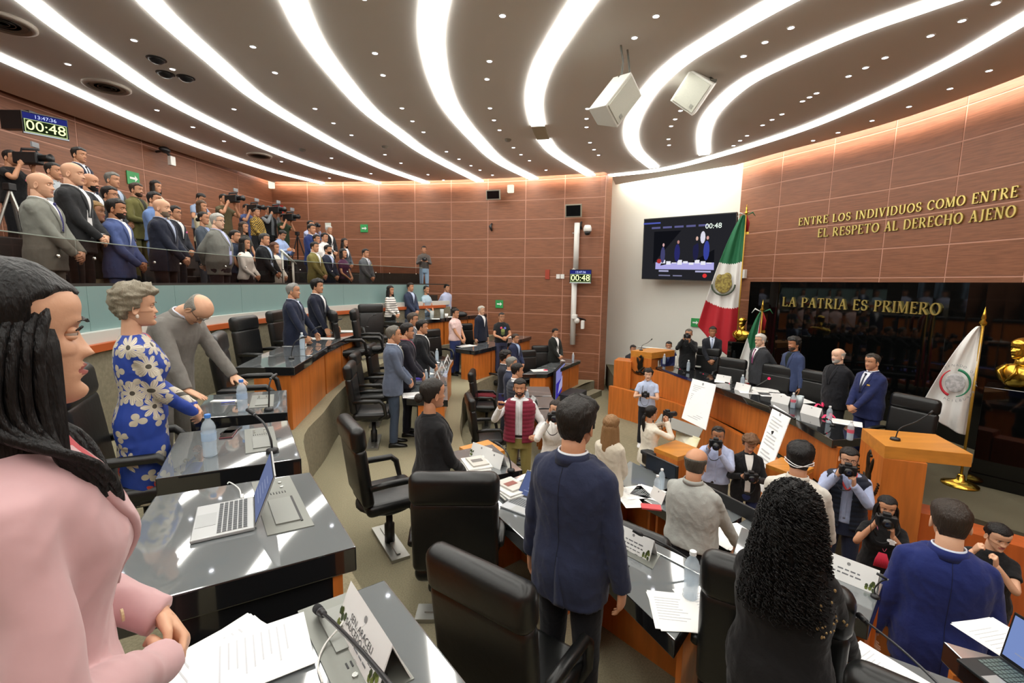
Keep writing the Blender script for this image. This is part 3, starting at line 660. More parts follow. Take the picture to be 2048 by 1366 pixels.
def figure(sex, pose, top, lod, girth=1.0, neck=0, legs='stand', headrot=(0, 0, 0)):
    key = (sex, pose, top, lod, girth, neck, legs, headrot)
    if key in FIGS: return FIGS[key]
    P = POSES[pose]; lean = P.get('lean', 0); bd = bendf(lean); out = {}
    vox = {0: .0085, 1: .0115, 2: .016}[lod]; hs = 1.0
    sh = (.165 if sex == 'm' else .142); sz = 1.392 if sex == 'm' else 1.375
    shR, shL = bd((sh, -.005, sz)), bd((-sh, -.005, sz))
    wR, wL = Vector(P['R']), Vector(P['L'])
    if girth > 1.05 and wR.y > .15 and wR.z < 1.2: wR.y += (girth - 1) * .25; wL.y += (girth - 1) * .25
    if abs(wR.x) > .2: wR.x += (girth - 1) * .1; wL.x -= (girth - 1) * .1
    po = Vector(P['pole']); eR, wR = ik(shR, wR, .285, .262, po); eL, wL = ik(shL, wL, .285, .262, Vector((-po.x, po.y, po.z)))
    # ---- torso rings
    def torso(infl, zlo, zhi, prof=TORSO[sex], hem=1.0):
        rings = []; k = max(3, int((zhi - zlo) / .035))
        xs = [p[0] for p in prof]
        for i in range(k + 1):
            z = zlo + (zhi - zlo) * i / k; a, f, b = cr(xs, [p[1] for p in prof], z), cr(xs, [p[2] for p in prof], z), cr(xs, [p[3] for p in prof], z)
            gb = 1 + (girth - 1) * smooth(.84, 1.0, z) * (1 - smooth(1.2, 1.42, z)); a = a * (1 + (gb - 1) * .7) + infl; f = f * (1 + (gb - 1) * 1.5) + infl; b = b * (1 + (gb - 1) * .4) + infl
            if z < .95: a += (hem - 1) * (.95 - z) / .15 * .1; f += (hem - 1) * (.95 - z) / .15 * .1; b += (hem - 1) * (.95 - z) / .15 * .08
            rings.append([bd((a * math.copysign(abs(math.cos(q))**.85, math.cos(q)), (f if math.sin(q) > 0 else b) * math.copysign(abs(math.sin(q))**.85, math.sin(q)) - .005, z)) for q in [2 * PI * j / 28 for j in range(28)]])
        return rings
    def arm(mb, s, e, w_, r0, r1, r2, frac=1.0, down=True):
        pts = [s + Vector((-.06 if s.x > 0 else .06, 0, -.004)), s, s.lerp(e, .5), e, e.lerp(w_, .5), w_]; rr = [r0 * .8, r0, (r0 + r1) / 2, r1, (r1 + r2) / 2, r2]
        if frac < 1: pts = [pts[0], s, s.lerp(e, .35), s.lerp(e, .35 + .35 * frac)]; rr = [r0 * .8, r0, (r0 + r1) / 2 + .004, (r0 + r1) / 2 + .006]
        q = crom(pts, 4); R = []
        for i in range(len(q)): u = i / (len(q) - 1) * (len(rr) - 1); j = min(int(u), len(rr) - 2); R.append(rr[j] + (rr[j + 1] - rr[j]) * (u - j))
        mb.tube(q, R, 14)
    # ---- body (skin): torso core, neck, head, arms, hands in one mesh
    sk = MB(); sk.loft(torso(-.022, .86, 1.47))
    nb = Vector((0, -.02, 1.43)); hp = P.get('hp', 0); np_ = Vector((0, -.02, 1.50))
    HM = Matrix.Translation(bd((0, -.012, 1.50))) @ Matrix.Rotation(-lean, 4, 'X') @ Matrix.Rotation(headrot[2], 4, 'Y') @ Matrix.Rotation(headrot[1], 4, 'Z') @ Matrix.Rotation(headrot[0] + hp, 4, 'X') @ Matrix.Translation((0, .03, .125))
    rn = .060 if sex == 'm' else .049
    sk.tube([bd((0, -.018, 1.41)), bd((0, -.016, 1.46)), HM @ Vector((0, -.032, -.115)), HM @ Vector((0, -.025, -.05))], [rn * 1.25, rn * 1.05, rn * .98, rn * .98], 18, 0, 1.0)
    hv, hf, hm = head_mesh(sex, 1.0 if sex == 'm' else .95, {0: 1.6, 1: 1.0, 2: .62}[lod])
    sk.M = HM; sk.add(hv, hf, hm)
    for s in (-1, 1):   # eyelids
        ec = (s * .031, .0715 if sex == 'm' else .071, .006); sk.ball((ec[0], ec[1] + .0002, ec[2] + .0046), (.0142, .0114, .0076), 12, 8); sk.ball((ec[0], ec[1] - .0008, ec[2] - .0062), (.0138, .0108, .0062), 12, 8)
    for s in (-1, 1):   # ears
        E = Matrix.Translation((s * .0745, -.008, -.012)) @ Matrix.Rotation(s * .35, 4, 'Z') @ Matrix.Rotation(-.12, 4, 'X'); R_ = []
        for i, (t_, a, b) in enumerate(((-.004, .010, .018), (.004, .015, .028), (.010, .0175, .032), (.0125, .015, .029), (.009, .0105, .022), (.006, .005, .012))):
            R_.append([E @ Vector((s * t_, a * math.cos(q), b * math.sin(q) + .004 * math.cos(q))) for q in [2 * PI * j / 14 for j in range(14)]])
        sk.loft(R_)
    sk.M = None
    ra = 1. if sex == 'm' else .85
    for s, e, w_, fd, side in ((shR, eR, wR, P['fR'], 1), (shL, eL, wL, P['fL'], -1)):
        arm(sk, s, e, w_, .047 * ra, .038 * ra, .026 * ra)
        fd = Vector(fd).normalized(); z = -fd
        px = Vector((side, 0, 0)) if abs(fd.z) > .6 or 1 else None
        if P['hk'] in ('clasp',): px = Vector((side * .25, 1.0, .25))
        if P['hk'] == 'flat': px = Vector((0, 0, 1))
        if pose in ('camera', 'reach', 'phone', 'camlow'): px = Vector((side, .3, 0)) if pose != 'phone' else Vector((side * .3, -1, 0))
        x = (px - z * px.dot(z)).normalized(); y = z.cross(x)
        hv_, hf_ = hand_mesh(P['hk']); sc = .98 if sex == 'm' else .88
        # right hand template: palm -x, thumb +y ; left hand is its mirror
        M = Matrix(((x.x, y.x, z.x, w_.x), (x.y, y.y, z.y, w_.y), (x.z, y.z, z.z, w_.z), (0, 0, 0, 1)))
        if side == -1: M = M @ Matrix.Diagonal((1, -1, 1, 1)) if True else M
        sk.M = M @ Matrix.Scale(sc, 4)
        sk.add(hv_, hf_ if side == 1 else [f[::-1] for f in hf_]); sk.M = None
    out['body'] = sk.mesh(True, [], 'body')
    for s in (-1, 1):
        ey = MB(); ey.M = HM; c = (s * .031, .0715 if sex == 'm' else .071, .006)
        ey.ball(c, (.0125, .0105, .0095), 12, 8, 0); ey.ball((c[0], c[1] + .0058, c[2]), (.0062, .0052, .0062), 10, 6, 1)
        out['eye%d' % s] = ey.mesh(True, [], 'eye')
    bw = .0042 if sex == 'm' else .003
    for s in (-1, 1): br = MB(); br.M = HM; out['brow%d' % s] = br; br.tube([(s * .015, .0965, .0235), (s * .030, .0935, .0290), (s * .047, .0815, .0260)], [bw, bw * 1.1, bw * .4], 6, 0, .45)
    if sex == 'f':
        for s in (-1, 1): out['brow%d' % s].tube([(s * .019, .0835, .009), (s * .031, .0875, .0165), (s * .044, .0785, .0115)], [.0012, .0022, .0014], 5)
    for s in (-1, 1): out['brow%d' % s] = out['brow%d' % s].mesh(True, [], 'eyebrow')
    # ---- garments
    tp = MB(); fold = (.011, 10) if lod < 2 else (.009, 9)
    slw = {'jacket': (.060, .056, .043), 'shirt': (.054, .050, .038), 'tee': (.054, .052, .05), 'polo': (.054, .052, .05), 'blouse': (.052, .042, .036), 'dress': (.054, .044, .036), 'vest': (.054, .05, .038), 'coat': (.055, .048, .042)}[top]
    k = 1 if sex == 'm' else .92
    infl = {'jacket': .016, 'shirt': .008, 'tee': .008, 'polo': .008, 'blouse': .010, 'dress': .006, 'vest': .006, 'coat': .014}[top]
    zl = {'jacket': .765, 'shirt': .955, 'tee': .90, 'polo': .92, 'blouse': .88, 'dress': .80, 'vest': .95, 'coat': .78}[top]
    if legs == 'sit' and zl < .9: zl = .9
    tp.loft(torso(infl, zl, 1.478 if sex == 'm' else 1.462, hem=1.06 if top in ('jacket', 'coat') else 1.0))
    fr = {'tee': .7, 'polo': .7}.get(top, 1.0)
    if top == 'polo': fr = .7
    arm(tp, shR, eR, wR, slw[0] * k, slw[1] * k, slw[2] * k, fr); arm(tp, shL, eL, wL, slw[0] * k, slw[1] * k, slw[2] * k, fr)
    if top == 'dress':
        tp.loft([[((a + .0) * math.cos(q), (b if math.sin(q) > 0 else b * 1.1) * math.sin(q), z) for q in [2 * PI * j / 28 for j in range(28)]] for z, a, b in ((.42, .15, .12), (.55, .165, .125), (.7, .18, .125), (.8, .185, .125), (.9, .18, .12))])
    out['top'] = remesh(tp, vox, 3, fold)
    bvh = BVHTree.FromPolygons([v.co.copy() for v in out['top'].vertices], [tuple(p.vertices) for p in out['top'].polygons])
    def surf(x, z, back=False, off=.003):
        a = bd((x, .6 if not back else -.6, z)); b = bd((x, 0, z)); d = (b - a).normalized(); h = bvh.ray_cast(a, d)
        if h[0] is None: return bd((x, .12, z))
        return h[0] - d * off
    def patch(xl, xr, z0, z1, off, n=14, m=6):
        rings = []
        for i in range(n + 1):
            z = z0 + (z1 - z0) * i / n; a, b = xl(z), xr(z)
            f = [surf(a + (b - a) * j / m, z, off=off) for j in range(m + 1)]; g = [surf(a + (b - a) * j / m, z, off=-.004) for j in range(m + 1)]
            rings.append(f + g[::-1])
        return MB().loft(rings)
    zt = 1.474 if sex == 'm' else 1.452; zb = 1.17
    if top in ('jacket', 'coat') and pose not in ('lean',):
        hw = lambda z: .008 + .05 * smooth(zb - .02, zt, z)
        out['shirt'] = patch(lambda z: -hw(z), lambda z: hw(z), zb, zt, .004).mesh(True, [], 'shirt')
        out['shirtopen'] = patch(lambda z: -.035 - .02 * smooth(1.1, 1.4, z), lambda z: .035 + .02 * smooth(1.1, 1.4, z), .93, zt, .004, 20).mesh(True, [], 'shirt')
        lp = MB()
        for s in (-1, 1):
            def e0(z, s=s): return s * (hw(z) - .002)
            def e1(z, s=s): return s * (hw(z) + .012 + .034 * smooth(zb, 1.36, z) * (1 - .7 * smooth(1.385, 1.42, z)) + .004)
            q = patch(e0 if s > 0 else e1, e1 if s > 0 else e0, zb - .01, zt - .005, .010, 16, 4); lp.add(q.v, q.f)
        out['lapels'] = lp.mesh(True, [], 'lapels')
        q = patch(lambda z: -(.010 + .022 * smooth(1.42, .95, z)), lambda z: (.010 + .022 * smooth(1.42, .95, z)), zb - .0, zt - .035, .010, 12, 4)
        c = surf(0, zt - .03, off=.012); q.ball(c, (.019, .012, .019), 10, 6); out['tie'] = q.mesh(True, [], 'tie')
    if top == 'jacket' and lod == 0 and pose != 'lean':
        tb = MB().tube([surf(0, z, True, .0015) for z in [.775 + .68 * q / 24 for q in range(25)]], .0016, 5)
        out['seam'] = tb.mesh(True, [], 'back_seam')
        va, vb = [], []
        for q in range(13):
            z = .77 + .24 * q / 12; va.append([surf(.001, z, True, .006 * (1 - q / 12) + .001), surf(.055 * (1 - q / 14), z, True, .010 * (1 - q / 12) + .001), surf(.055 * (1 - q / 14), z, True, -.004), surf(.001, z, True, -.004)])
        out['vent'] = MB().loft(va).mesh(True, [], 'back_vent')
    def ring(z0, z1, r0, r1, fr_=1.0, gap=0):
        R_ = []
        base = bd((0, -.014, z0)); up = (bd((0, -.014, z1)) - base)
        fw = Vector((0, math.cos(lean), -math.sin(lean)))
        o_, i_ = [], []
        cs = []
        for rr, zz in ((r0, 0), (r1, 1), (r1 - .006, 1), (r0 - .008, 0)):
            cs.append([base + up * (zz + (.0 if math.sin(q) < .2 else -.55 * (math.sin(q) - .2) * (1 if zz else .5))) + Vector((rr * math.cos(q), 0, 0)) + fw * (rr * math.sin(q) * 1.0) for q in [PI / 2 + gap + (2 * PI - 2 * gap) * j / 28 for j in range(29)]])
        rings = [[cs[a][j] for a in range(4)] for j in range(29)]
        return MB().loft(rings)
    rr = rn * 1.22
    if top in ('jacket', 'coat'):
        out['collar'] = ring(1.452 if sex == 'm' else 1.435, 1.502 if sex == 'm' else 1.478, rr * 1.30, rr * 1.10, gap=.62).mesh(True, [], 'collar')
    out['shirtcollar'] = ring(1.475 if sex == 'm' else 1.455, 1.509 if sex == 'm' else 1.487, rr * 1.10, rr * 1.0, gap=.16).mesh(True, [], 'shirt_collar')
    if top in ('shirt', 'polo', 'vest', 'blouse'):
        out['placket'] = patch(lambda z: -.011, lambda z: .011, max(zl + .02, 1.0 if top != 'polo' else 1.28), zt - .02, .003, 16, 2).mesh(True, [], 'placket')
    if top == 'vest':
        vb = MB(); vb.loft(torso(.040, .90, 1.455, hem=1.0)); vm = remesh(vb, vox, 2)
        bm = bmesh.new(); bm.from_mesh(vm)
        dl = [f for f in bm.faces if f.calc_center_median().y > .0 and abs(f.calc_center_median().x) < .050]
        bmesh.ops.delete(bm, geom=dl, context='FACES')
        for v in bm.verts: v.co += v.normal * (.007 * abs(math.sin(v.co.z * PI / .055)) - .004)
        bm.to_mesh(vm); bm.free(); out['vest'] = vm; vm.polygons.foreach_set('use_smooth', [True] * len(vm.polygons))
    # ---- legs
    lg = MB(); ft = MB()
    if legs == 'stand':
        g = 1 + (girth - 1) * .6
        lg.loft([[((a * g) * math.cos(q), (b * g) * math.sin(q), z) for q in [2 * PI * j / 24 for j in range(24)]] for z, a, b in ((.80, .165, .115), (.87, .172, .122), (.94, .168, .118), (1.01, .152, .108))])
        kk = 1 if sex == 'm' else .93
        for s in (-1, 1):
            pts = crom([(s * .088, -.005, .90), (s * .095, .0, .70), (s * .10, .008, .48), (s * .105, -.005, .28), (s * .108, -.015, .07)], 4)
            lg.tube(pts, [cr([0, .25, .5, .75, 1], [.088, .080, .066, .060, .060], i / (len(pts) - 1)) * kk * g for i in range(len(pts))], 14)
            R_ = []
            for y, w_, h in ((-.085, .018, .03), (-.08, .033, .055), (-.03, .038, .085), (.03, .040, .07), (.09, .046, .05), (.14, .043, .042), (.172, .028, .03), (.18, .012, .018)):
                R_.append([(s * .112 + w_ * math.cos(q), y, max(0.0, h * .5 + h * .5 * math.sin(q))) for q in [2 * PI * j / 12 for j in range(12)]])
            ft.loft(R_)
        out['feetcut'] = None
    else:
        lg.loft([[(a * math.cos(q), b * math.sin(q), z) for q in [2 * PI * j / 24 for j in range(24)]] for z, a, b in ((.84, .17, .13), (.9, .18, .135), (.98, .165, .115))])
        for s in (-1, 1):
            pts = crom([(s * .09, -.02, .9), (s * .12, .22, .92), (s * .14, .44, .90), (s * .13, .46, .7), (s * .12, .42, .5)], 4)
            lg.tube(pts, [cr([0, .25, .5, .75, 1], [.09, .082, .068, .058, .055], i / (len(pts) - 1)) for i in range(len(pts))], 14)
            ft.box((s * .12, .48, .46), (.09, .26, .07))
    out['trousers'] = remesh(lg, vox * 1.1, 3, (.006, 9)); out['shoes'] = ft.mesh(True, [], 'shoes')
    out['HM'] = HM; out['surf'] = [tuple(surf(x_, z_, off=.006)) for x_, z_ in ((-.10, 1.30), (.0, 1.25), (0, 1.1))]
    gl = MB(); gl.M = HM
    for s in (-1, 1):
        gl.tube([Vector((s * .031 + .024 * math.cos(q), .097 - .010 * abs(s * .031 + .024 * math.cos(q)) / .05, .004 + .018 * math.sin(q))) for q in [2 * PI * j / 16 for j in range(17)]], .0018, 5)
        gl.tube([(s * .055, .088, .01), (s * .0775, .04, .012), (s * .0785, -.01, .008)], .0019, 5)
    gl.tube([(-.009, .099, .008), (0, .102, .01), (.009, .099, .008)], .0018, 5)
    out['glasses'] = gl.mesh(True, [], 'glasses')
    FIGS[key] = out; return out
SKINS = {'a': 'D9A98A', 'b': 'C48F6E', 'c': 'B07A58', 'd': 'E2B89C', 'e': '9A6A4C'}
def fabric(c, k='cloth', pr=1):
    if k == 'cloth': return mat(c, .85, 0, .35, 16, .25, None, .025, sheen=.1)
    return mat(c, .7, 0, .2, 18, .3)
def setm(o, *ms):
    while len(o.data.materials) < len(ms): o.data.materials.append(None)
    for i, m in enumerate(ms): o.material_slots[i].link = 'OBJECT'; o.material_slots[i].material = m
PEOPLE = []
def person(lb, pos, H=1.75, look=(5.5, 8.2), sex='m', pose='clasp', top='jacket', c='2A3350', shirt='E8ECF2', tie=None, pants=None, hair='short', hc='1C1714', skin='b', lod=2, girth=1.0, glasses=False, beard=None, open_=False, head=(0, 0, 0), shoes='161414', legs='stand', hsd=0, badge=None, group=None, belt=False, ang=None, topmat=None, pk=None, tint=None):
    f = figure(sex, pose, top, lod, girth, 0, legs, head)
    az = ang if ang is not None else math.atan2(look[1] - pos[1], look[0] - pos[0]) - PI / 2
    t = empty('person', pos, az, label=lb, cat='person', group=group); s = H / 1.75; t.scale = (s, s, s)
    sk = mat(SKINS[skin], .5, 0, .06, 60, .4, key=('skin', skin)); hm = mat(hc, .5, 0, .5, 40, .35, (3, 3, .6), key=('hair', hc)); 
    lipm = mat('A8605A' if sex == 'f' else 'A87060', .4)
    def pt(name, me, *ms):
        o = obj(name, me, None, t); setm(o, *ms); return o
    sc = tuple(int(SKINS[skin][i:i + 2], 16) for i in (0, 2, 4)); bc = beard or ('%02X%02X%02X' % tuple(int(v * .95) for v in sc) if sex == 'm' else SKINS[skin])
    scalp = hm if hair not in ('bald', 'fringe', 'crown') else sk
    pt('body', f['body'], sk, lipm, mat(bc, .65, 0, .1, 60, .2, key=('brd', bc)) if (beard or sex == 'm') else sk, scalp)
    for s_ in (-1, 1): pt('eye', f['eye%d' % s_], mat('C4BAB0', .25), mat('1E120C', .1)); pt('eyebrow', f['brow%d' % s_], hm)
    if hair != 'bald':
        o = pt('hair', hair_mesh(hair, hsd), hm); o.matrix_local = f['HM']
    if beard and hair is not None and lod < 3 and beard != bc: pass
    tm = topmat or fabric(c); nm = {'jacket': 'jacket', 'shirt': 'shirt', 'tee': 'tee_shirt', 'polo': 'polo_shirt', 'blouse': 'blouse', 'dress': 'dress', 'vest': 'shirt', 'coat': 'coat'}[top]
    pt(nm, f['top'], tm if top != 'vest' else fabric(shirt))
    sm = fabric(shirt)
    if top in ('jacket', 'coat') and 'shirt' in f:
        pt('shirt_front', f['shirtopen' if open_ else 'shirt'], sm); pt('lapels', f['lapels'], tm)
        if tie: pt('tie', f['tie'], mat(tie, .5))
    if 'vent' in f: pt('back_seam', f['seam'], mat('%02X%02X%02X' % tuple(int(int(c[q:q + 2], 16) * .6) for q in (0, 2, 4)), .9)); pt('back_vent', f['vent'], tm)
    if top in ('jacket', 'coat') and 'collar' in f: pt('collar', f['collar'], tm)
    if top in ('jacket', 'shirt', 'polo', 'vest'): pt('shirt_collar', f['shirtcollar'], sm if top in ('jacket', 'vest') else tm)
    if 'placket' in f and top != 'blouse': pt('placket', f['placket'], sm if top == 'vest' else tm)
    if 'vest' in f: pt('padded_vest', f['vest'], tm)
    if top != 'dress': pt('trousers', f['trousers'], fabric(pants or c))
    if belt: o = pt('belt', MB().lathe([(.165, .965), (.172, .967), (.172, 1.0), (.165, 1.002)], seg=28).mesh(True, [], 'belt'), mat('1A1512', .4)); o.scale = (1.0 + (girth - 1) * .7, .73 + (girth - 1) * .6, 1)
    pt('shoes', f['shoes'], mat(shoes, .35))
    if glasses: pt('glasses', f['glasses'], mat('1C1A1A' if glasses is True else glasses, .3))
    if badge:
        o = pt('badge', MB().box((0, 0, 0), (.05, .008, .03)).mesh(), mat(badge, .5)); o.location = f['surf'][0]
    if pk: o = pt('pocket_square', MB().box((0, 0, 0), (.045, .006, .02)).mesh(), mat(pk, .5)); o.location = f['surf'][0]
    PEOPLE.append(t); return t, f
def hand_mid(t, f, which='R'): return None
# ================================================================ LETTERING (serif capitals built from strokes)
def arcp(cx, cy, rx, ry, a0, a1, n=10): return [(cx + rx * math.cos(math.radians(a0 + (a1 - a0) * k / n)), cy + ry * math.sin(math.radians(a0 + (a1 - a0) * k / n))) for k in range(n + 1)]
TK, TN, SF = .15, .07, .06
def glyph(ch):
    B = lambda x0, y0, x1, y1, w: ('l', [(x0, y0), (x1, y1)], w)
    ser = lambda x, y, w=.13: B(x - w, y, x + w, y, SF)
    C = lambda pts, w: ('c', pts, w)
    b, t = .03, .97
    G = {'E': (.62, [B(.14, 0, .14, 1, TK), B(.05, t, .58, t, TN), B(.05, b, .6, b, TN), B(.14, .52, .45, .52, TN), B(.57, 1, .57, .82, SF), B(.59, 0, .59, .2, SF), B(.45, .42, .45, .62, SF)]),
     'F': (.6, [B(.14, 0, .14, 1, TK), B(.05, t, .58, t, TN), B(.14, .52, .45, .52, TN), B(.57, 1, .57, .82, SF), ser(.14, b)]),
     'N': (.82, [B(.14, 0, .14, 1, TN), B(.68, 0, .68, 1, TN), B(.14, 1, .66, 0, TK), ser(.12, b), ser(.12, t), ser(.68, t)]),
     'T': (.7, [B(.35, 0, .35, 1, TK), B(.03, t, .67, t, TN), B(.05, 1, .05, .8, SF), B(.65, 1, .65, .8, SF), ser(.35, b)]),
     'R': (.74, [B(.14, 0, .14, 1, TK), C([(.1, t)] + arcp(.32, .74, .22, .23, 90, -90) + [(.1, .5)], .1), B(.32, .5, .66, .02, TK), ser(.14, b), ser(.14, t, .1), ser(.68, b, .06)]),
     'P': (.64, [B(.14, 0, .14, 1, TK), C([(.1, t)] + arcp(.34, .73, .23, .24, 90, -90) + [(.1, .48)], .1), ser(.14, b), ser(.14, t, .1)]),
     'L': (.6, [B(.14, 0, .14, 1, TK), B(.05, b, .58, b, TN), B(.57, 0, .57, .22, SF), ser(.14, t)]),
     'O': (.84, [C(arcp(.42, .5, .34, .46, 0, 360, 28), .13)]),
     'D': (.8, [B(.14, 0, .14, 1, TK), C([(.08, t)] + arcp(.36, .5, .36, .47, 90, -90, 16) + [(.08, b)], .11)]),
     'S': (.58, [C(arcp(.29, .73, .2, .23, 30, 270, 12) + arcp(.29, .27, .22, .23, 90, -150, 12), .12), B(.48, .68, .48, .9, SF), B(.08, .1, .08, .34, SF)]),
     'I': (.3, [B(.15, 0, .15, 1, TK), ser(.15, b), ser(.15, t)]),
     'V': (.76, [B(.12, 1, .38, 0, TK), B(.38, 0, .64, 1, TN), ser(.13, t), ser(.63, t)]),
     'U': (.78, [C([(.15, 1), (.15, .35)] + arcp(.39, .32, .24, .3, 180, 360, 10) + [(.63, 1)], .11), ser(.15, t), ser(.63, t)]),
     'C': (.76, [C(arcp(.43, .5, .34, .46, 45, 315, 20), .13), B(.68, .7, .68, .92, SF)]),
     'M': (.95, [B(.14, 0, .14, 1, TN), B(.81, 0, .81, 1, TK), B(.16, 1, .47, .05, TK), B(.47, .05, .79, 1, TN), ser(.13, b), ser(.81, b), ser(.12, t, .1), ser(.83, t, .1)]),
     'A': (.76, [B(.1, 0, .38, 1, TN), B(.38, 1, .66, 0, TK), B(.2, .36, .56, .36, TN), ser(.1, b), ser(.66, b)]),
     'J': (.45, [C([(.28, 1), (.28, .2)] + arcp(.13, .18, .15, .22, 0, -120, 8), .12), ser(.28, t)]),
     'H': (.82, [B(.15, 0, .15, 1, TK), B(.67, 0, .67, 1, TK), B(.15, .52, .67, .52, TN), ser(.15, b), ser(.15, t), ser(.67, b), ser(.67, t)])}
    return G.get(ch, (.35, []))
def letters(text, place, h, th, m, parent, track=.12):
    """place(s) -> (origin, x axis, z axis, normal) at running length s"""
    s = 0
    for ch in text:
        wd, st = glyph(ch)
        if st:
            o, x, z, n = place(s + wd * h / 2)
            mb = MB()
            for si, (kind, pts, w_) in enumerate(st):
                dd = th * (1 + .04 * si)
                P = [o + x * ((a - wd / 2) * h) + z * (b * h) for a, b in pts]; rings = []
                for i, p in enumerate(P):
                    t_ = (P[min(i + 1, len(P) - 1)] - P[max(i - 1, 0)])
                    if kind == 'c' and len(pts) > 20 and i in (0, len(P) - 1) and ch == 'O': t_ = P[1] - P[-2]
                    t_ = t_.normalized(); q = t_.cross(n)
                    wv = w_ * h / 2 * (1.0 if kind == 'l' else (.55 + .65 * abs(t_.dot(z))))
                    rings.append([p + q * wv, p + q * wv + n * dd, p - q * wv + n * dd, p - q * wv])
                mb.loft(rings)
            obj('letter', mb, [m], parent)
        s += (wd + track) * h
def textlen(t, h, track=.12): return sum((glyph(c)[0] + track) * h for c in t)
def wallpath_place(path, s0, z, sgn=1, drop=0):
    d = [0]
    for a, b in zip(path, path[1:]): d.append(d[-1] + (b - a).length)
    def f(s):
        s = s0 + s; j = max(0, min(len(path) - 2, int(np.searchsorted(d, s) - 1))); k = (s - d[j]) / (d[j + 1] - d[j])
        p = path[j].lerp(path[j + 1], k); t = (path[j + 1] - path[j]).normalized(); n = Vector((t.y, -t.x, 0))
        p = p.copy(); p.z = z + drop * s; return p, t, Vector((0, 0, 1)), n
    return f
def s_of(path, px, py):
    """running length on a path where the sight line of a surveyed point meets it"""
    best = (1e9, 0, None); d = 0; r = ray(px, py)
    for a, b in zip(path, path[1:]):
        L = (b - a).length
        for k in range(10):
            p = a.lerp(b, k / 10)
            if p.y > 0:
                e = abs(p.x / p.y - r[0] / r[1])
                if e < best[0]: best = (e, d + L * k / 10, DD(px, py, p.y))
        d += L
    return best[1], best[2]
GOLDL = mat('C3B46A', .3, .75)
rp1 = offs(resample([p for p in RIGHTW if p.y > 3], .1), .015); mp1 = offs(resample([p for p in RIGHTW if 4.8 < p.y < 12.4], .1), .275)
def sign(text, path, pa, pb, lb, m=GOLDL, th=.03, track=.12):
    s0, a = s_of(path, *pa[0:2]); s1, b = s_of(path, *pb[0:2]); _, a2 = s_of(path, pa[0], pa[2]); _, b2 = s_of(path, pb[0], pb[2])
    h = ((a2.z - a.z) + (b2.z - b.z)) / 2
    t = empty('wall_lettering', (0, 0, 0), label=lb, cat='lettering')
    L = textlen(text, h, track); sc = (s1 - s0) / L
    base = wallpath_place(path, s0, a.z); zb = a.z; dz = (b.z - a.z) / (s1 - s0)
    def place(s):
        o, x, z, n = base(s * sc); o.z = zb + dz * s * sc * .0 + (b.z - a.z) * .5; return o, x * sc, z, n
    letters(text, place, h, th, m, t, track); return h, a.z, b.z, sc
print(sign('ENTRE LOS INDIVIDUOS COMO ENTRE', rp1, (1597, 456, 440), (2042, 387, 366), 'upper line of raised gold capitals on the wood wall, about individuals'))
print(sign('EL RESPETO AL DERECHO AJENO', rp1, (1636, 478, 459), (2036, 429, 408), 'lower line of raised gold capitals on the wood wall, about respect'))
print(sign('LA PATRIA ES PRIMERO', mp1, (1565, 614, 596), (1886, 629, 603), 'gold capitals reading la patria es primero on the black panel', mat('D8C878', .25, .8)))
# ================================================================ SMALL WALL THINGS
def frame_at(p, ang): return Matrix.Translation(p) @ Matrix.Rotation(ang, 4, 'Z')
def text_obj(s, size, m, parent, loc, rot=(0, 0, 0), ext=.0, align='CENTER', name='lettering'):
    c = bpy.data.curves.new(name, 'FONT'); c.body = s; c.size = size; c.extrude = ext; c.align_x = align; c.align_y = 'CENTER'; c.resolution_u = 3; c.materials.append(m)
    k = (s, size, m.name, ext, align)
    if k not in TXT:
        o = bpy.data.objects.new(name, c); COL.objects.link(o); TXT[k] = bpy.data.meshes.new_from_object(o.evaluated_get(bpy.context.evaluated_depsgraph_get())); bpy.data.objects.remove(o)
    o = bpy.data.objects.new(name, TXT[k]); COL.objects.link(o); o.parent = parent; o.location = loc; o.rotation_euler = rot; return o
TXT = {}
UP = (PI / 2, 0, 0)   # text upright, facing local -y
def faceang(p, tgt=(0, 0)):  # rotation making local -y look at tgt
    return math.atan2(tgt[1] - p[1], tgt[0] - p[0]) + PI / 2
def clock(p, ang, sc, lb, tilt=0):
    t = empty('digital_clock', p, ang, label=lb, cat='clock'); t.scale = (sc,) * 3
    if tilt: t.rotation_euler = (tilt, 0, ang)
    obj('case', MB().box((0, .04, 0), (.92, .08, .58)), [PLASTIC], t, bevel=.01)
    obj('screen', MB().box((0, -.004, 0), (.88, .01, .52)), [emat('101418', 1)], t)
    obj('header', MB().box((0, -.012, .17), (.88, .006, .16)), [emat('2A2F7A', 1.2)], t)
    obj('timer_window', MB().box((0, -.012, -.08), (.84, .006, .34)), [emat('C8DC9A', 1.2)], t)
    obj('timer_field', MB().box((0, -.017, -.08), (.8, .006, .30)), [emat('26301C', 1)], t)
    text_obj('13:47:36', .13, emat('C8D4FF', 1.6), t, (0, -.02, .17), UP)
    text_obj('00:48', .36, emat('E6F0B0', 2.2), t, (0, -.024, -.08), UP, .002)
    obj('lower_bar', MB().box((0, -.012, -.275), (.9, .02, .03)), [emat('DDE4E8', 1)], t)
    return t
pl, ang = RC(95, 252, 15.7), 0
p = DD(92, 252, 8.2); clock(p, math.radians(55), .62, 'digital timer reading 00:48 high on the left wall', 0)
obj('wall_bracket', MB().box((p.x - .35, p.y - .1, p.z + .05), (.5, .12, .3)), [PLASTIC], label='black bracket box behind the left digital timer', cat='bracket')
def onpath(path, px, py, out=.0):
    s, q = s_of(path, px, py); f = wallpath_place(path, s, q.z)(0); return f[0] + f[3] * out, math.atan2(f[3].y, f[3].x) + PI / 2, f
FP = resample(FARW, .1)
q, an, f = onpath(FP, 1165, 553, .35)
clock(q, an + .1, .72, 'digital timer reading 00:48 on the white pole by the back wall')
q, an, f = onpath(FP, 1151, 560, .15)
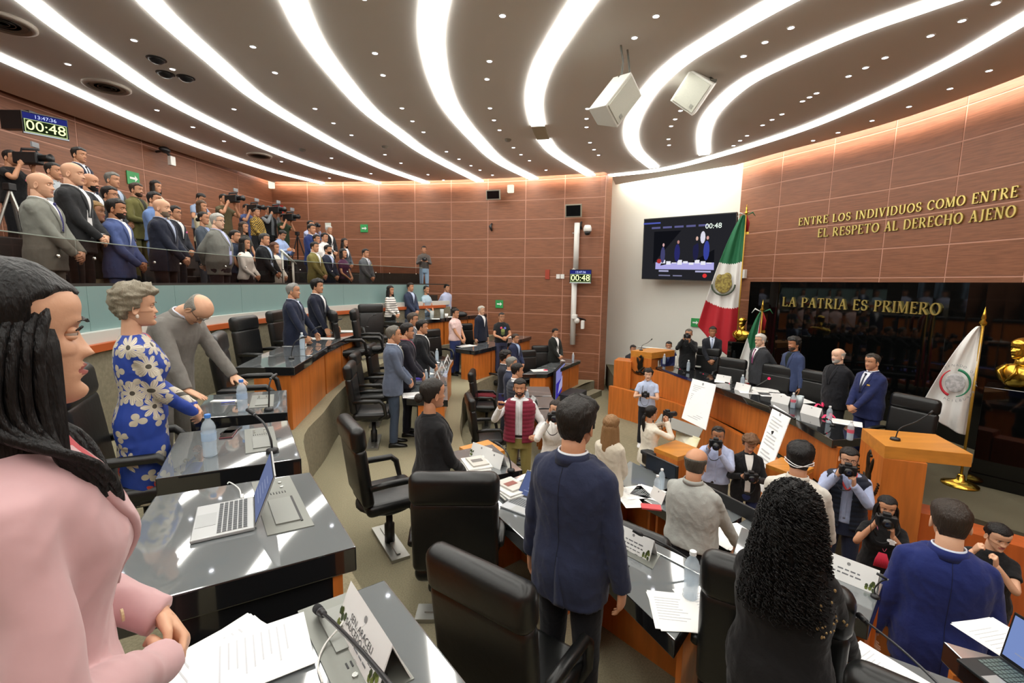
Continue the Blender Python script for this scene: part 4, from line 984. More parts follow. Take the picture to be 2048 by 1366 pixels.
t = empty('cable_pole', (q.x, q.y, 0), an, label='tall white vertical conduit pole on the back wall', cat='pole')
zt, zb = DD(1155, 446, q.y).z, DD(1147, 689, q.y).z
obj('pole', MB().tube([(0, 0, zb), (0, 0, DD(1150, 538, q.y).z)], .085, 14), [WHITEP], t, smooth=True)
obj('pole', MB().tube([(.03, 0, DD(1150, 538, q.y).z), (.03, 0, zt)], .085, 14), [WHITEP], t, smooth=True)
for zc in (zb + .3, (zt + zb) / 2, zt - .3): obj('strap', MB().box((0, .06, zc), (.2, .16, .03)), [STEEL], t)
def monitor(px, py, tgt, w_, h_, lb, tilt=.15):
    q, an, f = onpath(FP, px, py, .45)
    t = empty('wall_monitor', q, an, label=lb, cat='monitor'); t.rotation_euler = (tilt, 0, an)
    obj('case', MB().box((0, .03, 0), (w_, .06, h_)), [mat('8C8878', .5)], t, bevel=.01)
    obj('screen', MB().box((0, -.004, 0), (w_ - .07, .012, h_ - .07)), [mat('0C0D0F', .1)], t)
    obj('mount_arm', MB().tube([(0, .05, .0), (0, .25, .03), (0, .45, .1)], .035, 8), [PLASTIC], t)
monitor(994, 395, None, .46, .30, 'small black wall monitor on the left of the two high on the back wall')
monitor(1152, 426, None, .50, .38, 'small black wall monitor above the white conduit pole')
def exitsign(path, px, py, lb, col='2E9A52', sz=.26, out=.03):
    q, an, f = onpath(path, px, py, out)
    t = empty('exit_sign', q, an, label=lb, cat='sign')
    obj('plate', MB().box((0, 0, 0), (sz, .02, sz)), [mat(col, .5)], t)
    w_ = mat('F4F6F2', .5)
    obj('arrow_symbol', MB().box((-.02, -.013, 0), (sz * .45, .004, sz * .16)).add([(sz * .12, -.015, sz * .24), (sz * .12, -.015, -sz * .24), (sz * .36, -.015, 0)], [(0, 2, 1)]), [w_], t)
    return t
exitsign(FP, 999, 608, 'green arrow exit sign on the back wall above the man in a black tee')
exitsign(FP, 729, 457, 'green safety sign on the back wall above the grey suited man')
exitsign(FP, 657, 452, 'white safety sign on the back wall over the white-haired man', 'DDE6DC', .2)
exitsign(resample(LEFTW, .1), 264, 357, 'green exit sign on the left wall behind the gallery', '3E9A5A', .3)
exitsign(FP, 559, 419, 'red fire sign on the wall beside the corner', 'B83A34', .28)
WP = resample(WHITEL, .1)
exitsign(WP, 1391, 645, 'green exit sign on the white wall behind the cameraman')
# emergency lights near the cove
for px, py, lb in ((546, 371, 'small white lamp glowing at the corner of the back wall'), (1023, 379, 'white boxy lamp at the top of the back wall')):
    q, an, f = onpath(FP, px, py, .1); obj('wall_lamp', MB().box((0, 0, 0), (.2, .12, .24)), [emat('FFF6DC', 1.6, False)], None, q, label=lb, cat='lamp', bevel=.02).rotation_euler = (0, 0, an)
# outlets, vents
q, an, f = onpath(FP, 1121, 553, .03); t = empty('wall_plate', q, an, label='small double wall plate left of the white pole', cat='wall plate')
for k in (-1, 1): obj('socket', MB().box((k * .07, 0, 0), (.12, .03, .14)), [WHITEP], t, bevel=.005)
q, an, f = onpath(FP, 1095, 549, .03); obj('wall_patch', MB().box((0, 0, 0), (.14, .03, .3)), [mat('9E3A24', .5)], None, q, label='red rectangular plate on the back wall', cat='plate').rotation_euler = (0, 0, an)
for px, py, lb in ((984, 455, 'black wall camera below the left monitor'), (1163, 452, 'black bracket behind the white pole top')):
    q, an, f = onpath(FP, px, py, .08); t = empty('wall_fixture', q, an, label=lb, cat='fixture')
    obj('arm', MB().tube([(0, .06, .12), (-.03, -.02, .02), (.02, 0, -.12)], [.03, .05, .03], 8), [PLASTIC], t, smooth=True)
# security cameras
def ptz(path, px, py, lb, s=1., out=.35, dark=False):
    q, an, f = onpath(path, px, py, out); t = empty('security_camera', q, an, label=lb, cat='camera'); t.scale = (s,) * 3
    mt = WHITEP
    obj('mount_arm', MB().tube([(0, out / s, .12), (0, .1, .12), (0, 0, .08)], .035, 8), [mt], t, smooth=True)
    obj('housing', MB().lathe([(0, .14), (.08, .13), (.11, .06), (.11, -.02), (.09, -.04), (0, -.04)], seg=18), [mt], t, smooth=True)
    obj('dome', MB().lathe([(.085, -.04), (.08, -.09), (.05, -.13), (0, -.14)], seg=18), [PLASTIC], t, smooth=True)
ptz(FP, 1179, 463, 'white dome security camera beside the pole top', 1.1)
RW_ = resample(RIGHTW, .1)
ptz(RW_, 1468, 552, 'white dome security camera in front of the big flag', 1.15, .5)
ptz(RW_, 1463, 575, 'lower white camera beside the big flag', .9, .5)
q, an, f = onpath(FP, 1163, 640, .3); t = empty('security_camera', q, an, label='white box camera on an arm low on the back wall', cat='camera')
obj('mount_arm', MB().tube([(.12, .3, .0), (0, .1, .06), (-.12, .02, .1)], .03, 8), [PLASTIC], t, smooth=True)
obj('housing', MB().box((-.16, -.02, .12), (.16, .22, .13)).ball((-.08, -.05, .0), .09).box((.1, 0, -.12), (.1, .14, .26)), [WHITEP], t, bevel=.015)
q, an, f = onpath(RW_, 1487, 548, .05); obj('junction_box', MB().box((0, 0, 0), (.24, .1, .24)), [WHITEP], None, q, label='white square box at the edge of the wood wall', cat='box', bevel=.01).rotation_euler = (0, 0, an)
q, an, f = onpath(resample(LEFTW, .1), 310, 312, .35); t = empty('spot_fixture', q, an, label='black lamp fixture with white box on the left wall', cat='fixture')
obj('arm', MB().tube([(0, .3, .1), (0, .05, .12), (.1, 0, 0)], .03, 8), [PLASTIC], t); obj('head', MB().ball((-.05, 0, .12), (.14, .1, .08)), [PLASTIC], t, smooth=True); obj('box', MB().box((.12, 0, -.1), (.14, .1, .22)), [WHITEP], t, bevel=.01)
# TV
a, b, c, d = DD(1288, 438, 14.35), DD(1474, 424, 12.75), DD(1470, 564, 12.75), DD(1283, 558, 14.35)
tv = empty('video_wall', (0, 0, 0), label='large wall screen on the white wall showing the presiding men', cat='screen')
quadbox('bezel', a, b, c, d, .14, PLASTIC, tv)
def Q(u, v, e=.0):
    p = a.lerp(b, u).lerp(d.lerp(c, u), v); n = (b - a).cross(d - a).normalized(); n = n if n.dot(Vector((0, 0, CZ)) - a) > 0 else -n; return p + n * e
def rect(u0, v0, u1, v1, m, e, name='screen_patch', th=.004): return quadbox(name, Q(u0, v0, e), Q(u1, v0, e), Q(u1, v1, e), Q(u0, v1, e), th, m, tv)
rect(.01, .015, .99, .985, emat('2B2B30', 1), .006, 'screen')
rect(.13, .22, .79, .82, emat('15161C', 1), .010, 'picture')
rect(.16, .72, .79, .83, emat('B9B4F0', 1.2), .013, 'table_image')
for u, v, du, dv, cc in ((.24, .46, .05, .28, '4A4A78'), (.245, .41, .022, .06, 'E8B8B8'), (.40, .42, .06, .3, '2E2F70'), (.41, .37, .025, .06, 'C89088'), (.60, .38, .06, .32, '26264A'), (.61, .32, .025, .07, 'E8C0B0'), (.71, .38, .06, .32, '3E4AA8'), (.72, .32, .025, .06, 'E8B0A8'), (.67, .24, .05, .2, 'F0F0FF'), (.20, .66, .05, .08, 'B83838')):
    mb = MB(); cc_ = Q(u, v + dv / 2, .018); x = (b - a).normalized(); zz = (d - a).normalized(); n = x.cross(zz); wq, hq = du * 2.75 / 2, dv * 1.75 / 2
    mb.add([cc_ + x * wq * math.cos(k * PI / 6) + zz * hq * math.sin(k * PI / 6) * -1 for k in range(12)], [tuple(range(12))]); obj('figure_image', mb, [emat(cc, 1.1)], tv)
for k in range(9): rect(.22 + .062 * k, .68 + .02 * (k % 3), .27 + .062 * k, .735 + .02 * (k % 2), emat('F4F4FF', 1.2), .016, 'paper_image')
for k in range(5): rect(.1 + .13 * k, .145, .2 + .13 * k, .175, emat('6B6BA0', 1), .012, 'caption_bar')
rect(.0, .07, .2, .095, emat('5A66C8', 1), .012, 'caption_bar'); rect(.2, .845, .31, .87, emat('C8C8F0', 1), .012, 'caption_bar'); rect(.6, .845, .76, .87, emat('C8C8F0', 1), .012, 'caption_bar')
rect(.2, .92, .33, .94, emat('8888A8', 1), .012, 'caption_bar'); rect(.36, .92, .46, .94, emat('8888A8', 1), .012, 'caption_bar')
x_ = (b - a).normalized(); ag = math.atan2(x_.y, x_.x)
text_obj('00:48', .2, emat('E0F0E0', 2), tv, Q(.775, .18, .02), (PI / 2, 0, ag))
mb = MB(); cc_ = Q(.7, .92, .02); zz = (d - a).normalized(); mb.add([cc_ + x_ * .06 * math.cos(k * PI / 8) - zz * .06 * math.sin(k * PI / 8) for k in range(16)], [tuple(range(16))]); obj('red_dot', mb, [emat('E03838', 1.3)], tv)
# speakers hung from the ceiling
def speaker(pts, z0, lb, sc=1.):
    t = empty('ceiling_speaker', (0, 0, 0), label=lb, cat='speaker')
    return t
def hung(px, py, dist, ang, tilt, size, lb, roll=0):
    p = DD(px, py, dist); t = empty('ceiling_speaker', p, label=lb, cat='speaker')
    M = Matrix.Rotation(ang, 4, 'Z') @ Matrix.Rotation(tilt, 4, 'X') @ Matrix.Rotation(roll, 4, 'Y')
    w_, d_, h_ = size; mb = MB(); mb.M = M
    mb.loft([[(-w_ / 2, -d_ / 2, -h_ / 2), (w_ / 2, -d_ / 2, -h_ / 2), (w_ / 2, -d_ / 2, h_ / 2), (-w_ / 2, -d_ / 2, h_ / 2)], [(-w_ / 2.7, d_ / 2, -h_ / 2), (w_ / 2.7, d_ / 2, -h_ / 2), (w_ / 2.7, d_ / 2, h_ / 2), (-w_ / 2.7, d_ / 2, h_ / 2)]])
    obj('cabinet', mb, [mat('DCDDD4', .5)], t, bevel=.01)
    g = MB(); g.M = M; g.box((0, -d_ / 2 - .008, 0), (w_ - .06, .016, h_ - .06)); obj('grille', g, [mat('C6C8BA', .7, 0, .4, 120)], t, bevel=.006)
    g = MB(); g.M = M; g.box((w_ / 2 * .55, -d_ / 2 - .018, -h_ * .3), (.05, .01, .05)); obj('badge', g, [mat('9A9C92', .4)], t)
    for k in (-1, 1):
        q = M @ Vector((k * w_ * .28, .05, h_ / 2)); top = Vector((q.x, q.y + .1, CEIL - p.z))
        obj('hanger', MB().tube([q, q.lerp(top, .5) + Vector((.03, 0, 0)), top], .014, 6), [mat('6A6A62', .5)], t)
        obj('anchor', MB().box(q, (.1, .1, .03)), [mat('77776C', .4, .5)], t)
    return t
hung(1229, 202, 6.6, math.radians(35), .25, (.37, .36, .58), 'larger white loudspeaker hung from the ceiling, left of the pair', .62)
hung(1389, 186, 7.7, math.radians(-35), .3, (.44, .40, .5), 'smaller white loudspeaker hung from the ceiling, right of the pair', .7)
# ================================================================ BUSTS, FLAGS
def bust(p, ang, s, lb, zb):
    t = empty('bust', p, ang, label=lb, cat='bust'); t.scale = (s,) * 3
    mb = MB()
    hv, hf, _ = head_mesh('m', 1.0)
    mb.add([(x, y, z + .45) for x, y, z in hv], hf)
    mb.tube([(0, -.02, .40), (0, -.03, .30), (0, -.03, .20)], [.058, .062, .09], 16)
    mb.loft([[(a * math.cos(q), b * math.sin(q) + (-.02), z) for q in [2 * PI * k / 24 for k in range(24)]] for z, a, b in ((0, .10, .08), (.03, .13, .10), (.08, .20, .125), (.15, .245, .13), (.20, .235, .12), (.24, .18, .10), (.27, .09, .08))])
    hairm = MB().ball((0, -.02, .50), (.083, .105, .078), 18, 10)
    obj('figure', mb, [GOLD], t, smooth=True); obj('hair', hairm, [GOLD], t, smooth=True)
    obj('lapels', MB().tube([(-.05, .07, .26), (-.09, .125, .18), (0, .13, .06)], .012, 6).tube([(.05, .07, .26), (.09, .125, .18), (0, .13, .06)], .012, 6), [GOLD], t, smooth=True)
    return t
def flag(base, ztop, zflag0, wid, bands, lb, ang, tilt=0, length=2.2, sway=.1, emb=None, fold=.05, ribbon=False, drift=0):
    """cloth hangs from the pole: top narrow, widening into folds"""
    t = empty('flag', base, ang, label=lb, cat='flag')
    H = ztop - base[2]
    obj('pole', MB().tube([(0, 0, .05), (0, 0, H)], .016, 10), [mat('B8923A', .3, .6)], t, smooth=True)
    obj('finial', MB().lathe([(0, H - .02), (.03, H), (.045, H + .03), (.02, H + .07), (.028, H + .09), (0, H + .24)], seg=12), [GOLD], t, smooth=True)
    obj('base', MB().lathe([(0, 0), (.2, 0), (.2, .02), (.12, .05), (.05, .08), (.04, .14), (.03, .16), (0, .16)], seg=24), [GOLD], t, smooth=True)
    top = H - .02; nz, nx = 110, 40; Fm = []
    for i in range(nz + 1):
        v = i / nz; row = []
        wv = wid * (.10 + .90 * v**.75)
        for j in range(nx + 1):
            u = j / nx
            y = fold * math.sin(u * 15 + v * 2) * (.3 + .7 * v) + .03 * math.sin(u * 7 - v * 5)
            x = -wv * u + drift * v
            hem = 1 - .22 * (u**1.5) * 1.0
            z = top - length * v * hem - .0
            row.append((x, y, z))
        Fm.append(row)
    vs = [p for r in Fm for p in r]; fs = []; mi = []
    for i in range(nz):
        for j in range(nx):
            fs.append((i * (nx + 1) + j, i * (nx + 1) + j + 1, (i + 1) * (nx + 1) + j + 1, (i + 1) * (nx + 1) + j)); mi.append(bands((j + .5) / nx, (i + .5) / nz))
    mb = MB().add(vs, fs, mi)
    o = obj('cloth', mb, [mat('1E6B45', .7, 0, .1, 90), mat('E9E9E6', .7, 0, .1, 90), mat('B5202C', .7, 0, .1, 90)], t, smooth=True)
    sd = o.modifiers.new('s', 'SOLIDIFY'); sd.thickness = .006
    if emb: emb(t, wid, length, top)
    if ribbon:
        for k, mm in ((-1, 0), (0, 1), (1, 2)):
            obj('ribbon', MB().tube([(0, .02, H - .03), (k * .05, .09, H - .2), (k * .04, .1, H - .42)], [.03, .05, .04], 8, 0, .3), [[mat('1E6B45', .6), mat('E9E9E6', .6), mat('B5202C', .6)][mm]], t, smooth=True)
            obj('gold_fringe', MB().box((k * .04, .1, H - .45), (.09, .03, .06)), [GOLD], t)
        for k in (-1, 1): obj('bow_loop', MB().tube([(0, .02, H - .03), (k * .14, .03, H + .04), (k * .2, .03, H - .05)], [.015, .045, .015], 8, 0, .4), [mat('1E6B45' if k > 0 else 'E9E9E6', .6)], t, smooth=True)
    return t
# ================================================================ FURNITURE
def chair_meshes():
    def pad(c, d, r, puff=.0, M=None, rr=5):
        mb = MB().box((0, 0, 0), d); me = mb.mesh(); o = bpy.data.objects.new('t', me); COL.objects.link(o)
        b = o.modifiers.new('b', 'BEVEL'); b.width = r; b.segments = rr; b.limit_method = 'NONE'
        dg = bpy.context.evaluated_depsgraph_get(); n = bpy.data.meshes.new_from_object(o.evaluated_get(dg)); bpy.data.objects.remove(o)
        n.transform((Matrix.Translation(c) @ (M or Matrix.Identity(4)))); n.polygons.foreach_set('use_smooth', [True] * len(n.polygons)); n.materials.clear(); n.materials.append(LEATHER); return n
    R = {}
    R['seat'] = [pad((0, .0, .48), (.55, .52, .11), .05)]
    R['backrest'] = [pad((0, -.27, .78), (.56, .10, .52), .045, M=Matrix.Rotation(.12, 4, 'X'))]
    R['headrest'] = [pad((0, -.31, 1.115), (.57, .13, .22), .06, M=Matrix.Rotation(.10, 4, 'X'))]
    arm = MB().tube([(.29, -.24, .7), (.3, -.1, .715), (.3, .12, .71), (.3, .17, .66), (.29, .2, .5), (.26, .1, .44)], [.025, .03, .03, .028, .025, .02], 10)
    arm2 = MB().tube([(-x, y, z) for x, y, z in [(.29, -.24, .7), (.3, -.1, .715), (.3, .12, .71), (.3, .17, .66), (.29, .2, .5), (.26, .1, .44)]], [.025, .03, .03, .028, .025, .02], 10)
    R['armrest'] = [a.mesh(True, [LEATHER]) for a in (arm, arm2)]
    R['seat_shell'] = [MB().loft([[(a * math.cos(q), b * math.sin(q) - .02, z) for q in [2 * PI * k / 20 for k in range(20)]] for z, a, b in ((.36, .06, .06), (.385, .2, .2), (.43, .27, .27), (.46, .265, .265))]).mesh(True, [PLASTIC])]
    R['column'] = [MB().lathe([(0, .03), (.045, .03), (.045, .2), (.03, .21), (.03, .4), (0, .4)], seg=14).mesh(True, [PLASTIC])]
    R['base_plate'] = [MB().box((0, 0, .015), (.62, .16, .03)).box((0, 0, .035), (.5, .03, .012), 0).mesh(False, [STEEL])]
    return R
CHM = None
CHAIR0 = None
def chair(p, ang, lb, grp, dark=False):
    global CHM, CHAIR0
    if CHM is None: CHM = chair_meshes()
    t = empty('leather_armchair', p, ang, label=lb, cat='chair', group=grp)
    for nm, l in CHM.items():
        for me in l: obj(nm, me, None, t)
    return t
WOODI = ORANGE
def desk(front, back, z, fl, lb, grp, panel=None, ends=(1, 1), top=None, drawer=False, dark=False):
    """front/back: two points each; slab, wood front board, end boards, inlaid metal connection panel"""
    f0, f1, b0, b1 = [Vector((*q, 0)) for q in (*front, *back)]
    c = (f0 + f1 + b0 + b1) / 4
    t = empty('senate_desk', (c.x, c.y, fl), 0, label=lb, cat='desk', group=grp)
    L = lambda p: (p.x - c.x, p.y - c.y)
    ds = MB().prism([L(f0), L(f1), L(b1), L(b0)], z - fl - .1, z - fl); ds.m = [0, 1, 0, 0, 0, 0]
    obj('desktop', ds, [BLACKG, SLABREFL], t, bevel=.006)
    dn = ((b0 + b1) / 2 - (f0 + f1) / 2).normalized(); g = (f1 - f0).normalized()
    q0, q1 = f0 + dn * .05 + g * .01, f1 + dn * .05 - g * .01
    obj('front_board', MB().prism([L(q0), L(q1), L(q1 + dn * .035), L(q0 + dn * .035)], .0, z - fl - .1), [WOODI], t)
    for k, (a, b, on) in enumerate(((f0, b0, ends[0]), (f1, b1, ends[1]))):
        if not on: continue
        s_ = 1 if k == 0 else -1; e = (b - a).normalized(); ln = (b - a).length
        a_ = a + e * .06 + g * s_ * .02
        obj('end_board', MB().prism([L(a_), L(a_ + e * ln * .62), L(a_ + e * ln * .62 + g * s_ * .03), L(a_ + g * s_ * .03)], 0, z - fl - .1), [BLACKG if dark else WOODI], t)
    if panel:
        a, b = panel   # strip along the front edge
        m1 = f0.lerp(f1, a) + dn * .10; m2 = f0.lerp(f1, b) + dn * .10; pm = (z - fl)
        ug = (m2 - m1).normalized(); un = dn; PL_ = MB().prism([L(m1), L(m2), L(m2 + un * .17), L(m1 + un * .17)], pm - .002, pm + .004)
        cp = obj('connection_panel', PL_, [mat('83857F', .4, .5)], t)
        ln = (m2 - m1).length; C0 = m1 + un * .085
        i0 = C0 + ug * ln * .12; i1 = C0 + ug * ln * .55
        obj('cable_flap', MB().prism([L(i0 - un * .045), L(i1 - un * .045), L(i1 + un * .045), L(i0 + un * .045)], pm + .004, pm + .009), [mat('8D8F8A', .4, .5)], cp)
        obj('flap_gap', MB().prism([L(i0 - un * .055 - ug * .008), L(i1 - un * .055 + ug * .008), L(i1 - un * .046 + ug * .008), L(i0 - un * .046 - ug * .008)], pm + .004, pm + .007), [PLASTIC], cp)
        for k in range(7):
            s1 = C0 + ug * ln * (.66) + un * (.012 * (k - 3))
            obj('speaker_slot', MB().prism([L(s1 - un * .002), L(s1 + ug * .02 - un * .002), L(s1 + ug * .02 + un * .002), L(s1 + un * .002)], pm + .004, pm + .006), [PLASTIC], cp)
        for k in range(4):
            s1 = C0 + ug * ln * (.78 + .1 * (k // 2)) + un * (.03 * (k % 2 * 2 - 1))
            obj('button', MB().lathe([(0, 0), (.008, 0), (.008, .004), (0, .004)], (s1.x - c.x, s1.y - c.y, pm + .004), 8), [CHROME], cp)
    return t
def micro(p, ang, lb, h=.36, reach=.2, red=False, grp=None, s=1.):
    t = empty('gooseneck_microphone', p, ang, label=lb, cat='microphone', group=grp); t.scale = (s,) * 3
    obj('base', MB().lathe([(0, 0), (.035, 0), (.032, .02), (.012, .03), (0, .03)], seg=14), [PLASTIC], t, smooth=True)
    obj('gooseneck', MB().tube(crom([(0, 0, .02), (0, .01, h * .4), (0, reach * .4, h * .8), (0, reach, h)], 5), .006, 8), [mat('3A3B3D', .3, .5)], t, smooth=True)
    obj('capsule', MB().tube([(0, reach - .01, h), (0, reach + .03, h + .012), (0, reach + .07, h + .02)], [.009, .013, .011], 10), [PLASTIC], t, smooth=True)
    obj('ring', MB().tube([(0, reach - .012, h), (0, reach - .004, h + .002)], .0105, 10), [emat('FF2A55', 2.) if red else mat('5A5B5D', .3)], t)
    return t
WATER = mat('DCE8F0', .05)
def plastic_mat(c, alpha=.35):
    k = ('pl', c, alpha)
    if k in MATS: return MATS[k]
    m = bpy.data.materials.new('clear_plastic'); m.use_nodes = True; nt = m.node_tree; b = nt.nodes['Principled BSDF']
    b.inputs['Base Color'].default_value = (*srgb(c), 1); b.inputs['Roughness'].default_value = .08; b.inputs['Alpha'].default_value = alpha; b.inputs['Specular IOR Level'].default_value = .9
    MATS[k] = m; return m
BOT = None
def bottle(p, lb, cap='4A86D8', lab='B8D2EE', s=1., grp=None, tint='D8E8F4'):
    t = empty('water_bottle', p, random.random() * 6, label=lb, cat='bottle', group=grp); t.scale = (s,) * 3
    pr = [(0, 0), (.028, 0), (.033, .008), (.031, .02), (.033, .03), (.031, .04), (.033, .05), (.031, .06), (.033, .07), (.033, .125), (.031, .135), (.033, .145), (.031, .155), (.024, .175), (.013, .19), (.012, .205), (0, .205)]
    obj('body', MB().lathe(pr, seg=18), [plastic_mat(tint, .38)], t, smooth=True)
    obj('water', MB().lathe([(0, .003), (.027, .004), (.029, .09), (0, .09)], seg=14), [plastic_mat('C8DCEC', .3)], t, smooth=True)
    if lab: obj('paper_label', MB().lathe([(.0336, .07), (.0336, .122)], seg=18).mesh(True, [mat(lab, .4)], 'label') if False else MB().loft([[(.0338 * math.cos(q), .0338 * math.sin(q), z) for q in [2 * PI * k / 18 for k in range(18)]] for z in (.085, .125)], 0, False), [plastic_mat(lab, .75)], t, smooth=True)
    obj('cap', MB().lathe([(.0, .2), (.0145, .2), (.0145, .216), (.012, .218), (0, .218)], seg=14), [mat(cap, .4)], t)
    return t
def paper(p, ang, lb, w_=.216, l_=.279, n=1, lines=True, grp=None, curl=0):
    t = empty('paper_sheet', p, ang, label=lb, cat='paper', group=grp)
    for k in range(n):
        a = random.uniform(-.12, .12) * (k > 0); M = Matrix.Rotation(a, 4, 'Z'); mb = MB(); mb.M = M
        mb.box((random.uniform(-.01, .01) * k, random.uniform(-.01, .01) * k, .001 + .002 * k), (w_, l_, .0016)); obj('sheet', mb, [PAPER], t)
    if lines:
        m_ = mat('C4C6CA', .7); z_ = .0022 + .002 * (n - 1); lm = MB()
        for k in range(9):
            ln = w_ * random.uniform(.45, .75); lm.box((-w_ * .38 + ln / 2, l_ * .3 - k * l_ * .07, z_), (ln, .004, .0006))
        o = obj('printed_lines', lm, [m_], t)
    return t
def nameplate(p, ang, lb, text=('SEN.', ''), w_=.26, h_=.11, plant=True, grp=None, s=1., size=.016):
    """folded tent card; text faces local -y"""
    t = empty('name_card', p, ang, label=lb, cat='name card', group=grp); t.scale = (s,) * 3
    d = .05
    obj('card', MB().loft([[(-w_ / 2, -d, 0), (-w_ / 2, 0, h_), (-w_ / 2, d, 0), (-w_ / 2, d - .004, 0), (-w_ / 2, 0, h_ - .008), (-w_ / 2, -d + .004, 0)], [(w_ / 2, -d, 0), (w_ / 2, 0, h_), (w_ / 2, d, 0), (w_ / 2, d - .004, 0), (w_ / 2, 0, h_ - .008), (w_ / 2, -d + .004, 0)]]), [mat('EDEDEB', .5)], t)
    ta = math.atan2(h_, d)
    for k, s_ in enumerate(text):
        if not s_: continue
        v = .42 - k * .17; y = -d * (1 - (v + .1)); z = h_ * (v + .1)
        if s_[0] == '~':
            br = MB(); x_ = -w_ * float(s_[1:]) / 2
            while x_ < w_ * float(s_[1:]) / 2: ln = random.uniform(.012, .03); br.box((x_ + ln / 2, y - .001, z), (ln, .001, size * (.5 if k < 2 else .3))); x_ += ln + .008
            obj('blurred_print', br, [mat('8C8E92', .6)], t); continue
        text_obj(s_, size * (1 if k < 2 else .7), mat('3C3C40', .6) if k < 2 else mat('9A9A9A', .6), t, (0, y - .0015, z), (ta, 0, 0))
    v = .8; obj('seal', MB().add([Vector((.009 * math.cos(q), -d * (1 - v) - .0015 + .009 * math.sin(q) * math.cos(ta), h_ * v + .009 * math.sin(q) * math.sin(ta))) for q in [2 * PI * k / 12 for k in range(12)]], [tuple(range(12))]), [mat('8A8A8A', .6)], t)
    if plant:
        mb = MB(); random.seed(5)
        for k in range(18):
            x = w_ * (.40 if k < 9 else -.42) + random.uniform(-.018, .018); v = random.uniform(.08, .42); mb.add([Vector((x + .008 * math.cos(q), -d * (1 - v) - .0015 + .012 * math.sin(q) * math.cos(ta), h_ * v + .012 * math.sin(q) * math.sin(ta))) for q in [2 * PI * j / 6 for j in range(6)]], [tuple(range(6))], k % 2)
        obj('plant_print', mb, [mat('6E7A34', .6), mat('3E4A2A', .6)], t)
    return t
def laptop(p, ang, lb, body='B4B6B6', scr='7F8CB8', open_=1.9, w_=.304, d_=.215, keys=True, kcol='55585A', sub=None):
    """local +y away from the user; hinge at +y"""
    t = empty('laptop', p, ang, label=lb, cat='laptop')
    obj('base', MB().box((0, 0, .008), (w_, d_, .014)), [mat(body, .35, .5)], t, bevel=.004)
    obj('trackpad', MB().box((0, -d_ * .3, .0155), (w_ * .38, d_ * .33, .0008)), [mat('A4A6A6', .3, .4)], t)
    kb = obj('keyboard', MB().box((0, d_ * .14, .0154), (w_ * .9, d_ * .5, .0008)), [mat(body, .4, .3)], t)
    km = MB().box((0, 0, 0), (w_ * .9 / 14 * .8, d_ * .5 / 6 * .76, .0016)).mesh(False, [mat(kcol, .5)], 'key')
    for r in range(6):
        for c in range(14):
            if keys: obj('key', km, None, kb, ((c - 6.5) * w_ * .9 / 14, d_ * .14 + (r - 2.5) * d_ * .5 / 6, .0165))
    M = Matrix.Translation((0, d_ / 2, .014)) @ Matrix.Rotation(open_ - PI / 2, 4, 'X').inverted()
    mb = MB(); mb.M = M; mb.box((0, .003, d_ / 2), (w_, .006, d_)); obj('lid', mb, [mat(body, .35, .5)], t)
    mb = MB(); mb.M = M; mb.box((0, -.0008, d_ / 2), (w_ * .985, .001, d_ * .97)); bz = obj('bezel', mb, [PLASTIC], t)
    mb = MB(); mb.M = M; mb.box((0, -.0020, d_ / 2 + .003), (w_ * .95, .001, d_ * .88)); obj('display', mb, [emat(scr, .9)], t)
    dm_ = MB(); dm_.M = M
    for k in range(5): dm_.box((-.03 + .02 * k, -.003, d_ * (.25 + .12 * k)), (w_ * (.5 - .06 * k), .0005, .006))
    obj('window_lines', dm_, [emat('A4AFD4', .9)], t)
    return t
def phone(p, ang, lb, col='6A3038'):
    t = empty('mobile_phone', p, ang, label=lb, cat='phone')
    obj('body', MB().box((0, 0, .0045), (.075, .152, .009)), [mat(col, .3)], t, bevel=.003); obj('display', MB().box((0, 0, .0095), (.068, .144, .001)), [mat('0A0A0C', .08)], t); return t
# ================================================================ PLACEMENT
FA, FB, FC, FF, FD = 1.65, 1.0, .35, 0., .7
def at(px, py, h, fl): p = Z(px, py, fl + h); return (p.x, p.y, fl)
def top(px, py, z): p = Z(px, py, z); return Vector((p.x, p.y, z))
def lookang(p, tgt): return math.atan2(tgt[1] - p[1], tgt[0] - p[0]) - PI / 2
LOOK = (5.3, 8.0)
# ---- desks
rowA = [([(-.42, 1.42), (.11, .76)], [(-1.03, .98), (-.50, .32)]), ([(-.58, 1.61), (-1.05, 2.28)], [(-1.27, 1.21), (-1.64, 1.99)]), ([(-1.18, 2.46), (-1.60, 3.16)], [(-1.78, 2.17), (-2.16, 2.86)]), ([(-1.70, 3.36), (-2.05, 4.06)], [(-2.30, 3.16), (-2.62, 3.84)]),
 ([(-2.50, 5.15), (-2.63, 5.93)], [(-3.15, 5.1), (-3.32, 5.88)]), ([(-2.65, 5.97), (-2.79, 6.81)], [(-3.34, 5.9), (-3.46, 6.75)]), ([(-2.80, 6.86), (-2.88, 7.72)], [(-3.48, 6.8), (-3.53, 7.7)]), ([(-2.89, 7.77), (-2.89, 8.7)], [(-3.54, 7.75), (-3.52, 8.7)]),
 ([(-2.62, 10.95), (-2.34, 11.72)], [(-3.2, 11.2), (-2.93, 11.95)]), ([(-2.32, 11.76), (-1.86, 12.55)], [(-2.9, 12.0), (-2.42, 12.85)]), ([(-1.84, 12.6), (-1.3, 13.5)], [(-2.4, 12.9), (-1.85, 13.8)]), ([(-1.28, 13.55), (-.8, 14.3)], [(-1.83, 13.85), (-1.3, 14.6)])]
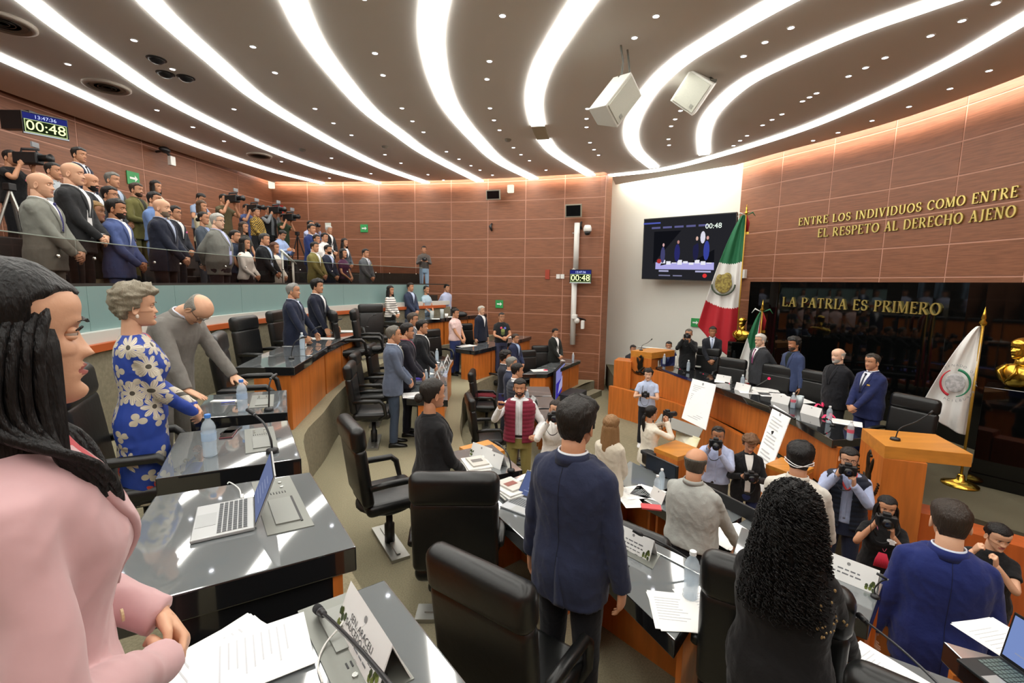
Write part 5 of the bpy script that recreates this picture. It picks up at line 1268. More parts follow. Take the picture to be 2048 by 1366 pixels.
dlA = ['nearest black glass desk with a tent card, at the bottom edge', 'black glass desk with the open silver laptop', 'black glass desk in front of the floral dress woman', 'black glass desk the bent grey-suited man leans on', 'upper-tier desk with an empty black top, orange end board facing the camera', 'upper-tier desk before the first of two dark-suited men', 'upper-tier desk with papers before the second dark-suited man', 'upper-tier desk at the far end, before the empty chairs', 'far upper-tier desk in front of the striped-top woman', 'far upper-tier desk in front of the navy-jacket man', 'far upper-tier desk in front of the light-blue tee woman', 'far upper-tier desk against the back wall']
pan = {0: (.0, .5), 1: (.28, .98), 2: (.25, .85), 3: (.25, .8)}
for i, (f, b) in enumerate(rowA): desk(f, b, 2.4, FA, dlA[i], 'upper-tier desks', pan.get(i), (1, 1), dark=i < 4)
rowB = [([(-.89, 6.23), (-1.02, 7.1)], [(-1.49, 6.3), (-1.55, 7.15)]), ([(-1.03, 7.14), (-1.14, 7.98)], [(-1.56, 7.2), (-1.68, 8.05)]), ([(-1.15, 8.02), (-1.21, 8.8)], [(-1.7, 8.1), (-1.78, 8.85)]), ([(-1.22, 8.84), (-1.24, 9.55)], [(-1.79, 8.9), (-1.83, 9.6)]),
 ([(-.89, 10.84), (-.5, 11.55)], [(-1.41, 11.2), (-1.05, 11.9)]), ([(-.48, 11.6), (-.1, 12.35)], [(-1.03, 11.95), (-.65, 12.7)]), ([(-.08, 12.4), (.25, 13.15)], [(-.62, 12.75), (-.3, 13.5)]), ([(.27, 13.2), (.6, 14.0)], [(-.28, 13.55), (.05, 14.3)]),
 ([(-.19, 4.5), (.11, 3.86)], [(-.64, 4.25), (-.38, 3.62)]), ([(.14, 3.80), (.60, 3.18)], [(-.30, 3.42), (.13, 2.7)]), ([(.66, 3.06), (1.2, 2.44)], [(.46, 2.62), (.78, 1.93)]), ([(1.6, 2.95), (2.1, 2.36)], [(1.3, 2.5), (1.79, 2.06)]), ([(1.66, 1.90), (1.98, 1.68)], [(1.28, 1.46), (1.72, 1.15)]), ([(2.05, 1.95), (2.5, 1.7)], [(1.98, 1.42), (2.2, 1.15)])]
dlB = ['middle-tier desk with a pile of papers, nearest to the grey-blue suited man', 'middle-tier desk with a purple folder and papers', 'middle-tier desk with name cards and a bottle', 'farthest desk of the middle row before the aisle', 'desk with papers beside the pink-shirted man, orange end board', 'middle-tier desk in front of the white-haired man in navy', 'middle-tier desk in front of the man in a black tee', 'middle-tier desk touching the back wall', 'desk with notebooks in front of the bun-haired woman', 'desk with the grey laptop left of the navy-suited man', 'desk with a name card and paper at the navy-suited man', 'desk with a name card right of the curly-haired woman', 'desk corner with a white paper below the curved microphone', 'desk with a black keyboard at the lower right corner']
for i, (f, b) in enumerate(rowB): desk(f, b, 1.75, FB, dlB[i], 'middle-tier desks', (.1, .6) if i in (8, 9, 10, 11) else None, (1, 1))
rowC = [([(.9, 11.36), (1.3, 12.1)], [(.28, 11.34), (.75, 12.3)]), ([(1.32, 12.14), (1.7, 12.85)], [(.78, 12.35), (1.15, 13.1)]), ([(1.72, 12.9), (2.08, 13.55)], [(1.18, 13.15), (1.5, 13.9)]),
 ([(.84, 9.95), (.83, 9.1)], [(.28, 9.95), (.28, 9.1)]), ([(.83, 9.05), (.9, 8.2)], [(.28, 9.05), (.34, 8.2)]), ([(.91, 8.15), (1.1, 7.3)], [(.35, 8.1), (.52, 7.2)]),
 ([(1.56, 5.72), (1.98, 5.05)], [(1.22, 5.2), (1.42, 4.68)]), ([(2.0, 5.0), (2.33, 4.3)], [(1.44, 4.64), (1.85, 3.95)]), ([(2.35, 4.26), (2.8, 3.75)], [(1.88, 3.92), (2.35, 3.5)]), ([(2.9, 3.6), (3.3, 3.0)], [(2.62, 3.3), (2.95, 2.8)])]
dlC = ['lowest-tier desk with the purple screen on its end, near the back wall', 'lowest-tier desk between the empty chairs at the back wall', 'lowest-tier desk in front of the black-jacket man', 'lowest-tier desk behind the man with the crimson vest, farthest', 'lowest-tier desk with a bottle and card behind the crimson vest', 'lowest-tier desk nearest the crimson vest man', 'lowest-tier desk with a dark monitor and papers in front of the beige-jacket woman', 'lowest-tier desk in front of the grey-shirted man', 'lowest-tier desk in front of the white-shirted man', 'lowest-tier desk in front of the royal-blue suited man']
for i, (f, b) in enumerate(rowC): desk(f, b, 1.1, FC, dlC[i], 'lowest-tier desks', None, (1, 1))
# ---- chairs: (px, py of the backrest top, floor, label)
CH = [(150, 740, FA, 'black leather chair between the pink-jacket and floral-dress women', -.1), (440, 668, FA, 'black leather chair right behind the bent man', .0), (492, 634, FA, 'large black leather chair between the bent man and the dark suits', -.2), (556, 622, FA, 'black leather chair behind the first dark-suited man', 0), (668, 622, FA, 'black leather chair right of the second dark-suited man', .5), (712, 619, FA, 'farther of two black chairs right of the second dark suit', .3), (742, 609, FA, 'lone black chair left of the striped-top woman', -.7),
 (709, 842, FB, 'black armchair seen from its left side, on the steel plate', 0), (704, 727, FB, 'nearest black chair of the three beside the grey-blue suit', 0), (714, 705, FB, 'middle black chair of the three beside the grey-blue suit', .1), (745, 689, FB, 'farthest black chair of the three beside the grey-blue suit', .1), (868, 660, FB, 'black chair between the middle-tier men and the pink shirt', -.3), (930, 648, FB, 'black chair between the pink shirt and the white-haired man', -.2),
 (905, 943, FB, 'broad black chair back turned to the camera, behind the bun-haired woman', None), (972, 1128, FB, 'nearest black chair back, filling the bottom centre', None),
 (947, 742, FC, 'lowest-tier black chair left of the crimson vest, farther', .2), (944, 792, FC, 'lowest-tier black chair left of the crimson vest, nearer', .1), (992, 706, FC, 'thin-seen black chair beside the bald man in navy', .1), (1056, 702, FC, 'left one of two black chairs by the back wall', -.5), (1083, 692, FC, 'right one of two black chairs by the back wall', -.5),
 (1287, 1040, FC, 'black chair behind the beige-jacket woman', None),
 (1465, 718, FD, 'leftmost black chair on the dais', 1), (1554, 731, FD, 'black dais chair behind the dark-grey suited man', 1), (1630, 743, FD, 'black dais chair between the blue blazer and the bearded man', 1), (1829, 794, FD, 'black dais chair beside the right podium', 1), (1412, 697, FD, 'black dais chair near the cameraman', 1)]
for px, py, fl, lb, da in CH:
    p = top(px, py, fl + 1.21)
    if fl == FD: a = lookang(p, (-1, 5)) + (.25 if px > 1700 else 0)
    elif px == 905: a = lookang(p, (1.2, 5.2))
    elif px == 972: a = lookang(p, (2.2, 3.0))
    elif px == 1287: a = lookang(p, (3.4, 6))
    else: a = lookang(p, LOOK) + (da or 0)
    # the measured point is the headrest: shift to the seat centre
    q = Vector((p.x, p.y, fl)) + Vector((-math.sin(a), math.cos(a), 0)) * {160: .0, 937: .1, 1287: .16, 1056: .2, 992: .1, 868: .2, 1412: .15}.get(px, .28)
    if px == 905: a = .02; q = Vector((-.355, 3.02, FB))
    if px == 972: a = math.radians(-35); q = Vector((.05, 2.05, FB))
    chair(q, a, lb, 'leather armchairs')
q = Z(1560, 1120, FB + 1.12); chair((q.x + .0, q.y + .05, FB), lookang(q, (2.6, 4.2)), 'black chair back left of the curly-haired woman', 'leather armchairs')
q = Z(1905, 1352, FB + 1.1); chair((q.x, q.y, FB), lookang(q, (3, 3.2)), 'black chair top at the bottom edge under the royal-blue suit', 'leather armchairs')
# ---- things on the desks
def onz(px, py, z): p = Z(px, py, z); return Vector((p.x, p.y, z + .001))
ZA, ZB, ZCd, ZD = 2.4, 1.75, 1.1, 1.45
lp = onz(450, 1040, ZA); laptop((lp.x, lp.y, ZA + .001), math.radians(-60), 'open silver laptop showing a pale blue document', open_=1.95)
t = empty('power_cable', (0, 0, 0), label='thin white cable running from behind the silver laptop', cat='cable')
obj('cord', MB().tube(crom([onz(483, 996, ZA + .006), onz(478, 978, ZA + .02), onz(460, 965, ZA + .01), onz(455, 968, ZA + .004)], 6), .003, 6), [mat('E6E6E2', .4)], t, smooth=True)
obj('plug', MB().tube([onz(483, 998, ZA + .006), onz(485, 990, ZA + .006)], .006, 8), [mat('E6E6E2', .4)], t)
bottle(onz(421, 912, ZA), 'blue-capped water bottle on the desk by the floral dress', s=1.12)
bottle(onz(486, 822, ZA), 'blue-capped water bottle on the desk of the bent man', s=1.12)
bottle(onz(605, 698, ZA), 'clear water bottle in front of the first dark-suited man', 'E8ECEC', None, 1.1)
bottle(onz(1380, 1195, ZB), 'ribbed clear water bottle by the papers of the navy-suited man', 'F0F2F2', None, 1.22)
phone(onz(457, 870, ZA), math.radians(20), 'mobile phone lying on the desk by the floral dress'); phone(onz(463, 862, ZA), math.radians(8), 'second dark phone beside the dress woman bottle', '26262A')
obj('folded_note', MB().box((0, 0, .002), (.24, .06, .004), rz=.1), [PAPER], None, onz(455, 802, ZA), label='narrow white note on the bent man desk', cat='note')
obj('pen', MB().tube([onz(442, 806, ZA + .008), onz(470, 803, ZA + .008)], .004, 6), [mat('3A4AB0', .3)], label='blue pen lying on the narrow white note', cat='pen')
obj('dark_case', MB().box((0, 0, .012), (.17, .09, .022), rz=.2), [PLASTIC], None, onz(460, 785, ZA), label='small black case by the hand of the bent man', cat='case', bevel=.004)
micro(onz(545, 905, ZA), math.radians(60), 'bent microphone on the connection panel behind the laptop', .2, .16)
micro(onz(538, 822, ZA), math.radians(-5), 'upright microphone on the third desk', .24, .05)
for px, py, lb in ((583, 718, 'thin microphone on the empty-topped upper desk'), (618, 690, 'thin microphone before the first dark suit'), (664, 668, 'thin microphone among the papers of the second dark suit'), (735, 655, 'thin microphone on the far end upper desk')):
    micro(onz(px, py, ZA), -1.2, lb, .26, .12)
paper(onz(640, 677, ZA), .1, 'stack of papers before the first dark-suited man', .5, .3, 3, grp=None); paper(onz(692, 663, ZA), .2, 'spread papers before the second dark-suited man', .5, .32, 3); paper(onz(660, 668, ZA), .4, 'open white document between the two dark-suited men', .3, .3, 2)
# foreground desk: papers, card, microphone, cable
paper(onz(440, 1330, ZA), math.radians(-35), 'white printed letters at the bottom left, nearest the camera', .216, .279, 3)
paper(onz(505, 1318, ZA) + Vector((0, 0, .006)), math.radians(-58), 'letterhead page overlapping the foreground letters', .216, .279, 1)
np_ = nameplate(onz(742, 1300, ZA), math.radians(-52), 'large white tent card on the nearest desk, behind the big microphone', ('SEN. ARACELI', 'SAUCEDO REYES', '~.5'), .30, .12, True, size=.026)
t = empty('gooseneck_microphone', (0, 0, 0), label='large black gooseneck microphone across the foreground desk', cat='microphone')
m0, m1 = DD(640, 1222, 1.22), DD(790, 1380, .80)
pts = [m1, m1.lerp(m0, .35) + Vector((0, 0, .01)), m1.lerp(m0, .75) + Vector((0, 0, .008)), m0]
obj('gooseneck', MB().tube(crom(pts, 6), .0055, 10), [mat('2E2F31', .35, .3)], t, smooth=True)
dv = (m0 - pts[2]).normalized()
obj('capsule', MB().tube([m0 - dv * .045, m0 - dv * .04, m0, m0 + dv * .03, m0 + dv * .034], [.006, .010, .0105, .010, .006], 14), [PLASTIC], t, smooth=True)
obj('windscreen', MB().tube([m0 - dv * .0, m0 + dv * .01, m0 + dv * .035, m0 + dv * .042], [.0115, .0135, .0135, .008], 14), [mat('202124', .95, 0, .5, 400)], t, smooth=True)
obj('ring', MB().tube([m0 - dv * .014, m0 - dv * .006], .0118, 14), [mat('4A4B4E', .3, .5)], t, smooth=True)
obj('charging_cable', MB().tube(crom([onz(700, 1186, ZA + .01), onz(692, 1196, ZA + .04), onz(688, 1240, ZA + .03), onz(650, 1290, ZA + .01), onz(636, 1330, ZA + .004), onz(645, 1366, ZA + .004)], 8), .0028, 6), [mat('E8E8E4', .4)], smooth=True, label='thin white charging cable looping over the foreground desk', cat='cable')
# middle tier near
for i, (px, py, an, lb) in enumerate(((950, 936, .2, 'spiral notebooks stacked on the notebook desk'), (1020, 985, .5, 'pile of magazines and papers by the grey laptop'))):
    p = onz(px, py, ZB); t = empty('notebook_stack', p, an, label=lb, cat='notebook')
    for k, (w_, l_, c) in enumerate(((.24, .32, '4A4C4E'), (.22, .30, 'E4E4E0'), (.22, .28, 'D8D8D4'), (.15, .21, 'C9C4BC'))): obj('notebook', MB().box((.008 * k, .01 * k, .008 + .014 * k), (w_, l_, .013), rz=.08 * k), [mat(c, .5)], t)
    obj('spiral', MB().tube([(-.11, -.14, .02), (-.11, .14, .02)], .009, 6), [STEEL], t); obj('cover_print', MB().box((.02, .03, .059), (.1, .06, .001), rz=.2), [mat('8A4A3E' if i else '6E6A66', .5)], t)
paper(onz(955, 958, ZB), .3, 'white page under the notebooks', .3, .3, 2)
nameplate(onz(965, 915, ZB), math.radians(-42), 'white tent card standing on the notebook desk', ('', '', ''), .26, .12, True); nameplate(onz(990, 930, ZB), math.radians(-42), 'second tent card leaning by the notebook desk', ('', '', ''), .22, .12, False)
micro(onz(1022, 943, ZB), .9, 'black microphone on the notebook desk', .2, .12)
lp = onz(1050, 1016, ZB); laptop((lp.x, lp.y, ZB + .001), math.radians(-35), 'grey laptop left of the navy-suited man', 'AEB2B6', '6A78A8', open_=2.35)
nameplate(onz(1268, 1098, ZB), math.radians(-48), 'tent card with plant print left of the ribbed bottle', ('~.35', '~.5', '~.45'), .27, .12, True, size=.02)
t = empty('gooseneck_microphone', (0, 0, 0), label='black gooseneck microphone lying behind the navy man card', cat='microphone')
g0, g1 = onz(1407, 1140, ZB + .02), onz(1280, 1068, ZB + .16)
obj('gooseneck', MB().tube(crom([g0, g0.lerp(g1, .4) + Vector((0, 0, .02)), g0.lerp(g1, .8) + Vector((0, 0, .015)), g1], 5), .006, 8), [PLASTIC], t, smooth=True)
d_ = (g1 - g0).normalized(); obj('capsule', MB().tube([g1 - d_ * .02, g1, g1 + d_ * .045], [.008, .013, .012], 10), [PLASTIC], t, smooth=True)
obj('rail', MB().tube([onz(1300, 1098, ZB + .004), onz(1400, 1150, ZB + .004)], .005, 6), [CHROME], label='thin chrome groove bar on the navy man desk', cat='rail')
paper(onz(1350, 1222, ZB), math.radians(-8), 'two white printed pages before the navy-suited man', .24, .28, 2); paper(onz(1410, 1210, ZB), math.radians(10), 'white page partly behind the curly hair', .216, .279, 1)
obj('pen', MB().tube([onz(1246, 1142, ZB + .006), onz(1258, 1132, ZB + .01)], .005, 6), [PLASTIC], label='short black pen by the navy man hip', cat='pen')
nameplate(onz(1695, 1158, ZB), math.radians(-48), 'tent card with plant print right of the curly hair', ('~.35', '~.5', ''), .27, .12, True, size=.02)
micro(onz(1750, 1195, ZB), .7, 'black microphone right of the far tent card', .2, -.06, s=.62)
paper(onz(1765, 1340, ZB), .5, 'white page on the desk corner at the bottom right', .2, .26, 1); 
lp = onz(2035, 1380, ZB); laptop((lp.x, lp.y, ZB + .001), math.radians(-85), 'black-keyed laptop at the lower right corner', '2E3234', '8FA8E8', open_=1.75, kcol='5A6A66')
paper(onz(2015, 1288, ZB), .2, 'white page above the laptop at the lower right', .25, .3, 2)
t = empty('gooseneck_microphone', (0, 0, 0), label='long curved microphone arm crossing the royal-blue suit', cat='microphone')
q0, q1 = DD(1732, 1243, 1.55), DD(1895, 1385, 1.15)
obj('gooseneck', MB().tube(crom([q1, q1.lerp(q0, .5) + Vector((0, 0, .01)), q0], 6), .004, 8), [mat('55575A', .3, .5)], t, smooth=True); obj('capsule', MB().tube([q0, q0 + (q0 - q1).normalized() * .05], [.009, .012], 10), [PLASTIC], t, smooth=True)
# lowest tier near
paper(onz(1270, 985, ZCd), .3, 'open white booklet before the beige-jacket woman', .3, .3, 2); paper(onz(1297, 985, ZCd), .9, 'white pages on the monitor desk', .3, .3, 2); paper(onz(1262, 1003, ZCd), .1, 'lone white page near the red wallet', .21, .28, 1)
obj('red_wallet', MB().box((0, 0, .01), (.2, .11, .02), rz=-.2), [mat('C8454A', .5)], None, onz(1302, 1016, ZCd), label='coral red wallet on the monitor desk', cat='wallet', bevel=.005)
bottle(onz(1313, 992, ZCd), 'clear bottle beside the grey-shirted man', 'F0F0F0', None, 1.1); bottle(onz(1322, 978, ZCd), 'second clear bottle beside the grey-shirted man', 'F0F0F0', None, 1.1)
nameplate(onz(1318, 1000, ZCd), -1.2, 'crumpled white card beside the bottles', ('', '', ''), .2, .12, False)
paper(onz(1447, 1080, ZCd), .6, 'cream notepad by the hand of the grey-shirted man', .22, .26, 3, False); paper(onz(1478, 1070, ZCd), .3, 'white sheets half hidden by the curly hair', .3, .35, 2)
p = onz(1322, 950, ZCd); t = empty('desk_monitor', p, math.radians(-62), label='low dark monitor on the desk of the beige-jacket woman', cat='monitor')
obj('screen_case', MB().box((0, 0, .1), (.5, .03, .2)), [PLASTIC], t, bevel=.005); obj('screen', MB().box((0, -.018, .1), (.46, .004, .17)), [mat('1C2430', .1)], t); obj('stand', MB().box((0, .03, .01), (.2, .12, .02)), [PLASTIC], t)
obj('desk_screen_rail', MB().box((0, 0, .07), (.03, 1.1, .14), rz=.45), [PLASTIC], None, onz(1478, 1030, ZCd), label='long low black screen housing on the grey-shirt desk', cat='screen housing', bevel=.01)
# middle tier, papers and cards
for px, py, w_, lb in ((830, 790, .36, 'bright papers on the nearest middle desk'), (842, 748, .4, 'papers on the purple folder desk'), (860, 725, .3, 'papers on the third middle desk'), (838, 728, .3, 'scattered pages between bottles on the middle row'), (932, 692, .5, 'long white pages beside the pink-shirted man'), (1014, 674, .25, 'small page in front of the black tee')):
    paper(onz(px, py, ZB), random.random(), lb, w_, .3, 2)
obj('purple_folder', MB().box((0, 0, .012), (.3, .22, .024), rz=.3), [mat('4A3E9A', .4)], None, onz(828, 758, ZB), label='purple folder on the middle-tier desk', cat='folder', bevel=.004)
for px, py, lb in ((874, 712, 'clear bottle on the farthest middle desk'), (864, 735, 'clear bottle in the middle of the middle row'), (852, 760, 'clear bottle nearest on the middle row')): bottle(onz(px, py + 8, ZB), lb, 'E8ECEC', None, 1.1)
for px, py, lb in ((896, 722, 'white card at the far right corner of the middle row'), (884, 738, 'white card in the middle of the middle row'), (874, 758, 'white card nearest on the middle row'), (893, 728, 'tilted white card by the far bottle')): nameplate(onz(px, py, ZB), math.radians(-80), lb, ('', '', ''), .25, .13, False)
# far upper tier desk things
for px, py, w_, lb in ((905, 634, .3, 'white papers at the right of the far upper desk'), (872, 638, .2, 'small papers before the light-blue tee woman')): paper(onz(px, py, ZA), .2, lb, w_, .25, 2)
for px, py, lb in ((864, 636, 'clear glass on the far upper desk, left'), (884, 632, 'clear glass on the far upper desk, right')):
    t = empty('drinking_glass', onz(px, py, ZA), label=lb, cat='glass'); obj('bowl', MB().lathe([(.0, 0), (.05, 0), (.06, .2), (.055, .2), (.045, .01), (0, .01)], seg=14), [plastic_mat('DDE6E4', .4)], t, smooth=True)
obj('paper_cup', MB().lathe([(0, 0), (.035, 0), (.05, .12), (.046, .12), (.03, .01), (0, .01)], seg=14), [mat('F2F2F0', .5)], None, onz(893, 636, ZA), label='white paper cup on the far upper desk', cat='cup', smooth=True)
obj('black_bag', MB().ball((0, 0, .07), (.2, .12, .09)), [PLASTIC], None, onz(921, 634, ZA), label='small black bag at the end of the far upper desk', cat='bag', smooth=True)
# lowest tier far
for px, py, lb in ((1078, 741, 'papers on the desk corner by the purple screen'), (1115, 721, 'yellowed page before the black-jacket man')): paper(onz(px, py, ZCd), .2, lb, .4, .3, 3)
obj('pink_notepad', MB().box((0, 0, .01), (.1, .1, .02)), [mat('D83A5A', .5)], None, onz(1091, 741, ZCd), label='small pink notepad on the corner desk', cat='notepad')
bottle(onz(1146, 722, ZCd), 'clear bottle at the far right end of the lowest desks', 'F0F0F0', None, 1.15); bottle(onz(1054, 806, ZCd), 'clear bottle behind the crimson vest man', 'F0F0F0', None, 1.2)
nameplate(onz(1068, 806, ZCd), -1.3, 'white card behind the crimson vest man', ('', '', ''), .25, .13, False)
p0, p1, p2, p3 = Z(1110, 748, 1.05), Z(1129, 739, 1.05), None, None
t = empty('floor_screen', (0, 0, 0), label='purple and white floor screen leaning at the desk end', cat='screen')
b0, b1 = Z(1110, 802, .36), Z(1128, 778, .36)
quadbox('frame', Vector((b0.x, b0.y, 1.15)), Vector((b1.x, b1.y, 1.15)), Vector((b1.x, b1.y, .42)), Vector((b0.x, b0.y, .36)), .06, PLASTIC, t)
def inq(a_, b_, u): return a_.lerp(b_, u)
TL, TR, BR, BL = Vector((b0.x, b0.y, 1.15)), Vector((b1.x, b1.y, 1.15)), Vector((b1.x, b1.y, .42)), Vector((b0.x, b0.y, .36)); nn = (TR - TL).cross(BL - TL).normalized(); nn = nn if nn.dot(Vector((0, 0, CZ)) - TL) > 0 else -nn
e_ = nn * .01; cc = (TL + TR + BR + BL) / 4
quadbox('display', *[cc + (q - cc) * .93 + e_ for q in (TL, TR, BR, BL)], .006, emat('8F8FD0', 1), t); quadbox('dark_band', *[cc + (q - cc) * .93 + e_ * 1.6 for q in (TL.lerp(BL, .45), TR.lerp(BR, .45), BR, BL)], .004, emat('4238A8', 1), t)
quadbox('white_shape', *[cc + (q - cc) * .9 + e_ * 2.2 for q in (TL.lerp(TR, .3).lerp(BL.lerp(BR, .3), .6), TL.lerp(TR, .8).lerp(BL.lerp(BR, .8), .3), BR.lerp(TR, .2), BL.lerp(BR, .2).lerp(TL, .1))], .004, emat('B8B4E0', 1), t)
obj('black_bench', MB().box((0, 0, .2), (.5, .9, .4), rz=-.5), [mat('33363A', .6)], None, Z(1145, 812, 0), label='low dark grey box on the floor beside the purple screen', cat='box', bevel=.01)
# little wood lectern among the middle tier
podium([(-.52, 4.75), (-.36, 4.55), (-.12, 4.7), (-.28, 4.95)], 1.0, 1.62, [(-.56, 4.76), (-.36, 4.5), (-.06, 4.68), (-.26, 5.0)], 'small orange wood lectern behind the bun-haired woman', None, th=.05)
# crimson cloth and bags on the chair
obj('crimson_jacket', MB().ball((0, 0, .0), (.3, .16, .08), 14, 8), [fabric('6A1A24')], None, Z(968, 792, .95), label='dark crimson jacket lying over a lowest-tier chair', cat='jacket', smooth=True)
# dais table things
def dz(px, py): return onz(px, py, ZD)
for px, py, w_, n_, lb in ((1445, 763, .3, 1, 'white sheet at the left end of the dais table'), (1478, 762, .35, 3, 'paper pile in front of the grey-suited presider'), (1530, 780, .42, 4, 'thick paper pile between the two presiders'), (1545, 790, .45, 2, 'spread pages before the blue blazer man'), (1600, 802, .35, 2, 'pages behind the tumbler on the dais'), (1690, 845, .4, 2, 'pages before the navy-suited man on the dais'), (1508, 785, .5, 2, 'long white sheet along the dais table')):
    paper(dz(px, py), random.random() - .9, lb, w_, .3, n_)
for i, (px, py, an, lb) in enumerate(((1447, 764, -.9, 'white card at the left corner of the dais table'), (1486, 782, -1.1, 'white card before the grey-suited presider'), (1562, 806, -1.1, 'white card before the blue blazer man'), (1623, 830, -1.2, 'white card beside the pink ribbon'))): nameplate(dz(px, py), an, lb, ('', '', ''), .3, .14, False)
for px, py, lb, lab in ((1376, 742, 'clear bottle before the cameraman', None), (1446, 756, 'clear bottle at the dais corner', None), (1484, 775, 'clear bottle before the grey suit on the dais', None), (1585, 816, 'bottle with pink label before the blue blazer', 'E8506A'), (1657, 846, 'clear bottle between the bearded and the navy man', None), (1699, 880, 'bottle with pink label at the right end of the dais table', 'E8506A'), (1328, 728, 'clear bottle at the far end of the dais table', None)): bottle(dz(px, py), lb, 'F0F0F0', lab, 1.15)
obj('mug', MB().lathe([(0, 0), (.045, 0), (.045, .1), (.04, .1), (.04, .01), (0, .01)], seg=16), [mat('E4E4E0', .4)], None, dz(1455, 761), label='white mug at the dais corner', cat='mug', smooth=True)
obj('tumbler', MB().lathe([(0, 0), (.045, 0), (.055, .2), (.05, .2), (.04, .01), (0, .01)], seg=16), [mat('B9C4C8', .3, .3)], None, dz(1598, 816), label='tall silver tumbler on the dais table', cat='tumbler', smooth=True)
for px, py, lb in ((1630, 815, 'pink ribbon lying before the bearded man'), (1645, 838, 'pink ribbon standing by the white card')):
    obj('pink_ribbon', MB().tube(crom([(0, 0, .01), (.06, .03, .05), (.12, .0, .02), (.16, .06, .06), (.2, .02, .01)], 4), .02, 6, 0, .3), [mat('F0386A', .5)], None, dz(px, py), label=lb, cat='ribbon', smooth=True)
for px, py, an, lb in ((1368, 748, 1.2, 'microphone with red ring near the dais cameraman'), (1415, 758, 1.3, 'microphone with red ring at the bend of the dais table'), (1468, 778, 1.4, 'microphone with red ring before the grey suit'), (1665, 852, 1.8, 'microphone before the bearded man')): micro(dz(px, py), an, lb, .1, .1, True)
t = empty('gooseneck_microphone', (0, 0, 0), label='long microphone with red ring pointing at the blue blazer', cat='microphone')
a_, b_ = dz(1512, 772), DD(1538, 757, 7.3); obj('gooseneck', MB().tube([a_, b_], .008, 8), [PLASTIC], t); obj('ring', MB().ball(b_, .022), [emat('FF2A55', 2)], t, smooth=True)
for px, py, an, h_, lb, z_ in ((1790, 880, -1.5, .34, 'long microphone on the right podium', 1.7), (1282, 701, -1.2, .34, 'long microphone on the far podium', 1.7)):
    p = Z(px, py, z_); t = empty('gooseneck_microphone', p, 0, label=lb, cat='microphone'); ex = DD(1858, 828, p.y - .05) - p if px > 1500 else DD(1302, 680, p.y) - p
    obj('base', MB().lathe([(0, 0), (.05, 0), (.045, .025), (.015, .035), (0, .035)], seg=14), [PLASTIC], t, smooth=True)
    obj('gooseneck', MB().tube(crom([Vector((0, 0, .02)), ex * .12 + Vector((0, 0, .1)), ex * .6 + Vector((0, 0, .03)), ex], 5), .006, 8), [mat('2E2F31', .3, .4)], t, smooth=True); obj('capsule', MB().tube([ex, ex * 1.12], [.012, .013], 8), [PLASTIC], t, smooth=True)
# handrail and side desk at the left of the dais
t = empty('handrail', (0, 0, 0), label='silver slanting handrail beside the far podium', cat='handrail')
for a_, b_ in (((1276, 694, 12.3), (1352, 701, 11.9)), ((1310, 722, 11.9), (1352, 703, 11.9))): obj('rail', MB().tube([DD(*a_), DD(*b_)], .03, 8), [mat('D4D8D4', .3, .5)], t, smooth=True)
for px, y_ in ((1312, 11.9), (1320, 11.9), (1352, 11.9)): q = DD(px, 712, y_); obj('post', MB().tube([(q.x, q.y, .7), (q.x, q.y, q.z)], .025, 8), [mat('D4D8D4', .3, .5)], t, smooth=True)
q = Z(1425, 722, 1.5); desk([(q.x - .3, q.y - .3), (q.x + .35, q.y - .55)], [(q.x - .2, q.y + .15), (q.x + .45, q.y - .1)], 1.5, FD, 'small wood desk with papers in front of the suited man by the flag', None)
paper((q.x, q.y - .1, 1.502), .3, 'long white papers on the small side desk', .5, .28, 3)
obj('round_clock', MB().lathe([(0, 0), (.12, 0), (.12, .03), (0, .03)], seg=20), [WHITEP], None, DD(1396, 733, 10.9), label='small white round disc behind the dais table', cat='disc')
# white boards leaning on the dais front
def board(tl, tr, br, bl, lb, lines=18, th=.012, m=None):
    t = empty('poster_board', (0, 0, 0), label=lb, cat='board'); tl, tr, br, bl = map(Vector, (tl, tr, br, bl))
    quadbox('sheet', tl, tr, br, bl, th, m or mat('F2F3F2', .6), t); n = (tr - tl).cross(bl - tl).normalized(); n = n if n.dot(Vector((0, 0, CZ)) - tl) > 0 else -n
    if lines:
        mb = MB()
        for k in range(lines):
            v = .14 + .78 * k / lines
            if k % 5 == 4: continue
            u0, u1 = .12 + .04 * random.random(), random.uniform(.6, .88); v1 = v + .014
            mb.loft([[tl.lerp(tr, u).lerp(bl.lerp(br, u), w_) + n * .003 for u, w_ in ((u0, v), (u1, v), (u1, v1), (u0, v1))], [tl.lerp(tr, u).lerp(bl.lerp(br, u), w_) + n * .002 for u, w_ in ((u0, v), (u1, v), (u1, v1), (u0, v1))]])
        obj('printed_lines', mb, [mat('B9BBBE', .7)], t)
        c_0 = tl.lerp(tr, .5).lerp(bl.lerp(br, .5), .07); xx = (tr - tl).normalized(); yy = (tl - bl).normalized()
        obj('seal', MB().add([c_0 + n * .003 + xx * .03 * math.cos(q) + yy * .03 * math.sin(q) for q in [2 * PI * k / 12 for k in range(12)]], [tuple(range(12))]), [mat('9A9CA0', .7)], t)
    return t
print('board', Z(1385, 757, 1.45), Z(1432, 768, 1.45), Z(1410, 857, .45), Z(1363, 838, .5))
board(DD(1385, 757, 9.0), DD(1432, 769, 8.35), DD(1411, 860, 7.9), DD(1363, 836, 8.55), 'white printed board leaning on the dais, left one')
board(DD(1547, 809, 6.75), DD(1582, 831, 6.25), DD(1524, 985, 5.55), DD(1497, 962, 5.95), 'white printed board leaning on the dais, right one')
board(DD(1352, 859, 7.4), DD(1400, 876, 6.9), DD(1385, 912, 6.7), DD(1350, 896, 7.2), 'cream board with faint pattern lying behind the white-sweater woman', 0, .012, mat('EDE9D8', .6, c2='D8D4A8', bs=3))
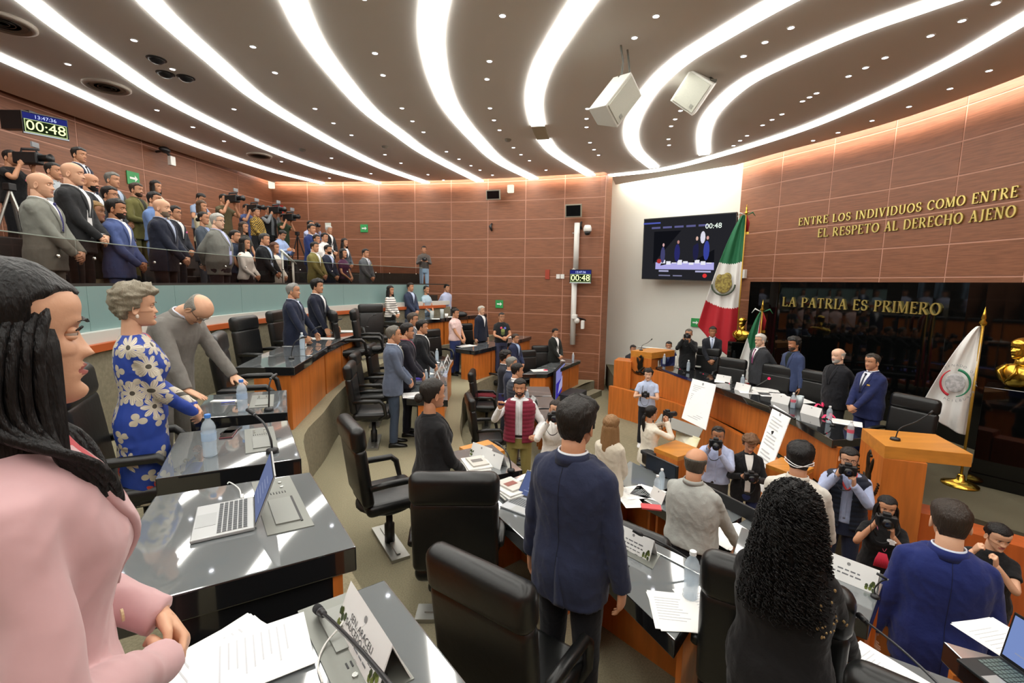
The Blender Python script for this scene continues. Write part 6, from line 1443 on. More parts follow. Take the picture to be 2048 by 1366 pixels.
podium([(2.08, 6.35), (2.30, 6.0), (2.75, 6.3), (2.52, 6.7)], 0, 1.05, [(2.08, 6.35), (2.30, 6.0), (2.75, 6.3), (2.52, 6.7)], 'orange wood floor lectern behind the white-sweater woman', None, th=.06)
obj('grey_panel', MB().box((0, 0, 0), (.7, .3, .02), rz=-.6), [mat('7E7E78', .5)], None, Z(1358, 852, 1.08), label='slim grey tilted panel on top of the floor lectern', cat='panel').rotation_euler = (.35, 0, 0)
podium([(3.25, 5.55), (3.45, 5.2), (3.8, 5.45), (3.6, 5.8)], 0, 1.15, [(3.25, 5.55), (3.45, 5.2), (3.8, 5.45), (3.6, 5.8)], 'dark orange floor lectern right of the white board', None, th=.05)
t = empty('easel', (0, 0, 0), label='thin black easel legs under the right white board', cat='easel')
for px0, py0, px1, py1 in ((1545, 862, 1553, 1005), (1540, 812, 1590, 838)): obj('leg', MB().tube([DD(px0, py0, 6.3), DD(px1, py1, 5.9)], .018, 6), [PLASTIC], t)
# ---- pedestals, busts, flags
for p, w_, zt, lb in (((6.0, 10.75), .5, None, 'black pedestal left of the black panel'), (None, .55, None, 'black pedestal at the right edge of the dais')):
    if p is None: q = DD(2030, 775, 6.05); q.y = 6.05
    else: q = DD(1481, 682, 10.75)
    M_ = math.radians(-30) if p else math.radians(-50)
    t = empty('pedestal', (q.x, q.y, .7), M_, label=lb, cat='pedestal')
    obj('column', MB().box((0, 0, (q.z - .7) / 2), (w_, w_, q.z - .7)), [MARBLE], t, bevel=.006); obj('plinth', MB().box((0, 0, .08), (w_ + .06, w_ + .06, .16)), [MARBLE], t)
    if p: bust(q, lookang(q, (-1, 7)), .98, 'golden bust at the left of the dais', q.z)
    else: bust(q, lookang(q, (-3, 6.5)), 1.18, 'golden bust at the right edge, in profile', q.z)
def eagle_emb(t, wid, length, top_):
    mb = MB()
    for a_, b_, ra, rb in ((0, 0, .2, .24), (.08, .16, .1, .12), (-.1, .1, .08, .14)): mb.ball((-wid * .42 + a_, -.09, top_ - length * .47 + b_), (ra, .012, rb), 16, 8)
    obj('eagle_emblem', mb, [mat('B0A050', .6, c2='6E5A2A', bs=18)], t, smooth=True)
    obj('wreath', MB().tube([(-wid * .42 + .27 * math.cos(q), -.10, top_ - length * .47 - .02 + .27 * math.sin(q)) for q in [PI * (1 + k / 12) for k in range(13)]], .022, 6), [mat('3E4A3A', .6)], t, smooth=True)
def bigbands(u, v):
    if v < .31 + .10 * u: return 0
    return 1 if v < .63 + .13 * u else 2
q = DD(1470, 700, 11.6); zt_ = DD(1455, 428, 11.6).z
flag((q.x + .02, q.y, .7), zt_, 0, .95, bigbands, 'tall green, white and red flag with eagle before the white wall', math.radians(-28), length=zt_ - 1.55, emb=eagle_emb, fold=.055, ribbon=True)
q = DD(1523, 640, 9.8); zt_ = DD(1523, 622, 9.8).z
flag((q.x, q.y, .7), zt_, 0, .42, lambda u, v: 2 if u < .25 else (0 if v < .42 + .3 * (1 - u) and u > .3 else (1 if v < .93 else 2)), 'smaller green, white and red flag behind the grey-suited presider', math.radians(-30), length=1.75, fold=.03, ribbon=True)
def senate_emb(t, wid, length, top_):
    cx_, cz_ = -wid * .38, top_ - length * .52; y_ = -.075
    mb = MB().ball((cx_, y_, cz_), (.10, .008, .13), 20, 8); obj('emblem_disc', mb, [mat('9EA0A2', .6, c2='C9CACC', bs=30)], t, smooth=True)
    for a0, a1, cc in ((-80, 85, '1E7A55'), (115, 250, 'C02838')): obj('emblem_arc', MB().tube([(cx_ + .145 * math.cos(math.radians(a0 + (a1 - a0) * k / 14)), y_ - .004, cz_ + .185 * math.sin(math.radians(a0 + (a1 - a0) * k / 14))) for k in range(15)], [.006 + .012 * k / 14 for k in range(15)], 6), [mat(cc, .5)], t, smooth=True)
    txt = 'SENADO DE LA REPUBLICA'
    for k, ch in enumerate(txt):
        a_ = math.radians(125 - 250 * k / len(txt)); text_obj(ch, .045, mat('8A8C90', .6), t, (cx_ + .20 * math.cos(a_), y_ - .01, cz_ + .245 * math.sin(a_)), (PI / 2, -(PI / 2 - a_), 0) if False else (PI / 2, 0, 0), name='emblem_letter')
q = Z(1919, 970, .7); zt_ = DD(1965, 650, q.y).z
flag((q.x, q.y, .7), zt_, 0, .50, lambda u, v: 1, 'white banner with round emblem on a brass pole by the right podium', math.radians(-42), length=zt_ - 1.42, emb=senate_emb, fold=.035)
# ================================================================ THE PEOPLE
def cam_prop(t, pose, lb, big=False, video=False):
    """camera held at the hands: body, lens, grip, strap"""
    P = POSES[pose]; c = (Vector(P['R']) + Vector(P['L'])) / 2
    off = {'camera': Vector((-.01, .03, .125)), 'camlow': Vector((0, .09, .06)), 'reach': Vector((0, .09, .12))}[pose]
    bpy.context.view_layer.update(); M = t.matrix_world; p = M @ (c + off)
    o = empty('video_camera' if video else 'photo_camera', p, t.rotation_euler.z, label=lb, cat='camera')
    if video:
        obj('body', MB().box((0, 0, .02), (.14, .36, .18)), [PLASTIC], o, bevel=.02); obj('lens', MB().tube([(0, .16, .03), (0, .3, .03), (0, .34, .03)], [.05, .055, .07], 14), [PLASTIC], o, smooth=True)
        obj('handle', MB().tube([(0, -.1, .1), (0, -.08, .17), (0, .12, .17), (0, .15, .1)], .015, 6), [PLASTIC], o); obj('microphone', MB().tube([(.08, 0, .14), (.08, .24, .14)], .018, 8), [mat('3A3A3C', .9)], o, smooth=True)
        obj('viewfinder', MB().box((-.1, .08, .08), (.08, .1, .06)), [PLASTIC], o, bevel=.006); obj('lamp_panel', MB().box((0, .12, .23), (.12, .03, .08)), [mat('8A8E92', .4)], o, bevel=.004)
    else:
        obj('body', MB().box((0, 0, 0), (.145, .06, .09)).box((0, 0, .055), (.06, .055, .035)).box((.06, .01, .0), (.03, .075, .09)), [PLASTIC], o, bevel=.008)
        L = .14 if big else .08; obj('lens', MB().tube([(0, .02, -.005), (0, L * .6, -.005), (0, L, -.005), (0, L + .01, -.005)], [.036, .038, .042, .036], 18), [mat('101112', .3)], o, smooth=True)
        obj('lens_glass', MB().ball((0, L + .006, -.005), (.03, .006, .03), 14, 6), [mat('1A2234', .03, 0, 0, 1, 1.)], o, smooth=True)
        obj('strap', MB().tube(crom([(.075, 0, .03), (.10, -.02, -.1), (.04, -.06, -.24), (-.05, -.05, -.2), (-.08, -.01, .03)], 6), .008, 6, 0, .3), [mat('1A1A1C', .8)], o, smooth=True)
    return o
NV, CHC, GR = '262C42', '2B2D31', '6E6F6C'
# -- foreground
PK = mat('CBA4A6', .8, 0, .2, 10, .3, sheen=.3, key='pinkjacket')
DRESS = bpy.data.materials.new('floral_dress'); DRESS.use_nodes = True
def dress_nodes(m):
    nt = m.node_tree; b = nt.nodes['Principled BSDF']; b.inputs['Roughness'].default_value = .65; N = nt.nodes.new; L = nt.links.new
    def M(op, *a):
        n = N('ShaderNodeMath'); n.operation = op
        for i, x in enumerate(a):
            if isinstance(x, (int, float)): n.inputs[i].default_value = x
            else: L(x, n.inputs[i])
        return n.outputs[0]
    tc = N('ShaderNodeTexCoord'); sp = N('ShaderNodeSeparateXYZ'); L(tc.outputs['Object'], sp.inputs[0])
    u = M('MULTIPLY', M('ARCTAN2', sp.outputs[1], sp.outputs[0]), .165); cb = N('ShaderNodeCombineXYZ'); L(u, cb.inputs[0]); L(sp.outputs[2], cb.inputs[1])
    def layer(scale, petals, r0, r1, thr, off):
        ad = N('ShaderNodeVectorMath'); ad.operation = 'ADD'; L(cb.outputs[0], ad.inputs[0]); ad.inputs[1].default_value = (off, off * .7, 0)
        v = N('ShaderNodeTexVoronoi'); v.voronoi_dimensions = '2D'; v.inputs['Scale'].default_value = scale; v.inputs['Randomness'].default_value = .75; L(ad.outputs[0], v.inputs['Vector'])
        d = N('ShaderNodeVectorMath'); d.operation = 'SUBTRACT'; L(ad.outputs[0], d.inputs[0]); L(v.outputs['Position'], d.inputs[1]); q = N('ShaderNodeSeparateXYZ'); L(d.outputs[0], q.inputs[0])
        c = N('ShaderNodeSeparateColor'); L(v.outputs['Color'], c.inputs[0])
        an = M('ADD', M('ARCTAN2', q.outputs[0], q.outputs[1]), M('MULTIPLY', c.outputs[2], 6))
        pet = M('POWER', M('ABSOLUTE', M('COSINE', M('MULTIPLY', an, petals / 2))), .6)
        mk = M('MULTIPLY', M('LESS_THAN', v.outputs['Distance'], M('MULTIPLY_ADD', pet, r1, r0)), M('GREATER_THAN', c.outputs[0], thr))
        line = M('LESS_THAN', M('ABSOLUTE', M('COSINE', M('MULTIPLY', an, petals * 1.5))), .22)
        return mk, c, M('LESS_THAN', v.outputs['Distance'], .10), M('MULTIPLY', line, M('GREATER_THAN', v.outputs['Distance'], .14))
    def mix(f, a, c):
        n = N('ShaderNodeMix'); n.data_type = 'RGBA'; L(f, n.inputs[0])
        for k, x in ((6, a), (7, c)):
            if isinstance(x, str): n.inputs[k].default_value = (*srgb(x), 1)
            else: L(x, n.inputs[k])
        return n.outputs[2]
    m1, c1, k1, l1 = layer(7.2, 8, .10, .40, .18, 0.); m2, c2, k2, l2 = layer(10.5, 3, .03, .42, .45, 3.3)
    leaf = mix(m2, '21409A', 'BDB5A2'); fl = mix(M('GREATER_THAN', c1.outputs[1], .84), 'CFC7B6', 'CC3C26'); fl = mix(l1, fl, '7E776A'); fl = mix(k1, fl, '4A463E')
    L(mix(m1, leaf, fl), b.inputs['Base Color'])
dress_nodes(DRESS)
t, f = person('woman with long black hair in a pale pink jacket, nearest at the left edge', (-.835, .72, FA), 1.775, None, 'f', 'near', 'coat', 'CFA2A4', 'B84A50', hair='longstraight', hc='0B0A0B', skin='a', lod=0, ang=lookang((-.835, .72), (.6, 2.35)), topmat=PK, pants='D8A6A4', hsd=2, open_=False)
obj('button', MB().lathe([(0, 0), (.012, 0), (.012, .004), (0, .004)], seg=12), [mat('C9B488', .4)], t, Vector(f['surf'][2]) + Vector((.0, .004, -.02))).rotation_euler = (-PI / 2, 0, 0)
t, f = person('woman with short grey curls in a blue floral dress', (-2.22, 2.66, FA), 1.70, None, 'f', 'clasp', 'dress', '21409A', hair='wavy', hc='8A8270', skin='a', lod=0, girth=1.12, ang=lookang((-2.22, 2.66), (-.9, 3.75)), topmat=DRESS, hsd=3)
obj('wrist_watch', MB().tube([(.034 * math.cos(q), .028 * math.sin(q), 0) for q in [2 * PI * k / 16 for k in range(17)]], .007, 6), [GOLD], t, (-.10, .21, .985)).rotation_euler = (.9, .9, 0)
obj('earring', MB().ball((0, 0, 0), (.009, .009, .013)), [mat('E8D8C8', .2)], t, f['HM'] @ Vector((.080, .0, -.052)), smooth=True)
person('balding grey-suited man bending over his desk with glasses', (-2.86, 3.72, FA), 1.76, None, 'm', 'lean', 'jacket', '77746F', 'D8DCEC', hair='fringe', hc='8A8880', skin='a', lod=0, girth=1.1, glasses=True, ang=lookang((-2.86, 3.72), (-1.5, 3.6)))
person('stocky man in a dark navy suit, left of the pair behind the upper desks', (-3.42, 7.1, FA), 1.69, LOOK, 'm', 'desk', 'jacket', '1E2438', 'C9D2E6', '26304E', hair='recede', hc='8A8A86', skin='b', lod=1, girth=1.12)
person('tall man in a dark navy suit and open white shirt, right of the pair', (-3.45, 8.05, FA), 1.76, LOOK, 'm', 'desk', 'jacket', '1A1E2E', 'F0F0F0', hair='thick', hc='15110F', skin='b', lod=1)
# -- far upper tier
for px, py, R, H, kw in ((780, 572, 10.8, 1.62, dict(lb='woman in a white striped top on the far upper tier', sex='f', top='blouse', c='E9E6DF', pants='191919', hair='long', topmat='stripes')), (820, 571, 10.9, 1.70, dict(lb='man in a navy jacket on the far upper tier', top='jacket', c='323A50', shirt='C4D2EC')), (852, 574, 11.0, 1.62, dict(lb='woman in a light blue tee on the far upper tier', sex='f', top='tee', c='B4CCDC', pants='5A6A7C', hair='bun')), (893, 579, 11.1, 1.66, dict(lb='man in a pale lilac shirt with hands behind his back', top='shirt', c='B9C0DC', pants='24283A', pose='behind'))):
    p = RC(px, py, R); kw = dict(kw); lb = kw.pop('lb')
    if kw.get('topmat') == 'stripes':
        m = mat('ECE9E2', .8, key='stripes'); nt = m.node_tree; wv = nt.nodes.new('ShaderNodeTexWave'); wv.bands_direction = 'Z'; wv.inputs['Scale'].default_value = 5; tc = nt.nodes.new('ShaderNodeTexCoord'); rp = nt.nodes.new('ShaderNodeValToRGB'); rp.color_ramp.interpolation = 'CONSTANT'; rp.color_ramp.elements[0].color = (*srgb('2A2A30'), 1); rp.color_ramp.elements[1].color = (*srgb('ECE9E2'), 1); rp.color_ramp.elements[1].position = .18
        nt.links.new(tc.outputs['Object'], wv.inputs[0]); nt.links.new(wv.outputs[1], rp.inputs[0]); nt.links.new(rp.outputs[0], nt.nodes['Principled BSDF'].inputs['Base Color']); kw['topmat'] = m
    person(lb, (p.x, p.y, FA), H, LOOK, lod=2, **kw)
# -- middle tier
MT = [((785, 652), 1.76, dict(lb='man in a grey-blue suit and jeans, nearest of the middle tier four', c='5A6478', shirt='E4E8F0', tie='9A9684', hair='recede', hc='6A665E', pants='3A4658', lod=1, shoes='121212')), ((812, 652), 1.76, dict(lb='man with glasses in a dark suit with a pink badge', c='23222C', shirt='A04A60', glasses=True, hair='short', badge='E8508A', lod=1), .45), ((824, 627), 1.80, dict(lb='tall man in a grey suit with glasses, third of the four', c='6A6A70', shirt='E4E4E4', glasses=True, hair='short', hc='4A4038', badge='E86A7A', lod=1), .2), ((842, 640), 1.74, dict(lb='man in a black suit and white shirt, last of the four', c='1A1C20', shirt='F0F0F0', hair='short', lod=1)),
 ((910, 617), 1.72, dict(lb='man in a pale pink short-sleeved shirt and blue trousers', top='polo', c='E6C8C4', pants='2E3A6A', hair='short', lod=1, girth=1.1)), ((962, 612), 1.74, dict(lb='white-haired man in a navy suit near the back wall', c='1C2132', shirt='F0F0F0', hair='short', hc='B8B4A8', skin='a', pose='down', lod=2)), ((1003, 625), 1.62, dict(lb='man in a black tee with a coloured print', top='tee', c='1E2022', pants='3A3E58', hair='crop', glasses=True, lod=2, girth=1.1, pose='claspup'))]
for e in MT:
    (px, py), H, kw = e[:3]; kw = dict(kw); lb = kw.pop('lb'); p = Z(px, py, FB + H); d = e[3] if len(e) > 3 else 0
    k = 1 + d / math.hypot(p.x, p.y) if d else 1
    t, f = person(lb, (p.x * k, p.y * k, FB), H, LOOK if px < 1000 else (2.5, 4), **kw)
    if px == 1003:
        for (dx, dz_, r, cc) in ((0, 0, .06, '8A9A5A'), (-.06, .07, .035, '6A7AD8'), (.05, .08, .035, 'E85A7A'), (.0, -.07, .06, '5A6A3E')):
            c0 = Vector(f['surf'][1]) + Vector((dx, .0, dz_)); obj('shirt_print', MB().ball(c0, (r, .006, r), 12, 6), [mat(cc, .6)], t, smooth=True)
t, f = person('woman with dark hair in a low bun and a black jacket, seen from behind', at(862, 758, 1.66, FB), 1.66, (3.5, 6.2), 'f', 'clasp', 'coat', '19191B', '19191B', hair='bun', hc='2A2622', skin='b', lod=0, pants='141416', girth=1.1)
p = Z(1152, 800, FB + 1.82)
person('tall man in a dark navy suit seen from behind, in the centre', (p.x, p.y, FB), 1.82, None, 'm', 'down', 'jacket', '262C44', 'DADDE4', hair='thick', hc='1E1A16', skin='b', lod=0, girth=1.08, glasses=True, pants='15161C', ang=lookang((p.x, p.y), (2.6, 5.2)), hsd=4)
p = Z(1588, 978, FB + 1.62)
t, f = person('woman with a mass of black curls in a black top, at the bottom', (p.x, p.y, FB), 1.62, None, 'f', 'desk', 'coat', '141314', '141314', hair='curly', hc='0C0A0A', skin='c', lod=0, girth=1.25, pants='121212', ang=lookang((p.x, p.y), (2.3, 3.2)))
mb = MB(); rg = random.Random(4)
for k in range(26):
    x_, z_ = rg.uniform(.13, .235), rg.uniform(1.18, 1.40); a_ = Vector((x_, -.5, z_)); 
    bv = BVHTree.FromPolygons([v.co.copy() for v in f['top'].vertices], [tuple(q.vertices) for q in f['top'].polygons]) if k == 0 else bv
    h = bv.ray_cast(a_, Vector((0, 1, 0)))
    if h[0]: mb.ball(h[0], (rg.uniform(.004, .007), .003, rg.uniform(.005, .009)), 8, 5)
obj('sequins', mb, [mat('B89A6A', .3, .4)], t, smooth=True, kind='stuff')
# -- lowest tier
LT = [((1222, 832), 1.62, dict(lb='woman with long light brown hair in a beige jacket', sex='f', top='coat', c='D4CCBA', shirt='D4CCBA', hair='long', hc='8C6A46', skin='a', pants='161618', lod=1, pose='clasp', hsd=5), (4.5, 8.5)), ((1392, 899), 1.74, dict(lb='balding man in a light grey shirt seen from behind', top='shirt', c='A9ABA6', pants='17181C', hair='fringe', hc='4E4A42', skin='b', lod=0, girth=1.3, pose='desk'), (4.4, 6.2)), ((1602, 888), 1.80, dict(lb='man with face mask straps in a white shirt seen from behind', top='shirt', c='D9D6CC', pants='22242A', hair='thick', hc='0E0D0D', skin='b', lod=0, girth=1.1, pose='desk'), (4.6, 6.4)), ((1908, 1006), 1.82, dict(lb='man in a royal-blue suit seen from behind, lower right', top='jacket', c='1E2A66', shirt='D4DCEC', hair='short', hc='2E241C', skin='a', lod=0, girth=1.12, pose='down', pants='1B2450'), (4.3, 5.4)),
 ((1010, 702), 1.74, dict(lb='man with curly dark hair in the lowest tier behind the phone holder', c='2A2C34', hair='wavy', hc='1E1A16', lod=2), None), ((1022, 714), 1.72, dict(lb='grey-haired person in navy, lowest tier', c='2E3448', hair='short', hc='7A7A74', lod=2), None), ((1033, 727), 1.72, dict(lb='dark-haired man with a white shirt and vest, lowest tier', top='vest', c='3A3E48', shirt='F0F0F0', hair='short', lod=1, pants='3A2A2A'), None),
 ((1030, 667), 1.74, dict(lb='bald man in a navy blazer by the far lowest desks', c='252C48', shirt='A8BEE0', hair='crop', hc='3A302A', lod=2, glasses=True), None), ((1110, 657), 1.73, dict(lb='man in a black jacket and white shirt by the back wall', c='20221F', shirt='F2F2F2', hair='short', lod=2, open_=True, girth=1.1), None)]
for (px, py), H, kw, lk in LT:
    kw = dict(kw); lb = kw.pop('lb'); p = Z(px, py, FC + H)
    t, f = person(lb, (p.x, p.y, FC), H, lk or LOOK, **kw)
    if px == 1602:
        HM_ = f['HM']
        for zz, dz_ in ((.0, .012), (-.0, -.01)):
            obj('mask_strap', MB().tube(crom([HM_ @ Vector((-.084, .02, -.01 + zz)), HM_ @ Vector((-.092, -.06, -.005 + dz_)), HM_ @ Vector((0, -.138, -.02 + dz_ * .6)), HM_ @ Vector((.092, -.06, -.005 - dz_)), HM_ @ Vector((.084, .02, -.01))], 6), .003, 6), [mat('F4F4F4', .6)], t, smooth=True)
# vest man and white-dressed photographer
p = Z(1040, 757, FC + 1.76)
t, f = person('man in a crimson padded vest photographing with his phone', (p.x, p.y, FC), 1.76, (-.3, 0), 'm', 'phone', 'vest', '7A2438', 'E2E4E6', hair='short', hc='17120F', skin='b', lod=0, pants='8A7F4A', beard='3A2A22', belt=True)
bpy.context.view_layer.update(); P_ = POSES['phone']; q = t.matrix_world @ (Vector(P_['R']) + Vector((-.02, .03, .12)))
o = empty('mobile_phone', q, t.rotation_euler.z, label='dark blue phone held up by the crimson vest man', cat='phone'); obj('body', MB().box((0, 0, 0), (.076, .01, .155)), [mat('1E2A5A', .2)], o, bevel=.006); obj('lens', MB().box((-.018, .007, .055), (.03, .004, .035)), [PLASTIC], o)
p = Z(1112, 800, FC + 1.60)
t, f = person('woman in a white long-sleeved top raising a camera', (p.x, p.y, FC), 1.60, (.2, 0), 'f', 'camera', 'coat', 'EFEEEA', 'EFEEEA', hair='bun', hc='2A211C', skin='a', lod=0, pants='EDECE8', girth=1.15)
cam_prop(t, 'camera', 'black camera with strap raised by the white-topped woman')
# -- press on the floor
p = Z(1297, 738, 1.66); t, f = person('young man in a pale blue shirt holding a small camera by the far podium', (p.x, p.y, 0), 1.66, (0, 1), 'm', 'camlow', 'polo', 'BCCBE8', hair='wavy', hc='1C1613', skin='d', lod=1, pants='1A1B20', shoes='EDEDED'); cam_prop(t, 'camlow', 'small black camera held by the young man by the podium')
obj('backpack_strap', MB().tube(crom([(.09, .13, 1.40), (.11, .15, 1.25), (.14, .10, 1.05)], 4), .014, 6, 0, .4), [PLASTIC], t, smooth=True)
p = Z(1302, 812, 1.60); t, f = person('woman in a cream sweater and pale jeans shooting towards the dais', (p.x, p.y, 0), 1.60, (5.2, 7.6), 'f', 'camera', 'coat', 'E6E0D0', 'E6E0D0', hair='pony', hc='15110F', skin='b', lod=0, pants='A9C0E0', shoes='E8E8E8'); cam_prop(t, 'camera', 'black camera with long lens of the cream-sweater woman', True)
p = t.matrix_world @ Vector((.2, -.12, .95)); o = empty('belt_bag', p, t.rotation_euler.z, label='black belt bag on the hip of the cream-sweater woman', cat='bag'); obj('pouch', MB().box((0, 0, 0), (.2, .16, .2)), [PLASTIC], o, bevel=.04); obj('flap', MB().box((0, -.01, .08), (.21, .17, .06)), [mat('232428', .6)], o, bevel=.02); obj('strap', MB().box((-.1, .02, -.1), (.04, .02, .3)), [PLASTIC], o)
p = Z(1437, 853, 1.60); t, f = person('man in a pale lilac shirt aiming a camera at the room', (p.x, p.y, 0), 1.60, (.3, 0), 'm', 'camera', 'shirt', 'B4BEDC', hair='recede', hc='2A231E', skin='c', lod=0, pants='3A3A3C', belt=True, girth=1.12); cam_prop(t, 'camera', 'black camera of the lilac-shirted man', True)
p = Z(1500, 866, 1.56); t, f = person('woman in a black cardigan looking down at her camera', (p.x, p.y, 0), 1.56, (1.2, 0), 'f', 'camlow', 'coat', '17171A', 'ECEAE6', hair='wavy', hc='6A4A30', skin='b', lod=0, pants='26305A', open_=True, head=(-.35, 0, 0), girth=1.1); cam_prop(t, 'camlow', 'black camera held at the chest of the cardigan woman')
p = Z(1700, 895, 1.72); t, f = person('man with glasses in a navy vest raising a camera', (p.x, p.y, 0), 1.72, (.8, 0), 'm', 'camera', 'vest', '1C2230', 'A9B4D4', hair='short', hc='1A1512', skin='a', lod=0, pants='22283E', glasses=True, girth=1.05); cam_prop(t, 'camera', 'black camera of the navy-vest man')
obj('neck_strap', MB().tube(crom([(-.08, .03, 1.49), (-.05, .12, 1.40), (0, .15, 1.33), (.05, .12, 1.40), (.08, .03, 1.49)], 5), .012, 6, 0, .4), [mat('C83A3A', .6)], t, smooth=True)
p = Z(1776, 992, 1.50); t, f = person('woman in black with tattooed arms and a red tassel raising a camera', (p.x, p.y, 0), 1.50, (.9, 0), 'f', 'camera', 'tee', '111113', hair='longstraight', hc='14100F', skin='b', lod=0, pants='131315', hsd=6, girth=1.2); cam_prop(t, 'camera', 'black camera of the woman with the red tassel')
mb = MB()
for k in range(16): mb.tube([(-.02 + .004 * k, .17, 1.18), (-.045 + .0075 * k, .185, 1.10), (-.06 + .009 * k, .18, 1.02)], .004, 4)
obj('tassel', mb, [mat('E83A5A', .7)], t, smooth=True); obj('necklace', MB().tube(crom([(-.07, .08, 1.42), (-.03, .15, 1.28), (.0, .17, 1.2), (.03, .15, 1.28), (.07, .08, 1.42)], 5), .003, 5), [mat('D86A8A', .5)], t, smooth=True)
def watch(t, pose, w='L', cc='E8E8E8'):
    c = Vector(POSES[pose][w]); o = obj('wrist_watch', MB().box((0, 0, 0), (.04, .015, .045)).tube([(.032 * math.cos(q), .028 * math.sin(q) - .03, 0) for q in [2 * PI * k / 14 for k in range(15)]], .009, 6), [mat(cc, .4)], t, c + Vector((0, .03, -.06)))
watch(t, 'camera')
p = Z(1992, 1042, 1.52); t, f = person('woman with tied dark hair and tattooed arms at the right edge', (p.x, p.y, 0), 1.52, (.9, .6), 'f', 'camera', 'tee', '141416', hair='bun', hc='14100F', skin='a', lod=0, pants='131315', head=(-.2, .5, 0), girth=1.15); watch(t, 'camera')
TAT = mat('4A4E48', .6)
# -- dais people
def dperson(px, py, H, lb, **kw):
    p = Z(px, py, FD + H); return person(lb, (p.x, p.y, FD), H, kw.pop('look', (-1.2, 5.5)), **kw)
dperson(1523, 668, 1.76, 'white-haired presider in a dark grey suit and magenta tie', c='34363A', shirt='EFEFEF', tie='8A3A6A', hair='short', hc='C9C6BE', skin='d', lod=1, glasses=True, girth=1.1, pose='behind', look=(-3, 7.5))
dperson(1590, 675, 1.76, 'curly-haired man in a blue blazer over a dark shirt', c='3A4668', shirt='17201F', open_=True, hair='wavy', hc='2A2826', skin='c', lod=1, pose='down', look=(-3, 6.5), pants='23283E', beard='4A4038')
dperson(1679, 697, 1.72, 'bald man with a grey beard in a black suit', c='1C1D22', shirt='14151A', hair='fringe', hc='B0ADA4', skin='d', lod=1, beard='B8B6B0', girth=1.15, pose='behind', look=(-3, 5.5))
dperson(1748, 708, 1.72, 'heavy man in a navy suit with hands clasped on the dais', c='232C58', shirt='E4E8F2', tie='1A2038', hair='recede', hc='3A342E', skin='b', lod=1, girth=1.25, look=(-3, 5), pk='C9A84A')
dperson(1426, 653, 1.72, 'man in a black suit standing before the tall flag', c='23252C', shirt='D4DEF0', tie='8A9AB8', hair='short', skin='c', lod=1, look=(.5, 0))
t, f = dperson(1378, 658, 1.66, 'cameraman in a dark jacket behind the dais table', c='1E2022', shirt='1E2022', top='coat', hair='recede', hc='5A5650', skin='b', lod=1, pose='camera', pants='3A4048', look=(0, 0), girth=1.1); cam_prop(t, 'camera', 'camera raised by the cameraman on the dais')
p = DD(1266, 690, 13.2); person('seated man half hidden behind the far podium', (p.x, p.y, p.z - 1.70), 1.70, (4, 8), lod=2, c='26282E', legs='stand')
p = DD(1338, 683, 12.4); person('seated man in a navy suit behind the handrail', (p.x, p.y, p.z - 1.68), 1.68, (0, 0), lod=2, c='262E5A', shirt='D8E0F0', tie='3A4A8A')
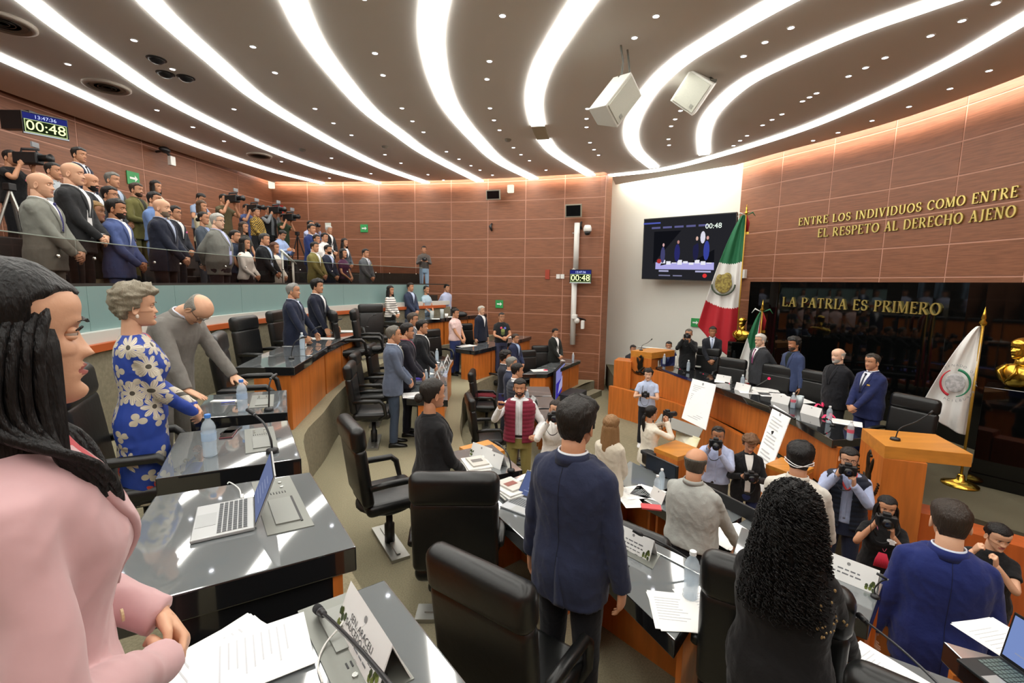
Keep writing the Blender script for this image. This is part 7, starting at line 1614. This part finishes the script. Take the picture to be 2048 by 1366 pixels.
# -- gallery
GF = lambda R: 2.6 if R < 12.2 else 2.95 if R < 13.1 else 3.3 if R < 14 else 3.65
GP = [(75, 345, 11.6, dict(lb='shaven-headed man in a light grey suit, leftmost of the gallery front row', c='7E8078', shirt='F0F0F0', tie='2E2E6A', hair='bald', lod=1, skin='a', girth=1.1, glasses=False)),
 (140, 325, 11.65, dict(lb='tall bald man in a black jacket and open white shirt, gallery front row', c='2A2B2D', shirt='E6E6E6', hair='bald', lod=1, skin='a', pants='171214', open_=True)),
 (186, 404, 11.75, dict(lb='short blonde woman in dark green behind the tall bald man', sex='f', top='coat', c='2A2E28', shirt='2A2E28', hair='bob', hc='8A6A3A', lod=2, pants='B0A98A')),
 (228, 398, 11.5, dict(lb='man with a beard in a blue suit, gallery front row', c='4A5A8A', shirt='ECECEC', hair='short', lod=1, skin='c', beard='2A201A', pants='5A6A96')),
 (320, 398, 11.5, dict(lb='bald bearded man in a navy jacket, gallery front row', c='1F2332', shirt='A9B4CC', hair='bald', lod=1, skin='a', beard='7A6A5A', girth=1.1, pants='2A1C1E')),
 (432, 427, 11.5, dict(lb='heavy grey-haired man in a grey blazer and lilac shirt', c='74756F', shirt='B9C0EC', hair='short', hc='B0AEA6', lod=1, skin='d', girth=1.35, pose='behind', open_=True, pants='2E2226', glasses=True)),
 (468, 460, 11.75, dict(lb='man in a dark slate polo beside the grey blazer', top='polo', c='333C50', hair='crop', lod=2, skin='b', pants='2A2226')),
 (488, 475, 11.5, dict(lb='long-haired woman in a white blouse with clasped hands', sex='f', top='blouse', c='E6E4DE', hair='long', lod=2, pants='2A2024')),
 (527, 467, 11.5, dict(lb='man in a black jacket and light shirt, gallery front row', c='17191D', shirt='A9BCD8', hair='short', hc='3A3836', lod=1, open_=True, pants='4A4A42', girth=1.1)),
 (548, 488, 11.7, dict(lb='woman in white behind the black jacket man', sex='f', top='blouse', c='E9E4DA', hair='bob', lod=2, hc='5A3A2A')),
 (628, 484, 11.5, dict(lb='man in an olive yellow blazer, gallery front row', c='7A7240', shirt='E8E8E8', hair='short', lod=2, pants='2A2A26', girth=1.08)),
 (655, 490, 11.6, dict(lb='bearded man in a navy suit beside the olive blazer', c='23283A', shirt='B4BEDC', hair='short', lod=2, beard='1E1815')),
 (686, 512, 11.5, dict(lb='woman in a sleeveless purple top, gallery front row', sex='f', top='polo', c='4A2440', hair='bob', lod=2, pants='221A1E')),
 (730, 498, 11.5, dict(lb='man in a grey suit with a yellow badge, last of the gallery front row', c='5A5E62', shirt='D8DCE4', tie='5A6070', hair='short', lod=2, badge='E0B83A')),
 (848, 517, 12.2, dict(lb='man in a plaid shirt and jeans holding a camera by the back wall', top='shirt', c='5A5450', pants='8AA4BC', hair='short', lod=2, pose='camlow')),
 (155, 295, 14.0, dict(lb='young man in a navy suit and tie standing highest in the gallery', c='22263A', shirt='E0E4EC', tie='1A1A26', hair='short', lod=1, badge='E84A7A', pose='down')),
 (103, 325, 13.6, dict(lb='man in a pale grey shirt half hidden at the back left', top='shirt', c='A9B0B4', hair='crop', lod=2)),
 (176, 347, 12.6, dict(lb='bald man with dark beard between the tall bald man and the gallery back', c='2A2C30', hair='bald', lod=2, beard='1E1A18', skin='b')),
 (222, 345, 13.4, dict(lb='grey-haired man in a grey suit in the third gallery row', c='5E5C58', shirt='B4C4DC', hair='short', hc='6E6C66', lod=2, skin='b')),
 (216, 373, 12.6, dict(lb='man with glasses in dark navy, second gallery row left', c='1E2028', shirt='E4E4E4', hair='short', lod=2, glasses=True)),
 (270, 366, 13.2, dict(lb='bearded man in an olive green suit in the gallery', c='6A663A', shirt='2A2A20', hair='short', hc='3A2A1E', lod=1, beard='3A2A20', skin='b', pose='claspup')),
 (310, 362, 14.0, dict(lb='dark-haired woman in a pale top at the gallery back wall', sex='f', top='blouse', c='C4BCA8', hair='bob', lod=2)),
 (306, 384, 12.7, dict(lb='dark-haired man in a light blue shirt behind the navy bald man', top='shirt', c='6A84B4', hair='short', lod=2)),
 (347, 412, 12.4, dict(lb='man with glasses in dark suit with a pink badge, second row', c='24262E', shirt='E4E4E4', hair='short', lod=2, glasses=True, badge='E86AA0')),
 (396, 385, 14.4, dict(lb='man in a light blue tee looking down by the gallery back wall', top='tee', c='8A9AB4', hair='short', lod=2, pose='camlow', head=(-.4, 0, 0), pants='1E1E22')),
 (405, 424, 12.5, dict(lb='dark-haired woman in grey beside the heavy grey-haired man', sex='f', top='coat', c='4A525C', shirt='8A9AC0', hair='bun', lod=2)),
 (402, 402, 13.6, dict(lb='woman with brown hair and cream bag in the back gallery rows', sex='f', top='blouse', c='B4AC90', hair='bob', hc='4A3420', lod=2)),
 (512, 421, 14.0, dict(lb='man in a yellow plaid shirt among the camera crew', top='shirt', c='A88A3A', hair='crop', lod=2, topmat='plaid', pants='1E1E20')),
 (486, 444, 13.0, dict(lb='long-haired woman in front of the yellow plaid man', sex='f', top='tee', c='3A3A34', hair='long', hc='3A2A1E', lod=2)),
 (560, 459, 13.0, dict(lb='man in a light blue shirt looking at his phone', top='shirt', c='A4B8E0', hair='short', lod=2, pose='camlow', head=(-.4, 0, 0), pants='1C1E26')),
 (446, 388, 14.6, dict(lb='camera operator in a khaki tee under the black video camera', top='tee', c='5A5238', hair='crop', lod=2, pose='camera')),
 (492, 408, 14.8, dict(lb='camera operator in denim behind the tripods', top='tee', c='4A5A8A', hair='crop', lod=2, pose='camera')),
 (536, 412, 14.5, dict(lb='camera operator in a grey hoodie and black vest', top='vest', c='17181A', shirt='8A8E92', hair='crop', lod=2, pose='camera')),
 (566, 432, 14.2, dict(lb='camera operator in dark green beside the red fire sign', top='tee', c='2A3A24', hair='crop', lod=2, pose='camera')),
 (620, 441, 13.6, dict(lb='man with white shirt photographing from the gallery end', top='shirt', c='B0B8D8', hair='crop', lod=2, pose='camera')),
 (622, 448, 12.6, dict(lb='man in a royal blue suit at the gallery end', c='26366A', hair='short', lod=2)),
 (657, 452, 13.2, dict(lb='white-haired man in a black vest and white shirt', top='jacket', c='1C1C20', shirt='F2F2F2', open_=True, hair='short', hc='B8B8B4', lod=2)),
 (648, 466, 12.4, dict(lb='man in a white shirt behind the navy bearded man', top='shirt', c='EDEBE8', hair='short', lod=2)),
 (632, 472, 12.2, dict(lb='woman in white peeking behind the olive blazer', sex='f', top='blouse', c='F0EEEC', hair='short', lod=2)),
 (689, 494, 12.3, dict(lb='dark-haired woman in grey behind the purple top', sex='f', top='coat', c='4A5058', hair='long', lod=2)),
 (18, 300, 14.4, dict(lb='camera operator in black at the top left corner', top='tee', c='131316', hair='crop', lod=1, pose='camera', badge='E86A8A'))]
m = mat('B08E3A', .8, key='plaid'); nt = m.node_tree; tc = nt.nodes.new('ShaderNodeTexCoord'); ck = nt.nodes.new('ShaderNodeTexChecker'); ck.inputs['Scale'].default_value = 28; ck.inputs[1].default_value = (*srgb('B8963A'), 1); ck.inputs[2].default_value = (*srgb('3A3020'), 1); nt.links.new(tc.outputs['Object'], ck.inputs[0]); nt.links.new(ck.outputs[0], nt.nodes['Principled BSDF'].inputs['Base Color'])
for px, py, R, kw in GP:
    kw = dict(kw); lb = kw.pop('lb'); p = RC(px, py, R); fl = GF(R); H = p.z - fl
    if kw.get('topmat') == 'plaid': kw['topmat'] = m
    H2 = min(1.86, max(1.56, H)); fl2 = p.z - H2 if H2 != H else fl
    fl2 = max(fl2, fl) if H2 == 1.56 else fl2
    t, f = person(lb, (p.x, p.y, fl2), H2, (4.6, 8.6) if px < 800 else (1, 2), **kw)
    if kw.get('pose') in ('camera',): cam_prop(t, 'camera', {446: 'large black video camera of the khaki operator', 492: 'black video camera of the denim operator', 536: 'video camera with light panel of the grey hoodie operator', 566: 'video camera of the green-clad operator', 620: 'small camera of the man at the gallery end', 18: 'video camera at the top left corner'}[px], False, px != 620)
    if px in (848,): cam_prop(t, 'camlow', 'small camera held by the plaid-shirted man')
for px, py, y_, lb in ((595, 470, 13.2, 'black tripod behind the camera crew'), (20, 380, 6.6, 'silver tripod leg at the left edge')):
    q = DD(px, py, y_); t = empty('tripod', (q.x, q.y, q.z - 1.3), label=lb, cat='tripod')
    for k in range(3): obj('leg', MB().tube([(0, 0, 1.3), (.4 * math.cos(k * 2.1), .4 * math.sin(k * 2.1), 0)], .018, 6), [PLASTIC if px > 100 else STEEL], t)
    obj('head', MB().box((0, 0, 1.34), (.1, .1, .1)), [PLASTIC], t, bevel=.01)
GPL = [o for o in COL.objects if o.get('category') == 'person' and o.location.x < -2.5 and o.location.z > 2.2]
# ---- gallery seats
GL_ = mat('1B1A1B', .5, 0, .1, 30)
gs = {'seat': MB().box((0, .05, .44), (.48, .46, .1)).mesh(False, [GL_]), 'backrest': MB().loft([[(-.24, -.2, .42), (-.24, -.26, .98), (-.24, -.32, .98), (-.24, -.27, .42)], [(.24, -.2, .42), (.24, -.26, .98), (.24, -.32, .98), (.24, -.27, .42)]]).mesh(False, [GL_]), 'armrest': MB().box((.27, .0, .62), (.05, .4, .04)).box((.27, -.02, .32), (.03, .3, .6)).mesh(False, [mat('2A2523', .5)])}
for R, fl in ((12.05, 2.6), (13.0, 2.95), (13.9, 3.3)):
    n = 0; k = 0
    row = {2.6: 'front', 2.95: 'second', 3.3: 'third'}[fl]
    L0 = -.48 if fl < 2.8 else -.40
    while True:
        a = L0 + k * .60 / R; k += 1
        p = (6.35 - R * math.cos(a), 6.8 + R * math.sin(a))
        if p[1] > (12.9 if fl < 3 else 12.6) or p[0] < -9: break
        if R == 12.05 and 9.35 < p[1] < 9.95: continue
        if any((o.location.x - p[0])**2 + (o.location.y - p[1])**2 < .36**2 for o in GPL): continue
        t = empty('gallery_seat', (p[0], p[1], fl), lookang(p, (6.35, 6.8)), label='dark upholstered seat of the %s gallery row behind the standing guests' % row, cat='chair', group='%s row of gallery seats' % row)
        for nm, me in gs.items(): obj(nm, me, None, t, bevel=.02 if nm != 'armrest' else 0)
print('objects', len(bpy.data.objects), 'mesh tris', sum(len(m.polygons) for m in bpy.data.meshes))
